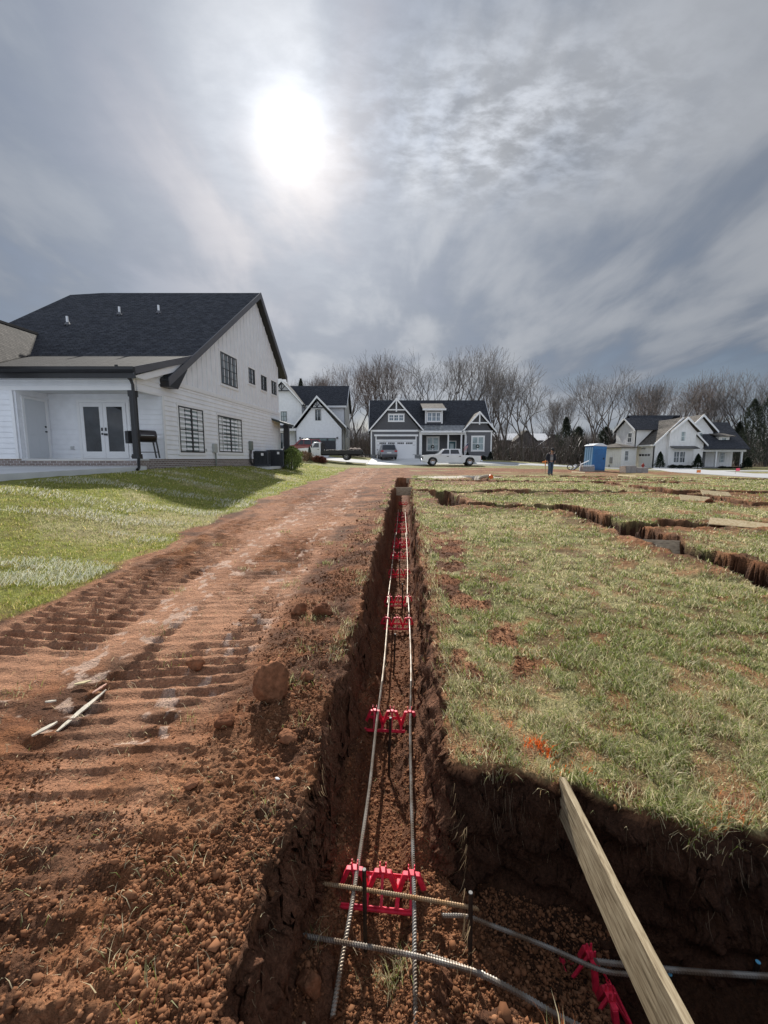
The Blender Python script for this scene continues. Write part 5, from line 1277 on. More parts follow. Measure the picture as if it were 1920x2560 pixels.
# ------------------------------------------------------------------ white house behind the farmhouse (17 px per m, 2.86 zoom px)
def white_house():
    # local x: src px -> metres at depth 62 (17.1 px/m)
    def mx(z2): return (680 + z2 / 2.86 - 960) / F * 60
    def mz(z2): return (1147 - (860 + z2 / 2.86)) / F * 60
    X0 = mx(183); t = root('white_house', 'two storey white house with a black garage door behind the trucks', 'house', (X0, 60, EYE))
    def lx(z): return mx(z) - X0
    Wf = Wall((0, 0, 0), (1, 0, 0), (0, -1, 0)); gw = lx(503)
    b = MB(); batten(Wf, b, [(0, -.3), (gw, -.3), (gw, mz(612)), (lx(335), mz(420)), (0, mz(612))], .4, .04, .018); build('garage_wall', b, WLAP, t)
    b = MB(); b.box(gw - .12, gw, .01, 9.5, -.8, mz(612)); b.box(gw + .0, gw + .02, 0, .14, -.8, mz(612)); build('side_wall', b, WLAP, t)
    b = MB(); apx = lx(335); za = mz(388); el = lx(162); er = lx(540); ze = mz(600)
    for s, e in ((-1, el), (1, er)): slab(b, [(apx, -.4, za), (e, -.4, ze), (e, 5, ze), (apx, 5, za)], .12)
    build('garage_roof', b, ROOFD, t)
    b = MB()
    for e in (el, er): b.prism([(apx, -.46, za + .05), (e, -.46, ze + .05), (e, -.46, ze - .22), (apx, -.46, za - .28)], (0, .055, 0))
    build('rake_board', b, WTRIM, t)
    b = MB(); zc = mz(465); b.bar((apx, -.38, za - .3), (apx, -.38, zc), .14, .1); b.box(apx - 1.15, apx + 1.15, -.42, -.34, zc - .14, zc); b.bar((apx, -.385, zc), (apx - .55, -.385, zc + .75), .12, .09); b.bar((apx, -.385, zc), (apx + .55, -.385, zc + .75), .12, .09)
    build('gable_bracket', b, BLACK, t)
    window(Wf, t, lx(319), lx(360), mz(554), mz(478), cols=1, rows=2, trim=.05, gm=GLASS)
    b = MB(); Wf.rect(b, lx(222), lx(460), -.2, mz(675), .019, .06)
    for k in range(1, 4): Wf.rect(b, lx(224), lx(458), mz(675) - k * .6, mz(675) - k * .6 + .012, .061, .066)
    o = build('garage_door', b, mat('charcoal_garage_door', (.035, .036, .042), .4), t)
    for k in range(4): pb = MB(); a = lx(228 + k * 60); Wf.rect(pb, a, a + .95, mz(694), mz(679), .061, .07); build('pane', pb, GLASSC, o)
    for z in (210, 471):
        b = MB(); a = lx(z); b.box(a - .08, a + .08, -.22, -.02, mz(682), mz(670)); b.lathe([(.03, .0), (.14, -.1), (.02, -.12)], (a, -.15, mz(668)), 8); build('wall_lamp', b, BLACK, t)
    for q in (gw + .05, -.05): b = MB().tube([(q, -.06, mz(612)), (q, -.06, -.3)], .05, 6); build('downspout', b, BLACK, t)
    # main body
    k = 64 / 60.0
    def bx(z): return (680 + z / 2.86 - 960) / F * 64 - X0
    def bz(z): return (1147 - (860 + z / 2.86)) / F * 64
    Wm = Wall((0, 4, 0), (1, 0, 0), (0, -1, 0)); x0 = bx(20); x1 = bx(526)
    b = MB(); batten(Wm, b, [(x0, 0), (x1, 0), (x1, bz(455)), (x0, bz(455))], .4, .04, .018); build('main_wall', b, WLAP, t)
    zr = bz(318) * 1.07
    b = MB(); S2 = Wall((x1, 4, 0), (0, 1, 0), (1, 0, 0)); lap(S2, b, [(0, -.8), (9, -.8), (9, bz(455)), (4.5, zr - .2), (0, bz(455))], .2, .015); build('end_wall', b, lap_mat('cream_siding', (.70, .69, .64)), t)
    window(S2, t, 1.2, 2.1, 3.2, 5.0, cols=1, rows=2, trim=.07); window(S2, t, 3.6, 4.4, 3.4, 4.9, cols=1, rows=2, trim=.07); window(S2, t, 3.2, 3.7, .3, 1.9, cols=1, rows=2, trim=.07)
    b = MB(); slab(b, [(x0 - .3, 3.6, bz(458)), (x1 + .35, 3.6, bz(458)), (x1 + .35, 8.5, zr), (x0 - .3, 8.5, zr)], .12); slab(b, [(x0 - .3, 8.5, zr), (x1 + .35, 8.5, zr), (x1 + .35, 13.4, bz(458)), (x0 - .3, 13.4, bz(458))], .12); build('main_roof', b, ROOFD, t)
    b = MB(); rake(b, (x1 + .38, 3.6, bz(458) + .03), (x1 + .38, 8.5, zr + .03), .28, .05); rake(b, (x1 + .38, 8.5, zr + .03), (x1 + .38, 13.4, bz(458) + .03), .28, .05); b.box(x0, x1 + .3, 3.5, 3.58, bz(462) - .12, bz(455)); build('rake_board', b, WTRIM, t)
    # left two storey gable
    Wl = Wall((0, 1.6, 0), (1, 0, 0), (0, -1, 0)); kk = 61.6
    def qx(z): return (680 + z / 2.86 - 960) / F * kk - X0
    def qz(z): return (1147 - (860 + z / 2.86)) / F * kk
    b = MB(); batten(Wl, b, [(qx(-60), 0), (qx(225), 0), (qx(225), qz(445)), (qx(93), qz(300)), (qx(-60), qz(455))], .4, .04, .018); b.box(qx(225) - .12, qx(225), 1.61, 4.2, 0, qz(450)); build('left_gable_wall', b, WLAP, t)
    b = MB(); 
    for e in (qx(-62), qx(238)): slab(b, [(qx(93), 1.2, qz(278)), (e, 1.2, qz(442)), (e, 7, qz(442)), (qx(93), 7, qz(278))], .12)
    build('left_gable_roof', b, ROOFD, t)
    b = MB()
    for e in (qx(-62), qx(238)): b.prism([(qx(93), 1.14, qz(276)), (e, 1.14, qz(440)), (e, 1.14, qz(440) - .28), (qx(93), 1.14, qz(276) - .32)], (0, .055, 0))
    build('rake_board', b, WTRIM, t)
    b = MB(); zc = qz(350); ap2 = qx(93); b.box(ap2 - 1.1, ap2 + 1.1, 1.2, 1.28, zc - .14, zc); b.box(ap2 - .06, ap2 + .06, 1.195, 1.27, zc, qz(290)); b.bar((ap2, 1.24, zc), (ap2 - .5, 1.24, zc + .7), .12, .09); b.bar((ap2, 1.24, zc), (ap2 + .5, 1.24, zc + .7), .12, .09); build('gable_bracket', b, BLACK, t)
    window(Wl, t, qx(78), qx(120), qz(560), qz(492), cols=1, rows=2, trim=.07, gm=GLASSC)
    window(Wl, t, qx(60), qx(124), qz(750), qz(640), cols=2, rows=2, trim=.09)
    b = MB(); slab(b, [(qx(50), -.3, mz(604)), (-.2, -.3, mz(604)), (-.2, 1.6, mz(580)), (qx(50), 1.6, mz(580))], .1); build('porch_roof', b, ROOFD, t)
    b = MB().box(qx(60), 0, -.2, -.1, mz(625), mz(608)); build('porch_beam', b, WTRIM, t)
white_house()

# ------------------------------------------------------------------ white house on the right (70 zoom px per m at 60 m)
def right_house():
    OX = 37.0; t = root('white_gabled_house', 'white board and batten house with several gables, far right across the lot', 'house', (OX, 60, .18))
    dz = EYE - .18
    def lx(z, d=0): return ((1500 + z / 3.95 - 960) / F) * (60 + d) - OX
    def lz(y, d=0): return (1147 - (1020 + y / 3.95)) / F * (60 + d) + dz
    BBm = lap_mat('off_white_batten', (.82, .81, .80))
    Wf = Wall((0, 0, 0), (1, 0, 0), (0, -1, 0)); x0 = lx(503); x1 = lx(985); xa = (x0 + x1) / 2; zt = lz(108); ze = lz(352)
    b = MB(); batten(Wf, b, [(x0, -.4), (x1, -.4), (x1, ze), (xa, zt - .35), (x0, ze)], .45, .05, .03); build('front_wall', b, BBm, t)
    Lw = Wall((x0, 3.5, 0), (0, -1, 0), (-1, 0, 0))
    b = MB(); batten(Lw, b, [(-5, -.4), (3.5, -.4), (3.5, ze - .05), (-5, ze - .05)], .45, .05, .03); build('garage_side_wall', b, BBm, t)
    b = MB(); Lw.rect(b, .15, 2.95, -.2, lz(445), .031, .06)
    for k in range(1, 5): Lw.rect(b, .17, 2.93, k * .42, k * .42 + .012, .061, .068)
    o = build('garage_door', b, mat('white_garage_panel', (.78, .78, .78), .4), t)
    for k in range(4): pb = MB(); Lw.rect(pb, .28 + k * .67, .82 + k * .67, 1.66, 1.95, .061, .072); build('pane', pb, GLASSD, o)
    b = MB(); b.box(x0 - .35, x0 - .02, 1.9, 2.1, lz(405), lz(398)); b.lathe([(.02, .06), (.22, -.08), (.20, -.08), (.01, .04)], (x0 - .42, 2.0, lz(400)), 10); build('gooseneck_lamp', b, BLACK, t)
    # front roof
    b = MB(); sl_ = (zt - ze) / (xa - x0)
    slab(b, [(xa, -.4, zt), (x0 - .35, -.4, ze - .35 * sl_ * .6), (x0 - .35, 9.0, ze - .35 * sl_ * .6), (xa, 9.0, zt)], .12)
    slab(b, [(xa, -.4, zt), (x1 + .35, -.4, ze - .2), (x1 + .35, 6, ze - .2), (xa, 6, zt)], .12); build('front_roof', b, ROOFW, t)
    b = MB()
    for e in (x0 - .36, x1 + .36): b.prism([(xa, -.46, zt + .05), (e, -.46, ze - .18), (e, -.46, ze - .44), (xa, -.46, zt - .28)], (0, .055, 0))
    b.prism([(x0 - .38, -.4, ze - .17), (x0 - .38, 9, ze - .17), (x0 - .38, 9, ze - .38), (x0 - .38, -.4, ze - .38)], (.04, 0, 0))
    build('rake_board', b, WTRIM, t)
    # projecting bay
    Wb = Wall((0, -.6, 0), (1, 0, 0), (0, -1, 0)); b0 = lx(650, -.6); b1 = lx(880, -.6); bm = lx(795, -.6)
    b = MB(); batten(Wb, b, [(b0, -.4), (b1, -.4), (b1 + .4, lz(255)), (bm + .05, lz(125)), (b0, lz(243))], .45, .05, .03, back=.6); build('bay_wall', b, BBm, t)
    b = MB(); zz = lz(103, -.6)
    for e, ez in ((lx(640, -.6), lz(240)), (lx(940, -.6), lz(238))): slab(b, [(bm, -1.0, zz), (e, -1.0, ez), (e, .5, ez), (bm, .5, zz)], .12)
    build('bay_roof', b, ROOFW, t)
    b = MB()
    for e, ez in ((lx(636, -.6), lz(243)), (lx(944, -.6), lz(241))): b.prism([(bm, -1.06, zz + .05), (e, -1.06, ez), (e, -1.06, ez - .28), (bm, -1.06, zz - .3)], (0, .055, 0))
    build('rake_board', b, WTRIM, t)
    wk = dict(fm=WTRIM, tm=WTRIM)
    window(Wb, t, lx(752, -.6), lx(803, -.6), lz(333), lz(240), cols=1, rows=2, trim=.1, fw=.06, gm=GLASSC, **wk)
    window(Wb, t, lx(700, -.6), lx(815, -.6), lz(540), lz(430), cols=1, rows=2, units=2, trim=.1, fw=.07, **wk)
    b = MB(); a0 = lx(658, -.6); a1 = lx(905, -.6); slab(b, [(a0, -1.6, lz(402)), (a1, -1.6, lz(402)), (a1, -.6, lz(378)), (a0, -.6, lz(378))], .06); o = build('window_awning', b, mat('dark_metal_awning', (.05, .05, .055), .4, .4), t)
    b = MB()
    for k in range(5): q = a0 + .25 + k * (a1 - a0 - .5) / 4; b.bar((q, -1.5, lz(404)), (q, -.62, lz(404) - .02), .1, .12)
    build('rafter', b, WTRIM, o)
    # second gable wing behind right
    d = 3.0; Wg = Wall((0, d, 0), (1, 0, 0), (0, -1, 0)); g0 = lx(800, d); g1 = lx(1068, d); gm_ = lx(943, d)
    b = MB(); batten(Wg, b, [(g0, 0), (g1, 0), (g1, lz(245, d)), (gm_, lz(100, d)), (g0, lz(245, d))], .45, .05, .03); b.box(g1 - .12, g1, d + .01, 8, 0, lz(250, d)); build('upper_gable_wall', b, BBm, t)
    b = MB(); za2 = lz(78, d)
    for e in (lx(785, d), lx(1100, d)): slab(b, [(gm_, d - .4, za2), (e, d - .4, lz(238, d)), (e, 9, lz(238, d)), (gm_, 9, za2)], .12)
    build('upper_gable_roof', b, ROOFW, t)
    b = MB()
    for e in (lx(783, d), lx(1102, d)): b.prism([(gm_, d - .46, za2 + .05), (e, d - .46, lz(236, d)), (e, d - .46, lz(236, d) - .28), (gm_, d - .46, za2 - .3)], (0, .055, 0))
    build('rake_board', b, WTRIM, t)
    window(Wg, t, lx(925, d), lx(966, d), lz(320, d), lz(250, d), cols=1, rows=2, trim=.1, fw=.06, gm=GLASSC, **wk)
    # main roof running along x behind
    d = 7.0; zr = lz(84, d + 2); xl = lx(300, d)
    b = MB(); slab(b, [(xl, 2.6, lz(352, 2.6)), (x0 + 1, 2.6, lz(352, 2.6)), (gm_, 9, zr), (xl, 9, zr)], .12); slab(b, [(xl, 9, zr), (gm_ + 1, 9, zr), (gm_ + 1, 14, 2.9), (xl, 14, 2.9)], .12); build('main_roof', b, ROOFD, t)
    Le = Wall((xl + .3, 9, 0), (0, -1, 0), (-1, 0, 0))
    b = MB(); batten(Le, b, [(-5, -.4), (5.5, -.4), (5.5, 2.9), (.0, zr - .4), (-5, 2.9)], .45, .05, .03); build('left_end_wall', b, BBm, t)
    # left dormer gable
    b = MB(); xd = lx(240, 5); D0 = Wall((xd, 8.2, 0), (0, -1, 0), (-1, 0, 0)); zd = lz(225, 5); za3 = lz(112, 6)
    batten(D0, b, [(0, 2.8), (5.2, 2.8), (5.2, zd), (2.6, za3 - .3), (0, zd)], .45, .05, .03); b.prism([(xd, 3.0, 2.8), (xd + 2.6, 3.0, zd), (xd, 3.0, zd)], (0, .12, 0)); build('dormer_wall', b, BBm, t)
    b = MB(); slab(b, [(xd - .4, 5.6, za3), (xd + 5, 5.6, za3), (xd + 5, 2.6, zd - .05), (xd - .4, 2.6, zd - .05)], .1); slab(b, [(xd - .4, 5.6, za3), (xd + 5, 5.6, za3), (xd + 5, 8.6, zd - .05), (xd - .4, 8.6, zd - .05)], .1); build('dormer_roof', b, ROOFD, t)
    b = MB()
    for yy in (2.6, 8.6): rake(b, (xd - .42, 5.6, za3 + .04), (xd - .42, yy, zd - .01), .28, .05)
    build('rake_board', b, WTRIM, t)
    window(D0, t, 3.2, 4.3, lz(343, 5), lz(252, 5), cols=1, rows=2, trim=.1, fw=.06, **wk)
    # low room at the left
    l0 = lx(190, 3); l1 = lx(297, 3); Wq = Wall((0, 3, 0), (1, 0, 0), (0, -1, 0)); b = MB(); lap(Wq, b, [(l0, -.4), (l1 + .6, -.4), (l1 + .6, 2.85), (l0, 2.85)], .2, .015)
    Wr = Wall((l0, 3, 0), Vector((-1.0, 1.9, 0)), Vector((-1.9, -1.0, 0))); Wr = Wall((l0 - 1.75, 6.4, 0), (1.75, -3.4, 0)); batten(Wr, b, [(0, -.4), (3.82, -.4), (3.82, 2.85), (0, 2.85)], .3, .04, .03); build('side_room_wall', b, BBm, t)
    b = MB(); b.prism([(l0 - 2.3, 6.5, 2.85), (l0 - .3, 2.6, 2.85), (l1 + .5, 2.6, 2.85), (l1 + .5, 6.5, 2.85)], (0, 0, .12)); b.add([(l0 - 2.3, 6.5, 2.97), (l0 - .3, 2.6, 2.97), (l1 + .5, 2.6, 2.97), (l1 + .5, 6.5, 3.5), (l1 - 1.2, 5.4, 3.6)], [(0, 1, 4), (1, 2, 4), (2, 3, 4), (3, 0, 4)]); build('side_room_roof', b, ROOFW, t)
    window(Wq, t, lx(220, 3), lx(260, 3), lz(522, 3), lz(425, 3), cols=1, rows=2, trim=.1, fw=.06, **wk)
    b = MB(); Wr.rect(b, 2.1, 2.5, .6, 1.5, .031, .15); Wr.rect(b, 2.0, 2.15, .1, .4, .031, .2); build('meter_box', b, mat('grey_meter', (.3, .3, .3), .5), t)
    # right porch
    Wp = Wall((0, 2.2, 0), (1, 0, 0), (0, -1, 0)); p0 = lx(985, 0); p1 = lx(1395, 0)
    b = MB(); batten(Wp, b, [(p0, 0), (lx(1290, 2), 0), (lx(1290, 2), 3), (p0, 3)], .45, .05, .03); build('porch_wall', b, BBm, t)
    b = MB(); Wp.rect(b, p0, lx(1018, 2), 0, 2.75, .031, .12); build('stone_panel', b, STONE, t)
    b = MB(); b.box(p0, p1, -.0, 6, -.5, .12); build('porch_base', b, STONE, t)
    window(Wp, t, lx(1148, 2.2), lx(1205, 2.2), lz(540, 2), lz(437, 2), cols=1, rows=3, trim=.1, fw=.07, gm=GLASSC, **wk)
    for z in (1122, 1372): b = MB(); a = lx(z); b.box(a - .1, a + .1, .0, .2, .12, lz(432)); build('porch_column', b, WTRIM, t)
    b = MB(); b.box(p0, p1 + .1, -.1, .25, lz(432), lz(405)); build('porch_beam', b, WTRIM, t)
    zz = lz(150, 6); b = MB(); slab(b, [(p0 - .2, -.45, lz(405)), (lx(1422), -.45, lz(405)), (lx(1170, 6) + .5, 6, zz), (lx(1035, 6) - 1.5, 6, zz)], .12); slab(b, [(lx(1422), -.45, lz(405)), (lx(1422), 12, lz(405)), (lx(1170, 6) + .5, 6, zz)], .12); build('porch_roof', b, ROOFD, t)
    b = MB(); dd = 1.6; b.box(lx(1130, dd), lx(1232, dd), dd, 5, lz(380, dd), lz(285, dd)); build('right_dormer_wall', b, BBm, t)
    Wd = Wall((0, dd, 0), (1, 0, 0), (0, -1, 0)); window(Wd, t, lx(1155, dd), lx(1203, dd), lz(345, dd), lz(298, dd), cols=1, rows=2, trim=.08, fw=.06, gm=GLASSC, **wk)
    b = MB(); slab(b, [(lx(1110, dd), dd - .5, lz(282, dd)), (lx(1268, dd), dd - .5, lz(282, dd)), (lx(1240, dd), 5, lz(235, 5)), (lx(1090, dd), 5, lz(235, 5))], .1); build('right_dormer_roof', b, ROOFW, t)
right_house()

# ------------------------------------------------------------------ distant houses seen through the trees
def far_house(name, label, x, y, z, w, d, h, rh, wallm, roofm, rz=0, gable_front=False):
    t = root(name, label, 'house', (x, y, z), rz)
    b = MB().box(-w / 2, w / 2, 0, d, -1, h)
    if gable_front: b.prism([(-w / 2, 0, h), (w / 2, 0, h), (0, 0, h + rh)], (0, d, 0))
    else: b.prism([(-w / 2, 0, h), (-w / 2, d, h), (-w / 2, d / 2, h + rh)], (w, 0, 0))
    build('wall', b, wallm, t); r = MB()
    if gable_front:
        for s in (-1, 1): slab(r, [(0, -.4, h + rh + .15), (s * (w / 2 + .4), -.4, h - .1), (s * (w / 2 + .4), d + .4, h - .1), (0, d + .4, h + rh + .15)], .12)
    else:
        slab(r, [(-w / 2 - .4, -.4, h - .1), (w / 2 + .4, -.4, h - .1), (w / 2 + .4, d / 2, h + rh + .15), (-w / 2 - .4, d / 2, h + rh + .15)], .12); slab(r, [(-w / 2 - .4, d + .4, h - .1), (w / 2 + .4, d + .4, h - .1), (w / 2 + .4, d / 2, h + rh + .15), (-w / 2 - .4, d / 2, h + rh + .15)], .12)
    build('roof', r, roofm, t); Wf = Wall((0, 0, 0), (1, 0, 0), (0, -1, 0))
    for k in range(3): window(Wf, t, -w / 2 + w * (.2 + .26 * k), -w / 2 + w * (.2 + .26 * k) + 1.1, 1.0, 2.5, fm=WTRIM, cols=1, rows=2, trim=.1, fw=.08, gm=GLASSD)
    return t
WR = mat('snow_white_roof', (.85, .85, .86), .38, .5, noise=(.8, .05)); BRH = mat('brown_grey_wall', (.16, .14, .14), .8, noise=(2, .2))
far_house('distant_house', 'brown house with a bright pale roof half hidden by bare trees, left of the man', 32.6, 100, 1.5, 12, 9, 4.4, 1.5, BRH, WR)
far_house('distant_house', 'dark gabled house in front of the bright pale roof', 32.0, 97, 1.5, 4.6, 3, 4.0, 2.2, BRH, ROOFW, 0, True)
far_house('distant_house', 'dark gabled house behind the man, with pale roof slope on its left', 37.6, 95, 1.4, 7.5, 12, 2.6, 2.8, BRH, WR, -.3, True)
# ================================================================== VEHICLES
RUB = mat('tyre_rubber', (.018, .018, .018), .8); CHR = mat('chrome', (.55, .56, .58), .15, 1.0); CARGL = glass_mat('tinted_glass', (.010, .012, .014), .05)
LAMPR = mat('red_lamp', (.45, .01, .01), .25); LAMPW = mat('clear_lamp', (.6, .6, .6), .2)
def paint(nm, rgb): return mat(nm, rgb, .28, spec=.5, coat=.6, noise=(2, .04))
def wheel(t, x, y, r, w, rimm, spokes=10, side=-1, drum=False):
    """side -1: outer face towards -y"""
    mb = MB(); prof = [(r * .62, -w / 2), (r * .93, -w / 2), (r, -w * .36), (r, w * .36), (r * .93, w / 2), (r * .62, w / 2)]
    mb.lathe(prof, (x, y, r), 24, axis='y', cap=False); o = build('wheel', mb, RUB, t, auto=40)
    rm = MB(); f = side * w * .42
    rm.lathe([(r * .635, f), (r * .60, f), (r * .58, f - side * .05), (r * .55, f - side * .05)], (x, y, r), 24, axis='y', cap=False)
    for k in range(spokes):
        a = 2 * PI * k / spokes; rm.bar((x + r * .12 * math.cos(a), y + f - side * .015, r + r * .12 * math.sin(a)), (x + r * .60 * math.cos(a), y + f, r + r * .60 * math.sin(a)), r * (.10 if spokes > 6 else .2), .02, up=(0, 1, 0))
    rm.lathe([(.001, f + side * .01), (r * .16, f + side * .01), (r * .18, f - side * .03)], (x, y, r), 14, axis='y', cap=False)
    build('rim', rm, rimm, o)
    bk = MB().lathe([(.001, f - side * .07), (r * .6, f - side * .07)], (x, y, r), 20, axis='y', cap=False); build('brake', bk, mat('wheel_dark', (.02, .02, .02), .7), o)
    return o
def arch(xc, zc, r, n=9):      # wheel arch points from right to left over the top (for a bottom edge walked +x -> -x)
    return [(xc + r * math.cos(PI * k / n), zc + r * math.sin(PI * k / n)) for k in range(n + 1)]
def side_prism(mb, poly, y0, y1, mi=0): return mb.prism([(a, y0, b) for a, b in poly], (0, y1 - y0, 0), mi)
def taper(mb, lower, upper, mi=0):
    """lower/upper: rectangles (x0,x1,y0,y1,z)"""
    v = [];
    for (x0, x1, y0, y1, z) in (lower, upper): v += [(x0, y0, z), (x1, y0, z), (x1, y1, z), (x0, y1, z)]
    return mb.add(v, [(0, 3, 2, 1), (4, 5, 6, 7), (0, 1, 5, 4), (1, 2, 6, 5), (2, 3, 7, 6), (3, 0, 4, 7)], mi)
def pickup():
    t = root('pickup_truck', 'white lowered crew cab pickup with big chrome wheels parked before the grey cottage', 'pickup truck', (3.85, 43.2, gz(6, 43.6) + .02), .0)
    P = paint('white_car_paint', (.80, .80, .80)); w = .95; r = .39; xf = .98; xr = 4.66
    body = [(.0, .42), (.03, .70), (.06, .98), (.12, 1.03), (.85, 1.10), (1.45, 1.12), (3.90, 1.08), (3.92, 1.02), (5.72, .96), (5.76, .60), (5.66, .36)]
    bot = [(5.2, .30)] + [(a, b) for a, b in arch(xr, .38, .47)] + [(4.1, .26), (1.5, .26)] + [(a, b) for a, b in arch(xf, .38, .47)] + [(.4, .30)]
    mb = MB(); side_prism(mb, body + bot, -w, w); build('body', mb, P, t, bevel=.025, auto=35)
    cb = MB(); y0 = w - .06; y1 = w - .24
    taper(cb, (1.35, 3.92, -y0, y0, 1.085), (2.02, 3.70, -y1, y1, 1.64)); build('cab', cb, P, t, bevel=.05, auto=35)
    gl = MB()
    def sidewin(xa, xb, xc, xd, s):      # bottom a-b, top d-c
        def q(x, z): k = (z - 1.085) / .555; return (x, s * (y0 - (y0 - y1) * k + .004), z)
        v = [q(xa, 1.15), q(xb, 1.15), q(xc, 1.56), q(xd, 1.56)]; gl.add(v + [(a, b - s * .03, c) for a, b, c in v], [(0, 1, 2, 3), (4, 5, 6, 7), (0, 1, 5, 4), (1, 2, 6, 5), (2, 3, 7, 6), (3, 0, 4, 7)])
    for s in (-1, 1): sidewin(1.72, 2.62, 2.62, 2.16, s); sidewin(2.74, 3.62, 3.52, 2.74, s)
    build('side_window', gl, CARGL, t)
    ws = MB(); ws.prism([(1.43, -.78, 1.14), (1.43, .78, 1.14), (1.99, .68, 1.60), (1.99, -.68, 1.60)], (-.012, 0, .012)); build('windscreen', ws, CARGL, t)
    rw = MB(); rw.prism([(3.90, -.7, 1.16), (3.90, .7, 1.16), (3.74, .62, 1.55), (3.74, -.62, 1.55)], (.012, 0, .003)); build('rear_window', rw, CARGL, t)
    bed = MB(); bed.box(4.0, 5.66, -.78, .78, .99, 1.0); build('bed_floor', bed, BLACK, t)
    for s in (-1, 1):
        for (x0, x1) in ((1.50, 2.66), (2.70, 3.86)):
            d = MB().box(x0, x1, s * w - .004, s * w + .004, .34, 1.05) ; build('door', d, P, t, bevel=.003)
            h = MB().box(x1 - .30, x1 - .10, s * w - .03, s * w + .03, .88, .94); build('handle', h, BLACK, t)
        m = MB(); m.box(1.62, 1.80, s * (w + .02), s * (w + .20), 1.12, 1.30) if s > 0 else m.box(1.62, 1.80, -(w + .20), -(w + .02), 1.12, 1.30); build('mirror', m, P, t, bevel=.02)
        wheel(t, xf, s * (w - .11), r, .22, CHR, 10, s); wheel(t, xr, s * (w - .11), r, .22, CHR, 10, s)
        l = MB().box(-.01, .16, s * .88 - .06, s * .88 + .06, .78, .94) ; build('headlight', l, LAMPW, t)
        l = MB().box(5.66, 5.765, s * .88 - .065, s * .88 + .065, .66, .93); build('tail_light', l, LAMPR, t)
    b = MB().box(-.14, .10, -.92, .92, .36, .60); build('front_bumper', b, CHR, t, bevel=.03)
    b = MB().box(5.70, 5.92, -.90, .90, .38, .54); build('rear_bumper', b, CHR, t, bevel=.03)
    b = MB().box(-.03, .04, -.70, .70, .62, .90); build('grille', b, mat('dark_grille', (.03, .03, .03), .4), t)
    return t
pickup()
def suv(name, label, loc, rz, P, L=4.8, Hh=1.78, w=.96):
    t = root(name, label, 'car', loc, rz); r = .37; xf = .92; xr = L - 1.0
    body = [(.0, .45), (.04, .75), (.15, .98), (1.30, 1.10), (L - .15, 1.12), (L - .02, .95), (L, .50)]
    bot = [(L - .05, .30)] + arch(xr, .37, .44) + [(xr - .6, .24), (xf + .6, .24)] + arch(xf, .37, .44) + [(.1, .30)]
    mb = MB(); side_prism(mb, body + bot, -w, w); build('body', mb, P, t, bevel=.06, auto=35)
    y0 = w - .05; y1 = w - .22; zt = Hh - .04
    cb = MB(); taper(cb, (1.25, L - .12, -y0, y0, 1.08), (2.05, L - .50, -y1, y1, zt)); build('cabin', cb, P, t, bevel=.07, auto=35)
    for s in (-1, 1):
        gl = MB()
        def q(x, z): k = (z - 1.08) / (zt - 1.08); return (x, s * (y0 - (y0 - y1) * k + .006), z)
        for (a, b, c, d) in ((1.62, 2.42, 2.42, 2.12), (2.50, 3.40, 3.34, 2.50), (3.48, L - .42, L - .66, 3.42)):
            v = [q(a, 1.15), q(b, 1.15), q(c, zt - .12), q(d, zt - .12)]; gl.add(v + [(i, j - s * .03, k) for i, j, k in v], [(0, 1, 2, 3), (4, 5, 6, 7), (0, 1, 5, 4), (1, 2, 6, 5), (2, 3, 7, 6), (3, 0, 4, 7)])
        build('side_window', gl, CARGL, t)
        wheel(t, xf, s * (w - .10), r, .23, mat('dark_alloy', (.15, .15, .16), .35, .8), 5, s); wheel(t, xr, s * (w - .10), r, .23, MATS['dark_alloy'], 5, s)
        m = MB(); m.box(1.50, 1.68, min(s * (w + .02), s * (w + .22)), max(s * (w + .02), s * (w + .22)), 1.10, 1.24); build('mirror', m, P, t, bevel=.02)
        l = MB().box(L - .18, L + .005, s * .80 - .16, s * .80 + .16, .88, 1.05); build('tail_light', l, LAMPR, t, bevel=.02)
        l = MB().box(-.005, .16, s * .74 - .16, s * .74 + .16, .74, .88); build('headlight', l, LAMPW, t, bevel=.02)
        rl = MB().bar((2.1, s * (y1 - .06), zt + .05), (L - .7, s * (y1 - .06), zt + .05), .03, .03); build('roof_rail', rl, BLACK, t)
    g = MB().prism([(L - .125, -.78, 1.14), (L - .125, .78, 1.14), (L - .46, .68, zt - .08), (L - .46, -.68, zt - .08)], (.02, 0, .012)); build('rear_window', g, CARGL, t)
    g = MB().prism([(1.34, -.80, 1.13), (1.34, .80, 1.13), (2.0, .68, zt - .06), (2.0, -.68, zt - .06)], (-.014, 0, .014)); build('windscreen', g, CARGL, t)
    b = MB().box(L - .10, L + .06, -.90, .90, .32, .60); build('rear_bumper', b, mat('grey_bumper', (.06, .06, .065), .5), t, bevel=.03)
    b = MB().box(-.08, .10, -.90, .90, .30, .58); build('front_bumper', b, MATS['grey_bumper'], t, bevel=.03)
    b = MB().box(L + .0, L + .012, -.26, .26, .70, .86); build('number_plate', b, mat('plate', (.6, .6, .58), .5), t)
    b = MB().box(-.012, .02, -.6, .6, .62, .84); build('grille', b, MATS['dark_grille'], t)
    return t
suv('parked_car', 'silver grey suv seen from behind on the driveway of the grey cottage', (.12, 54.3, gz(0, 51) + .12), -PI / 2 + .10, paint('silver_grey_paint', (.24, .24, .26)))
suv('parked_car', 'dark red suv half hidden behind the white flatbed truck', (-12.4, 53.4, gz(-10, 53) + .12), .10, paint('dark_red_paint', (.20, .018, .02)), 4.9, 1.85)
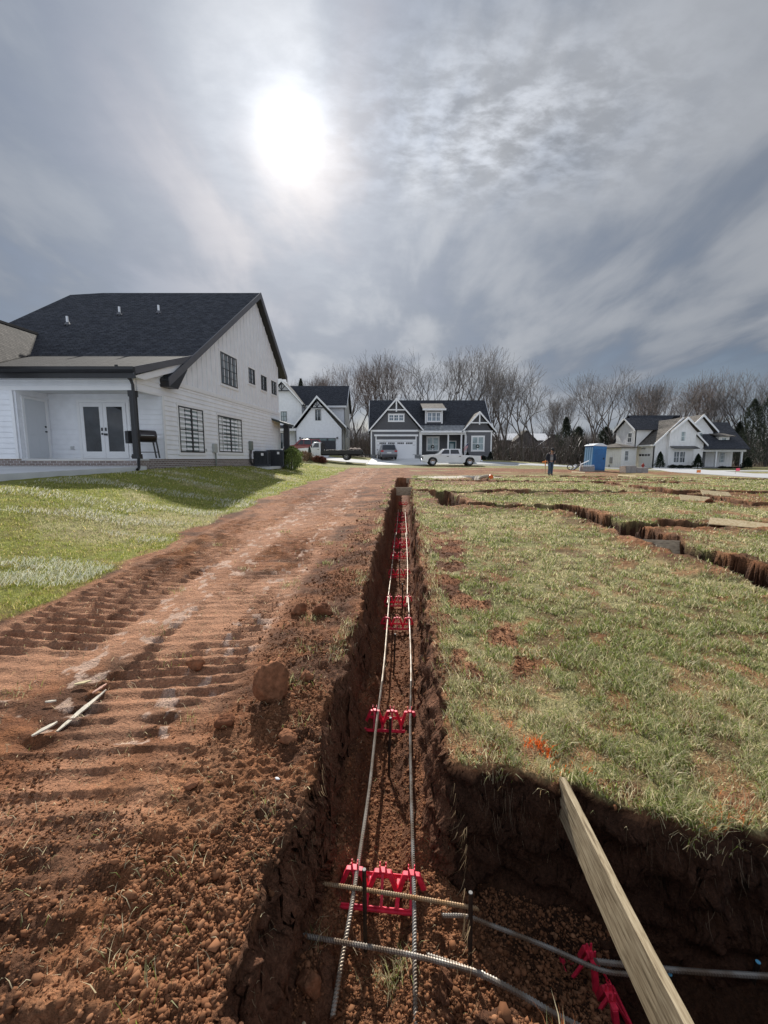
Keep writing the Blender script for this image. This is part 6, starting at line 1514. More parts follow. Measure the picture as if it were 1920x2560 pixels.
def flatbed():
    g = gz(-6, 45.5); t = root('flatbed_truck', 'old white cab truck with a long black flatbed parked beside the farmhouse', 'truck', (-8.95, 45.2, g + .04), .0)
    P = paint('old_white_paint', (.76, .76, .74)); w = .98; r = .37; xf = .95; xr = 5.05
    body = [(.02, .50), (.03, .95), (.10, 1.20), (1.25, 1.28), (2.42, 1.28), (2.42, .50)]
    mb = MB(); side_prism(mb, body + [(1.6, .40)] + arch(xf, .40, .46) + [(.3, .42)], -w, w); build('body', mb, P, t, bevel=.03, auto=35)
    cb = MB(); taper(cb, (1.22, 2.42, -w + .05, w - .05, 1.275), (1.66, 2.40, -w + .2, w - .2, 1.86)); build('cab', cb, P, t, bevel=.04, auto=35)
    for s in (-1, 1):
        gl = MB()
        def q(x, z): k = (z - 1.275) / .585; return (x, s * (w - .05 - .15 * k + .005), z)
        v = [q(1.58, 1.32), q(2.22, 1.32), q(2.22, 1.76), q(1.80, 1.76)]; gl.add(v + [(i, j - s * .03, k) for i, j, k in v], [(0, 1, 2, 3), (4, 5, 6, 7), (0, 1, 5, 4), (1, 2, 6, 5), (2, 3, 7, 6), (3, 0, 4, 7)])
        build('side_window', gl, CARGL, t)
        d = MB().box(1.45, 2.34, s * w - .004, s * w + .004, .52, 1.24); o = build('door', d, P, t, bevel=.003); h = MB().box(2.08, 2.26, s * w - .03, s * w + .03, 1.10, 1.16); build('handle', h, BLACK, o)
        m = MB().box(1.45, 1.55, min(s * (w + .05), s * (w + .25)), max(s * (w + .05), s * (w + .25)), 1.30, 1.55); build('mirror', m, BLACK, t)
        wheel(t, xf, s * (w - .11), r, .24, CHR, 6, s); wheel(t, xr, s * (w - .02), r, .26, mat('steel_rim', (.35, .35, .36), .4, .6), 8, s)
        l = MB().box(-.01, .10, s * .8 - .1, s * .8 + .1, .90, 1.05); build('headlight', l, LAMPW, t)
    ws = MB().prism([(1.26, -.8, 1.31), (1.26, .8, 1.31), (1.64, .68, 1.80), (1.64, -.68, 1.80)], (-.012, 0, .012)); build('windscreen', ws, CARGL, t)
    b = MB().box(-.12, .12, -.95, .95, .42, .66); build('front_bumper', b, CHR, t, bevel=.03)
    fb = MB().box(2.52, 6.70, -1.08, 1.08, .92, 1.06); fb.box(2.52, 6.7, -1.10, -1.05, .62, 1.02); fb.box(2.52, 6.7, 1.05, 1.10, .62, 1.02); build('flat_deck', fb, BLACK, t, bevel=.008)
    hb = MB().box(2.50, 2.56, -1.0, 1.0, 1.06, 1.84); hb.bar((2.56, -.95, 1.8), (3.1, -.95, 1.07), .05, .05); hb.bar((2.56, .95, 1.8), (3.1, .95, 1.07), .05, .05)
    build('headboard', hb, BLACK, t)
    ch = MB().box(2.4, 6.6, -.4, .4, .50, .70); ch.box(3.0, 4.1, -1.02, -.45, .50, .90); build('chassis', ch, mat('chassis_black', (.02, .02, .02), .7), t)
    tl = MB(); tl.bar((6.7, 0, .62), (7.6, 0, .55), .12, .1); build('tow_bar', tl, BLACK, t)
    for k, (x, y, r_) in enumerate(((5.5, -.4, .22), (5.9, .1, .26), (6.3, -.3, .22))):
        mb = MB(); lump(mb, (0, 0, 0), r_, 200 + k, 12, (1.5, 1.1, .55)); o = build('sack', mb, mat('pale_sack', (.46, .36, .30), .9, noise=(6, .3)), smooth=True, loc=(-8.95 + x, 45.2 + y, g + 1.14 + r_ * .3)); tag(o, ('left' if k == 0 else 'middle' if k == 1 else 'right') + ' one of the pale sacks heaped on the black flatbed', 'sack', 'sacks on the flatbed')
flatbed()

# ================================================================== SITE FURNITURE
def toilet():
    x, y = 17.3, 35.2; t = root('portable_toilet', 'blue portable toilet with a white roof leaning slightly at the lot edge', 'portable toilet', (x, y, gz(x, y) - .02), .22); t.rotation_euler = (0, math.radians(2.2), .20)
    B = mat('blue_plastic', (.012, .12, .33), .42, noise=(3, .1)); WP = mat('white_plastic', (.72, .75, .78), .4)
    w = .56; h = 2.05
    b = MB().box(-w, w, -w, w, .12, h); build('body', b, B, t, bevel=.03)
    b = MB()
    for s in (-1, 1): b.box(s * w - .035, s * w + .035, -w - .02, -w + .06, .12, h)
    b.box(-w + .04, w - .04, -w - .015, -w, h - .22, h - .0); build('door_frame', b, mat('blue_frame', (.02, .16, .40), .4), t)
    d = MB().box(-w + .05, w - .05, -w - .012, -w - .0005, .2, h - .24)
    for z in (.75, 1.35): d.box(-w + .1, w - .1, -w - .024, -w - .0122, z, z + .03)
    o = build('door', d, B, t, bevel=.004); hb = MB().box(.36, .42, -w - .06, -w - .012, 1.0, 1.15); build('handle', hb, BLACK, o)
    b = MB()                     # moulded side wall, lighter panels
    for k in range(4): b.box(-w - .012, -w, -w + .1 + k * .26, -w + .28 + k * .26, .3, h - .1)
    build('side_rib', b, mat('pale_blue_plastic', (.30, .52, .70), .45), t)
    b = MB(); n = 8
    prof = [(-w - .06, 0), (w + .06, 0), (w + .04, .07), (0.2, .22), (-.2, .22), (-w - .04, .07)]
    b.prism([(a, -w - .06, h + c) for a, c in prof], (0, 2 * w + .12, 0)); build('roof', b, WP, t, bevel=.03)
    b = MB().box(-w - .04, w + .04, -w - .04, w + .04, 0, .12); build('skid', b, mat('grey_skid', (.18, .18, .18), .7), t)
    b = MB().tube([(-.4, .4, h), (-.4, .4, h + .45)], .045, 8); build('vent_pipe', b, BLACK, t)
toilet()
def blocks():
    M1 = mat('cinder_block', (.33, .31, .29), .9, noise=(8, .2), bump=(40, .5, .004)); M2 = mat('pale_wood_pallet', (.60, .45, .33), .8, noise=(8, .2))
    def pile(label, x, y, w, d, h, rz):
        t = root('block_pile', label, 'block pile', (x, y, gz(x, y)), rz); b = MB(); n = max(1, round(w / .42)); m = max(1, round(h / .2))
        for i in range(n):
            for j in range(m): b.box(-w / 2 + i * w / n + .004, -w / 2 + (i + 1) * w / n - .004, -d / 2, d / 2, j * h / m + .003, (j + 1) * h / m - .003)
        build('block', b, M1, t, bevel=.01); return t
    pile('grey blocks stacked in front of the blue toilet on its left', 16.3, 34.2, 1.0, .5, .42, .1)
    t = pile('grey block stack right of the blue toilet', 19.1, 33.2, .9, .5, .55, .15)
    pile('lower grey block stack touching the one right of the toilet', 20.1, 33.4, 1.0, .5, .42, .15)
    b = MB().box(-.35, .35, -.02, .02, 0, .48); o = build('panel_board', b, M2, loc=(18.55, 32.9, gz(18.5, 33) + .02)); o.rotation_euler = (-.15, 0, .1); tag(o, 'pinkish wooden panel leaning on the block stack right of the toilet', 'board')
    b = MB(); b.bar((0, 0, .05), (.05, 0, .55), .05, .05); b.bar((.05, 0, .55), (.75, .1, .85), .06, .05); o = build('bent_pipe', b, WTRIM, loc=(15.75, 34.3, gz(15.75, 34.3))); tag(o, 'white bent pipe standing left of the blocks by the toilet', 'pipe')
    b = MB(); b.bar((-.5, 0, .0), (.5, 0, .0), .06, .05); b.bar((-.52, 0, .0), (-.62, .05, .3), .05, .05); o = build('white_pipe', b, WTRIM, loc=(16.25, 34.0, gz(16.3, 34) + .50)); tag(o, 'white pipe lying on the blocks in front of the toilet', 'pipe')
    t = root('wire_coil', 'coil of dark hose and white cable on the grass behind the man', 'hose coil', (16.1, 36.3, gz(16, 36.3)), sc=.8)
    for k in range(3):
        b = MB(); P = [(.32 * math.cos(a * .5) + k * .35 - .3, .1 * math.sin(a * .5), .32 + .26 * math.sin(a * .5 + k)) for a in range(13)]; b.tube(P, .05, 6); build('loop', b, mat('dark_hose', (.03, .03, .03), .6) if k != 1 else WTRIM, t)
    x, y = 5.35, 21.7; t = root('capped_pipe', 'tan drain pipe with a bright orange end cap lying over a trench', 'pipe', (x, y, gz(x, y) + .0), sc=.72)
    b = MB(); b.tube([(-.62, .2, .02), (-.42, .15, .20), (-.1, .05, .26), (.05, -.05, .22)], .12, 10); build('pipe', b, mat('tan_sack', (.46, .38, .28), .8, noise=(9, .2)), t, smooth=True)
    b = MB().lathe([(.001, -.12), (.15, -.12), (.16, -.02), (.16, .04)], (.12, -.10, .20), 16, axis='y'); build('end_cap', b, mat('orange_plastic', (.85, .16, .02), .4), t, auto=40)
    b = MB().lathe([(.155, .04), (.155, .26), (.11, .30)], (.14, -.10, .22), 14, axis='y'); build('collar', b, mat('blue_black', (.04, .05, .08), .5), t)
    x, y = 11.35, 30.0; t = root('survey_stake', 'wooden survey stake with an orange ribbon left of the man', 'stake', (x, y, gz(x, y)))
    b = MB().box(-.025, .025, -.02, .02, -.1, .95); build('stake_post', b, mat('stake_wood', (.55, .38, .24), .8), t)
    b = MB(); b.obox((-.09, -.02, .82), (.15, 0, .03), (0, .006, 0), (-.015, 0, .05)); b.obox((-.02, -.03, .68), (.03, 0, .0), (0, .006, 0), (.0, 0, .12)); build('ribbon', b, mat('orange_ribbon', (.85, .25, .05), .6), t)
    def flag(label, x, y, c, h=.45):
        t = root('marker_flag', label, 'marker flag', (x, y, gz(x, y)), group='small marker flags across the site'); b = MB().tube([(0, 0, 0), (.02, 0, h)], .008, 4); build('wire', b, BLACK, t)
        b = MB().box(.02, .34, -.004, .004, h - .22, h); build('pennant', b, c, t)
    PK = mat('pink_flag', (.9, .10, .16), .5); OR = mat('orange_flag', (.9, .25, .05), .5)
    flag('pinkish red marker flag, brightest, beside the drive on the right', 28.4, 34.4, PK, .5); flag('orange marker flag just left of the drive edge', 25.4, 34.6, OR, .3); flag('small orange marker flag between the block stacks and the drive', 21.4, 36.5, OR, .35)
    b = MB(); b.bar((0, 0, 0), (.55, .2, .9), .03, .03); o = build('leaning_lath', b, mat('yellow_lath', (.75, .65, .30), .7), loc=(-1.75, 39.2, gz(-1.7, 39.2))); tag(o, 'thin yellow lath leaning at the edge of the soil near the driveway', 'lath')
    x, y = 33.4, 55.0; t = root('fire_hydrant', 'small dark red fire hydrant before the garage of the right house', 'hydrant', (x * 1.0, y, gz(x, y)))
    R = mat('hydrant_red', (.28, .02, .015), .5); b = MB().lathe([(.16, 0), (.16, .05), (.11, .07), (.11, .50), (.14, .52), (.14, .56), (.10, .66), (.04, .72), (.03, .78)], (0, 0, 0), 12); build('barrel', b, R, t, auto=40)
    b = MB().lathe([(.06, -.2), (.07, -.2), (.07, .2), (.06, .2)], (0, 0, .42), 8, axis='x'); build('nozzle', b, R, t)
blocks()

# ---- pellet grill on the porch
def grill():
    t = root('pellet_grill', 'black pellet grill with a barrel lid standing on the porch behind the post', 'grill', (-8.52, 15.35, EYE), .8, sc=.86)
    b = MB().lathe([(.001, -.38), (.24, -.38), (.25, -.36), (.25, .36), (.24, .38), (.001, .38)], (0, 0, .93), 20, axis='x', cap=False); build('barrel', b, mat('grill_black', (.03, .022, .022), .3), t, auto=40)
    b = MB().box(-.70, -.41, -.18, .2, .62, 1.12); build('hopper', b, BLACK, t, bevel=.02)
    b = MB().tube([(-.25, -.3, .95), (.25, -.3, .95)], .014, 6); build('lid_handle', b, CHR, t)
    for (x, y, dx) in ((-.36, -.2, -.06), (-.36, .2, -.06), (.34, -.2, .10), (.34, .2, .10)): b = MB().bar((x, y, .78), (x + dx, y, .03), .05, .05); build('leg', b, BLACK, t)
    b = MB().box(-.38, .40, -.2, .2, .26, .29); build('shelf', b, BLACK, t)
    for s in (-1, 1): b = MB().lathe([(.001, -.03), (.09, -.03), (.09, .03), (.001, .03)], (-.42, s * .22, .09), 12, axis='y', cap=False); build('wheel', b, BLACK, t)
    b = MB().box(.40, .48, -.2, .2, .90, .93); build('side_shelf', b, CHR, t)
grill()
# ---- air conditioners
def acunit(label, x, y, w, h, rz=.0):
    t = root('air_conditioner', label, 'air conditioner', (x, y, gz(x, y) + .04), rz, 'air conditioning units beside the farmhouse'); G = mat('ac_graphite', (.05, .055, .065), .5, .2)
    b = MB().box(-w / 2 + .03, w / 2 - .03, -w / 2 + .03, w / 2 - .03, .08, h - .06); build('core', b, mat('ac_coil', (.02, .022, .026), .6), t)
    b = MB()
    for k in range(13):
        a = -w / 2 + .05 + k * (w - .1) / 12
        for s in (-1, 1): b.box(a - .008, a + .008, s * w / 2 - .012, s * w / 2 + .012, .08, h - .06); b.box(s * w / 2 - .012, s * w / 2 + .012, a - .008, a + .008, .08, h - .06)
    for sx in (-1, 1):
        for sy in (-1, 1): b.box(sx * (w / 2) - .03, sx * (w / 2) + .03, sy * (w / 2) - .03, sy * (w / 2) + .03, .0, h)
    build('louvre_guard', b, G, t)
    b = MB().box(-w / 2 - .02, w / 2 + .02, -w / 2 - .02, w / 2 + .02, h - .06, h); b.lathe([(w * .4, 0), (w * .4, .03), (w * .36, .03), (w * .36, 0)], (0, 0, h), 20, cap=False); build('top', b, G, t)
    b = MB().box(-w / 2 - .03, w / 2 + .03, -w / 2 - .03, w / 2 + .03, 0, .08); build('base', b, G, t)
    b = MB().box(w * .12, w * .26, -w / 2 - .016, -w / 2 - .011, h - .24, h - .10); build('sticker', b, mat('white_sticker', (.8, .8, .8), .5), t)
acunit('nearer and lower of the two dark air conditioners beside the farmhouse', -7.05, 24.4, .95, .82, .12)
acunit('taller air conditioner behind, at the far corner of the farmhouse', -6.60, 26.2, .95, 1.0, .12)
b = MB().box(-.6, .6, -1.8, 1.6, -.1, .04); o = build('equipment_pad', b, CONC, loc=(-6.85, 25.3, gz(-6.85, 25.3))); tag(o, 'pale pad under the two air conditioners', 'pad')
# ---- porch bench and flag at the grey cottage
def bench():
    t = root('porch_bench', 'dark garden bench on the porch of the grey cottage', 'bench', (6.2, 54.9, EYE + .02), 0); M = mat('bench_dark', (.03, .04, .045), .6)
    b = MB()
    for k in range(4): b.box(-.85, .85, -.22 + k * .12, -.13 + k * .12, .42, .45)
    build('seat', b, M, t); b = MB()
    for k in range(14): b.box(-.82 + k * .125, -.78 + k * .125, .24, .27, .47, .90)
    b.box(-.85, .85, .23, .28, .90, .96); build('backrest', b, M, t)
    for x in (-.8, .8):
        for y in (-.2, .24): b = MB().box(x - .03, x + .03, y - .03, y + .03, 0, .42); build('leg', b, M, t)
    for x in (-.82, .82): b = MB().box(x - .03, x + .03, -.24, .26, .64, .68); build('armrest', b, M, t)
    t = root('house_flag', 'small stars and stripes flag hanging on the porch of the grey cottage', 'flag', (9.95, 53.7, EYE + .02 + 1.35), 0)
    b = MB().bar((-.0, 0, 0), (.55, -.35, .62), .03, .03); build('pole', b, WTRIM, t)
    def cloth(mb, u0, u1, v0, v1):
        o = lambda u, v: (.55 - .42 * u - .10 * v, -.35 + .1 * math.sin(3 * v) + .2 * u, .60 - .45 * u - .62 * v)
        n = 4; vs = [o(u0 + (u1 - u0) * i / n, v0 + (v1 - v0) * j / n) for j in range(n + 1) for i in range(n + 1)]
        mb.add(vs, [(j * (n + 1) + i, j * (n + 1) + i + 1, (j + 1) * (n + 1) + i + 1, (j + 1) * (n + 1) + i) for j in range(n) for i in range(n)])
    rb = MB(); wb = MB(); bb = MB()
    for k in range(13):
        (rb if k % 2 == 0 else wb).__class__
        cloth(rb if k % 2 == 0 else wb, k / 13, (k + 1) / 13, 0 if k > 6 else .4, 1)
    cloth(bb, 0, 7 / 13, 0, .4)
    f = build('stripes', rb, mat('flag_red', (.45, .02, .03), .7), t); build('white_stripes', wb, mat('flag_white', (.7, .7, .7), .7), t); build('canton', bb, mat('flag_blue', (.02, .03, .15), .7), t)
bench()

# ================================================================== PERSON
def skin(name, verts, edges, rad, m, parent, rootv=0, sub=2):
    me = bpy.data.meshes.new(name); me.from_pydata([Vector(v) for v in verts], edges, []); me.materials.append(m)
    o = bpy.data.objects.new(name, me); COL.objects.link(o); o.parent = parent
    md = o.modifiers.new('Skin', 'SKIN'); md.use_smooth_shade = True
    sv = me.skin_vertices[0].data
    for i, r in enumerate(rad):
        sv[i].radius = r if isinstance(r, tuple) else (r, r); sv[i].use_root = (i == rootv)
    s = o.modifiers.new('Sub', 'SUBSURF'); s.levels = sub; s.render_levels = sub
    return o
def person():
    x, y = 10.55, 27.0; t = root('person', 'man in a black open jacket, grey tee shirt and jeans walking with head bowed', 'person', (x, y, H(x, y) - .01), .06)
    SK = mat('skin', (.42, .24, .17), .5, noise=(20, .1)); JN = mat('denim', (.05, .085, .14), .85, noise=(12, .3), bump=(30, .3, .01)); JK = mat('black_jacket', (.012, .013, .022), .75, noise=(8, .4), bump=(12, .5, .02)); TS = mat('grey_tee', (.27, .26, .27), .85, noise=(9, .15), bump=(10, .4, .01))
    V = []; E = []; R = []
    def v(p, r, par=None):
        V.append(p); R.append(r); i = len(V) - 1
        if par is not None: E.append((par, i))
        return i
    pel = v((0, 0, .93), (.13, .10)); sp = v((0, .01, 1.08), (.12, .09), pel); chs = v((0, .0, 1.27), (.15, .10), sp); nk0 = v((.0, -.02, 1.42), .06, chs); nk = v((.005, -.06, 1.48), .052, nk0)
    hb = v((.012, -.095, 1.54), (.072, .085), nk); hd = v((.018, -.125, 1.61), (.078, .092), hb); ht = v((.022, -.115, 1.68), (.05, .06), hd); nose = v((.018, -.225, 1.565), .013, hd)
    for s in (-1, 1):
        sh = v((s * .17, 0, 1.40), .06, chs); el = v((s * .27, .03, 1.14), .042, sh); wr = v((s * .245, -.06, .915), .030, el); pm = v((s * .235, -.085, .85), (.036, .020), wr)
        for k, (dx, L) in enumerate(((-.026, .052), (-.009, .062), (.009, .058), (.026, .045))):
            a = v((s * .235 + dx * .6, -.095 + dx * .7, .812), .0095, pm); b_ = v((s * .232 + dx * .6, -.105 + dx * .7, .812 - L * .5), .0085, a); v((s * .225 + dx * .6, -.098 + dx * .7, .812 - L), .0075, b_)
        th = v((s * .235, -.125, .835), .011, pm); v((s * .225, -.140, .80), .009, th)
        fw = -.05 if s < 0 else .06
        hp = v((s * .095, 0, .86), .085, pel); kn = v((s * .10, fw - .03, .48), .058, hp); an = v((s * .105, fw + .02, .10), .040, kn); v((s * .115, fw - .14, .045), .034, an)
    skin('body', V, E, R, SK, t)
    # jeans
    V = []; E = []; R = []
    pel = v((0, 0.0, .96), (.155, .115)); 
    for s in (-1, 1):
        fw = -.05 if s < 0 else .06
        hp = v((s * .10, 0, .83), (.105, .10), pel); kn = v((s * .105, fw - .03, .48), .085, hp); sh = v((s * .108, fw + .01, .25), .078, kn); an = v((s * .11, fw + .02, .075), .080, sh)
    skin('jeans', V, E, R, JN, t)
    V = []; E = []; R = []
    a = v((0, 0, .91), (.165, .125)); a2 = v((0, -.02, 1.05), (.165, .13), a); a3 = v((0, -.01, 1.22), (.165, .12), a2); a4 = v((0, -.0, 1.38), (.12, .09), a3); a5 = v((0, -.02, 1.44), (.062, .06), a4)
    ts = skin('tee_shirt', V, E, R, TS, t)
    g = MB()          # small dark print on the chest, laid on the cloth
    for (cx_, cz, w, h) in ((-.01, 1.30, .045, .018), (-.045, 1.21, .02, .012), (.0, 1.215, .02, .010), (.03, 1.21, .018, .008)): g.box(cx_ - w, cx_ + w, -.150, -.138, cz - h, cz + h)
    build('chest_print', g, mat('dark_print', (.03, .03, .035), .8), ts)
    # jacket: open shell and sleeves
    mb = MB(); n = 22; rows = [(.80, .215, .150, .62), (.92, .215, .155, .60), (1.08, .205, .150, .56), (1.24, .205, .140, .52), (1.36, .195, .120, .48), (1.43, .135, .095, .42), (1.46, .085, .08, .40)]
    for j, (z, rx, ry, gap) in enumerate(rows):
        for lay in (1, .93):
            for i in range(n + 1):
                a = -PI / 2 + gap + (2 * PI - 2 * gap) * i / n
                mb.v.append((rx * lay * math.cos(a) + .0, ry * lay * math.sin(a) + .005, z + .006 * math.sin(i * 2.1)))
    rw = 2 * (n + 1)
    for j in range(len(rows) - 1):
        for i in range(n):
            o = j * rw + i; mb.f.append((o, o + 1, o + rw + 1, o + rw)); q = o + n + 1; mb.f.append((q, q + rw, q + rw + 1, q + 1))
        for i in (0, n): o = j * rw + i; mb.f.append((o, o + rw, o + rw + n + 1, o + n + 1))
    for i in range(n): mb.f.append((i, i + n + 1, i + n + 2, i + 1)); o = (len(rows) - 1) * rw + i; mb.f.append((o, o + 1, o + n + 2, o + n + 1))
    mb.mi = [0] * len(mb.f); jk = build('jacket', mb, JK, t, smooth=True)
    for s in (-1, 1):
        V = []; E = []; R = []
        a = v((s * .12, 0, 1.39), .075); b_ = v((s * .20, .01, 1.36), .082, a); c = v((s * .275, .035, 1.13), .070, b_); d = v((s * .250, -.05, .90), .058, c); skin('sleeve', V, E, R, JK, jk)
    # cap, shoes, hair
    c = MB(); c.sph((0, 0, 0), (.098, .112, .085), 16); o = build('knit_cap', c, mat('black_cap', (.012, .012, .014), .8), t, smooth=True, loc=(.02, -.13, 1.655)); o.rotation_euler = (.55, 0, 0)
    c = MB().prism([(-.07, -.0, 0), (.07, 0, 0), (.055, -.09, -.01), (-.055, -.09, -.01)], (0, 0, .008)); o2 = build('cap_brim', c, MATS['black_cap'], t, loc=(.02, -.215, 1.60)); o2.rotation_euler = (.75, 0, 0)
    for s in (-1, 1):
        fw = -.05 if s < 0 else .06
        V = []; E = []; R = []
        a = v((s * .108, fw + .05, .055), (.045, .05)); b_ = v((s * .112, fw - .05, .05), (.048, .045), a); c_ = v((s * .118, fw - .16, .036), (.045, .034), b_); skin('shoe', V, E, R, mat('dark_shoe', (.03, .028, .026), .6), t)
person()
# ================================================================== TREES AND SHRUBS
BARK = mat('bark_grey', (.115, .095, .082), .9, noise=(6, .3)); TWIG = mat('twig_grey_brown', (.150, .132, .122), .9, noise=(.8, .25)); TWIGR = mat('twig_reddish', (.19, .14, .115), .9, noise=(.8, .25)); BARKD = mat('bark_dark', (.06, .05, .045), .9)
def seg_mesh(S, m, name, parent, sides=3):
    """S: list of (p0, p1, r0, r1) -> tapered prisms"""
    n = len(S); P0 = np.array([s[0] for s in S]); P1 = np.array([s[1] for s in S]); r0 = np.array([s[2] for s in S]); r1 = np.array([s[3] for s in S])
    d = P1 - P0; d /= np.linalg.norm(d, axis=1, keepdims=True) + 1e-9
    ref = np.where(np.abs(d[:, 2:3]) > .9, np.array([[1., 0, 0]]), np.array([[0, 0, 1.]])); a = np.cross(d, ref); a /= np.linalg.norm(a, axis=1, keepdims=True); b = np.cross(d, a)
    V = []
    for P, r in ((P0, r0), (P1, r1)):
        for k in range(sides):
            an = 2 * PI * k / sides; V.append(P + (a * math.cos(an) + b * math.sin(an)) * r[:, None])
    V = np.stack(V, 1).reshape(-1, 3); i = (np.arange(n) * 2 * sides)[:, None]
    Q = np.concatenate([np.stack([i[:, 0] + k, i[:, 0] + (k + 1) % sides, i[:, 0] + sides + (k + 1) % sides, i[:, 0] + sides + k], -1) for k in range(sides)])
    me = fast_mesh(name, V, Q, None, m, smooth=True); o = bpy.data.objects.new(name, me); COL.objects.link(o)
    if parent: o.parent = parent
    return o
def grow(seed, h=18, spread=.55, fork=.28, lean=0, up=.35, levels=7, twm=None, multi=1):
    rs = random.Random(seed); T = []; C = []
    def br(p, d, L, r, lv):
        k = 3 if lv < 3 else 2; q = Vector(p); dd = Vector(d); pts = [q.copy()]
        for s in range(k):
            dd = (dd + Vector((rs.gauss(0, .10), rs.gauss(0, .10), rs.gauss(0, .05) + up * .16))).normalized(); nq = q + dd * (L / k)
            ra = r * (1 - .35 * s / k); rb = r * (1 - .35 * (s + 1) / k); (T if lv < 3 else C).append((tuple(q), tuple(nq), ra, rb)); q = nq; pts.append(q.copy())
            if lv >= 2 and lv < levels and rs.random() < .42:      # side shoots
                sd = (dd + Vector((rs.gauss(0, 1), rs.gauss(0, 1), rs.gauss(.2, .5))) * .75).normalized(); br(q, sd, L * rs.uniform(.45, .7), rb * .5, max(lv + 1, 4))
        if lv < levels:
            nb = 2 if rs.random() < .62 else 3; ph = rs.uniform(0, 6.28)
            for b_ in range(nb):
                a = ph + b_ * 2 * PI / nb + rs.gauss(0, .3); tl = spread * rs.uniform(.55, 1.2) * (.8 if lv < 2 else 1)
                ax = dd.orthogonal().normalized(); ax = Matrix.Rotation(a, 3, dd) @ ax
                nd_ = (dd * math.cos(tl) + ax * math.sin(tl)); nd_ = (nd_ + Vector((0, 0, up * .35))).normalized()
                br(q, nd_, L * rs.uniform(.70, .90), r * .68 * rs.uniform(.78, .98), lv + 1)
    for mI in range(multi):
        br((rs.gauss(0, .3) * (multi > 1), rs.gauss(0, .3) * (multi > 1), -.4), (lean + rs.gauss(0, .12) * (multi > 1), rs.gauss(0, .05), 1), h * fork, h * .0145 / (1 if multi == 1 else 1.3), 0)
    zmax = max(s[1][2] for s in C); f = h / zmax
    sc = lambda L: [(tuple(c * f for c in a), tuple(c * f for c in b), r0, max(r1, .014)) for a, b, r0, r1 in L]
    return sc(T), sc(C)
PROTO = []
specs = [(1, .50, .26, 0, .45, 1, TWIG), (5, .46, .30, .03, .5, 1, TWIG), (9, .60, .24, -.03, .35, 1, TWIG), (14, .42, .34, .02, .6, 2, TWIGR), (21, .55, .22, .05, .4, 1, TWIGR), (33, .50, .20, 0, .5, 2, TWIG), (47, .36, .30, 0, .7, 1, TWIG)]
def make_tree(k, label, loc, h, rz, group):
    t = root('bare_tree', label, 'tree', loc, rz, group); sc = h / 18.0
    if k not in [p[0] for p in PROTO]:
        s = specs[k]; T, C = grow(s[0], 18, s[1], s[2], s[3], s[4], 6, s[6], s[5])
        a = seg_mesh(T, BARK, 'trunk', t, 5); b_ = seg_mesh(C, s[6], 'crown', t, 3); PROTO.append((k, a, b_))
    else:
        p = [p for p in PROTO if p[0] == k][0]
        for q in p[1:]: c = q.copy(); COL.objects.link(c); c.parent = t
    t.scale = (sc, sc, sc); return t
ORD = ['first', 'second', 'third', 'fourth', 'fifth', 'sixth', 'seventh', 'eighth', 'ninth', 'tenth', 'eleventh', 'twelfth']
zones = [('bare trees showing above the white house roof', [(648, 830, 90, 3), (672, 826, 88, 6), (705, 812, 92, 4)]),
 ('tall bare trees left of and behind the grey cottage gable', [(738, 790, 80, 3), (765, 794, 86, 0), (800, 786, 78, 4), (828, 780, 84, 3)]),
 ('tall bare trees rising behind the grey cottage ridge', [(862, 764, 76, 0), (890, 766, 83, 1), (915, 757, 78, 2), (945, 762, 86, 1), (975, 752, 76, 0), (1005, 756, 81, 1), (1035, 768, 77, 5)]),
 ('bare trees standing right of the grey cottage', [(1075, 802, 84, 2), (1094, 793, 92, 6), (1126, 795, 66, 2), (1158, 814, 74, 0), (1182, 848, 90, 5), (1206, 858, 84, 6)]),
 ('bare trees between the man and the white gabled house', [(1236, 850, 90, 1), (1262, 812, 78, 1), (1288, 806, 72, 0), (1322, 802, 74, 2), (1350, 808, 80, 5)]),
 ('bare trees above the roof of the white gabled house', [(1382, 828, 86, 4), (1408, 850, 92, 3), (1438, 858, 94, 6), (1465, 812, 86, 2), (1498, 808, 88, 4), (1528, 838, 92, 3)]),
 ('bare trees at the right edge beyond the white gabled house', [(1560, 838, 84, 5), (1590, 818, 80, 1), (1618, 806, 78, 0), (1648, 812, 76, 2), (1684, 806, 78, 5), (1730, 815, 80, 1)])]
rt = random.Random(3); ti = 0
for zn, L in zones:
    for i, (xd, yd, D, k) in enumerate(L):
        xs = xd * 1.1573; ys = yd * 1.1573; x = (xs - 960) / F * D; z = gz(x, D); h = W(xs, ys, y=D).z - z + 1.0
        make_tree(k, '%s from left of the %s' % (ORD[i], zn), (x, D, z - .1), h, rt.uniform(0, 6.28), zn)
# small saplings
for i, (xd, D, h) in enumerate(((1140, 72, 6), (1196, 74, 7), (1215, 70, 5), (1320, 76, 7), (1085, 70, 7), (590, 80, 9))):
    x = (xd * 1.1573 - 960) / F * D; make_tree(6, '%s thin bare sapling from the left before the wood' % ORD[sorted([1140, 1196, 1215, 1320, 1085, 590]).index(xd)], (x, D, gz(x, D) - .1), h, i * 1.3, 'thin bare saplings')
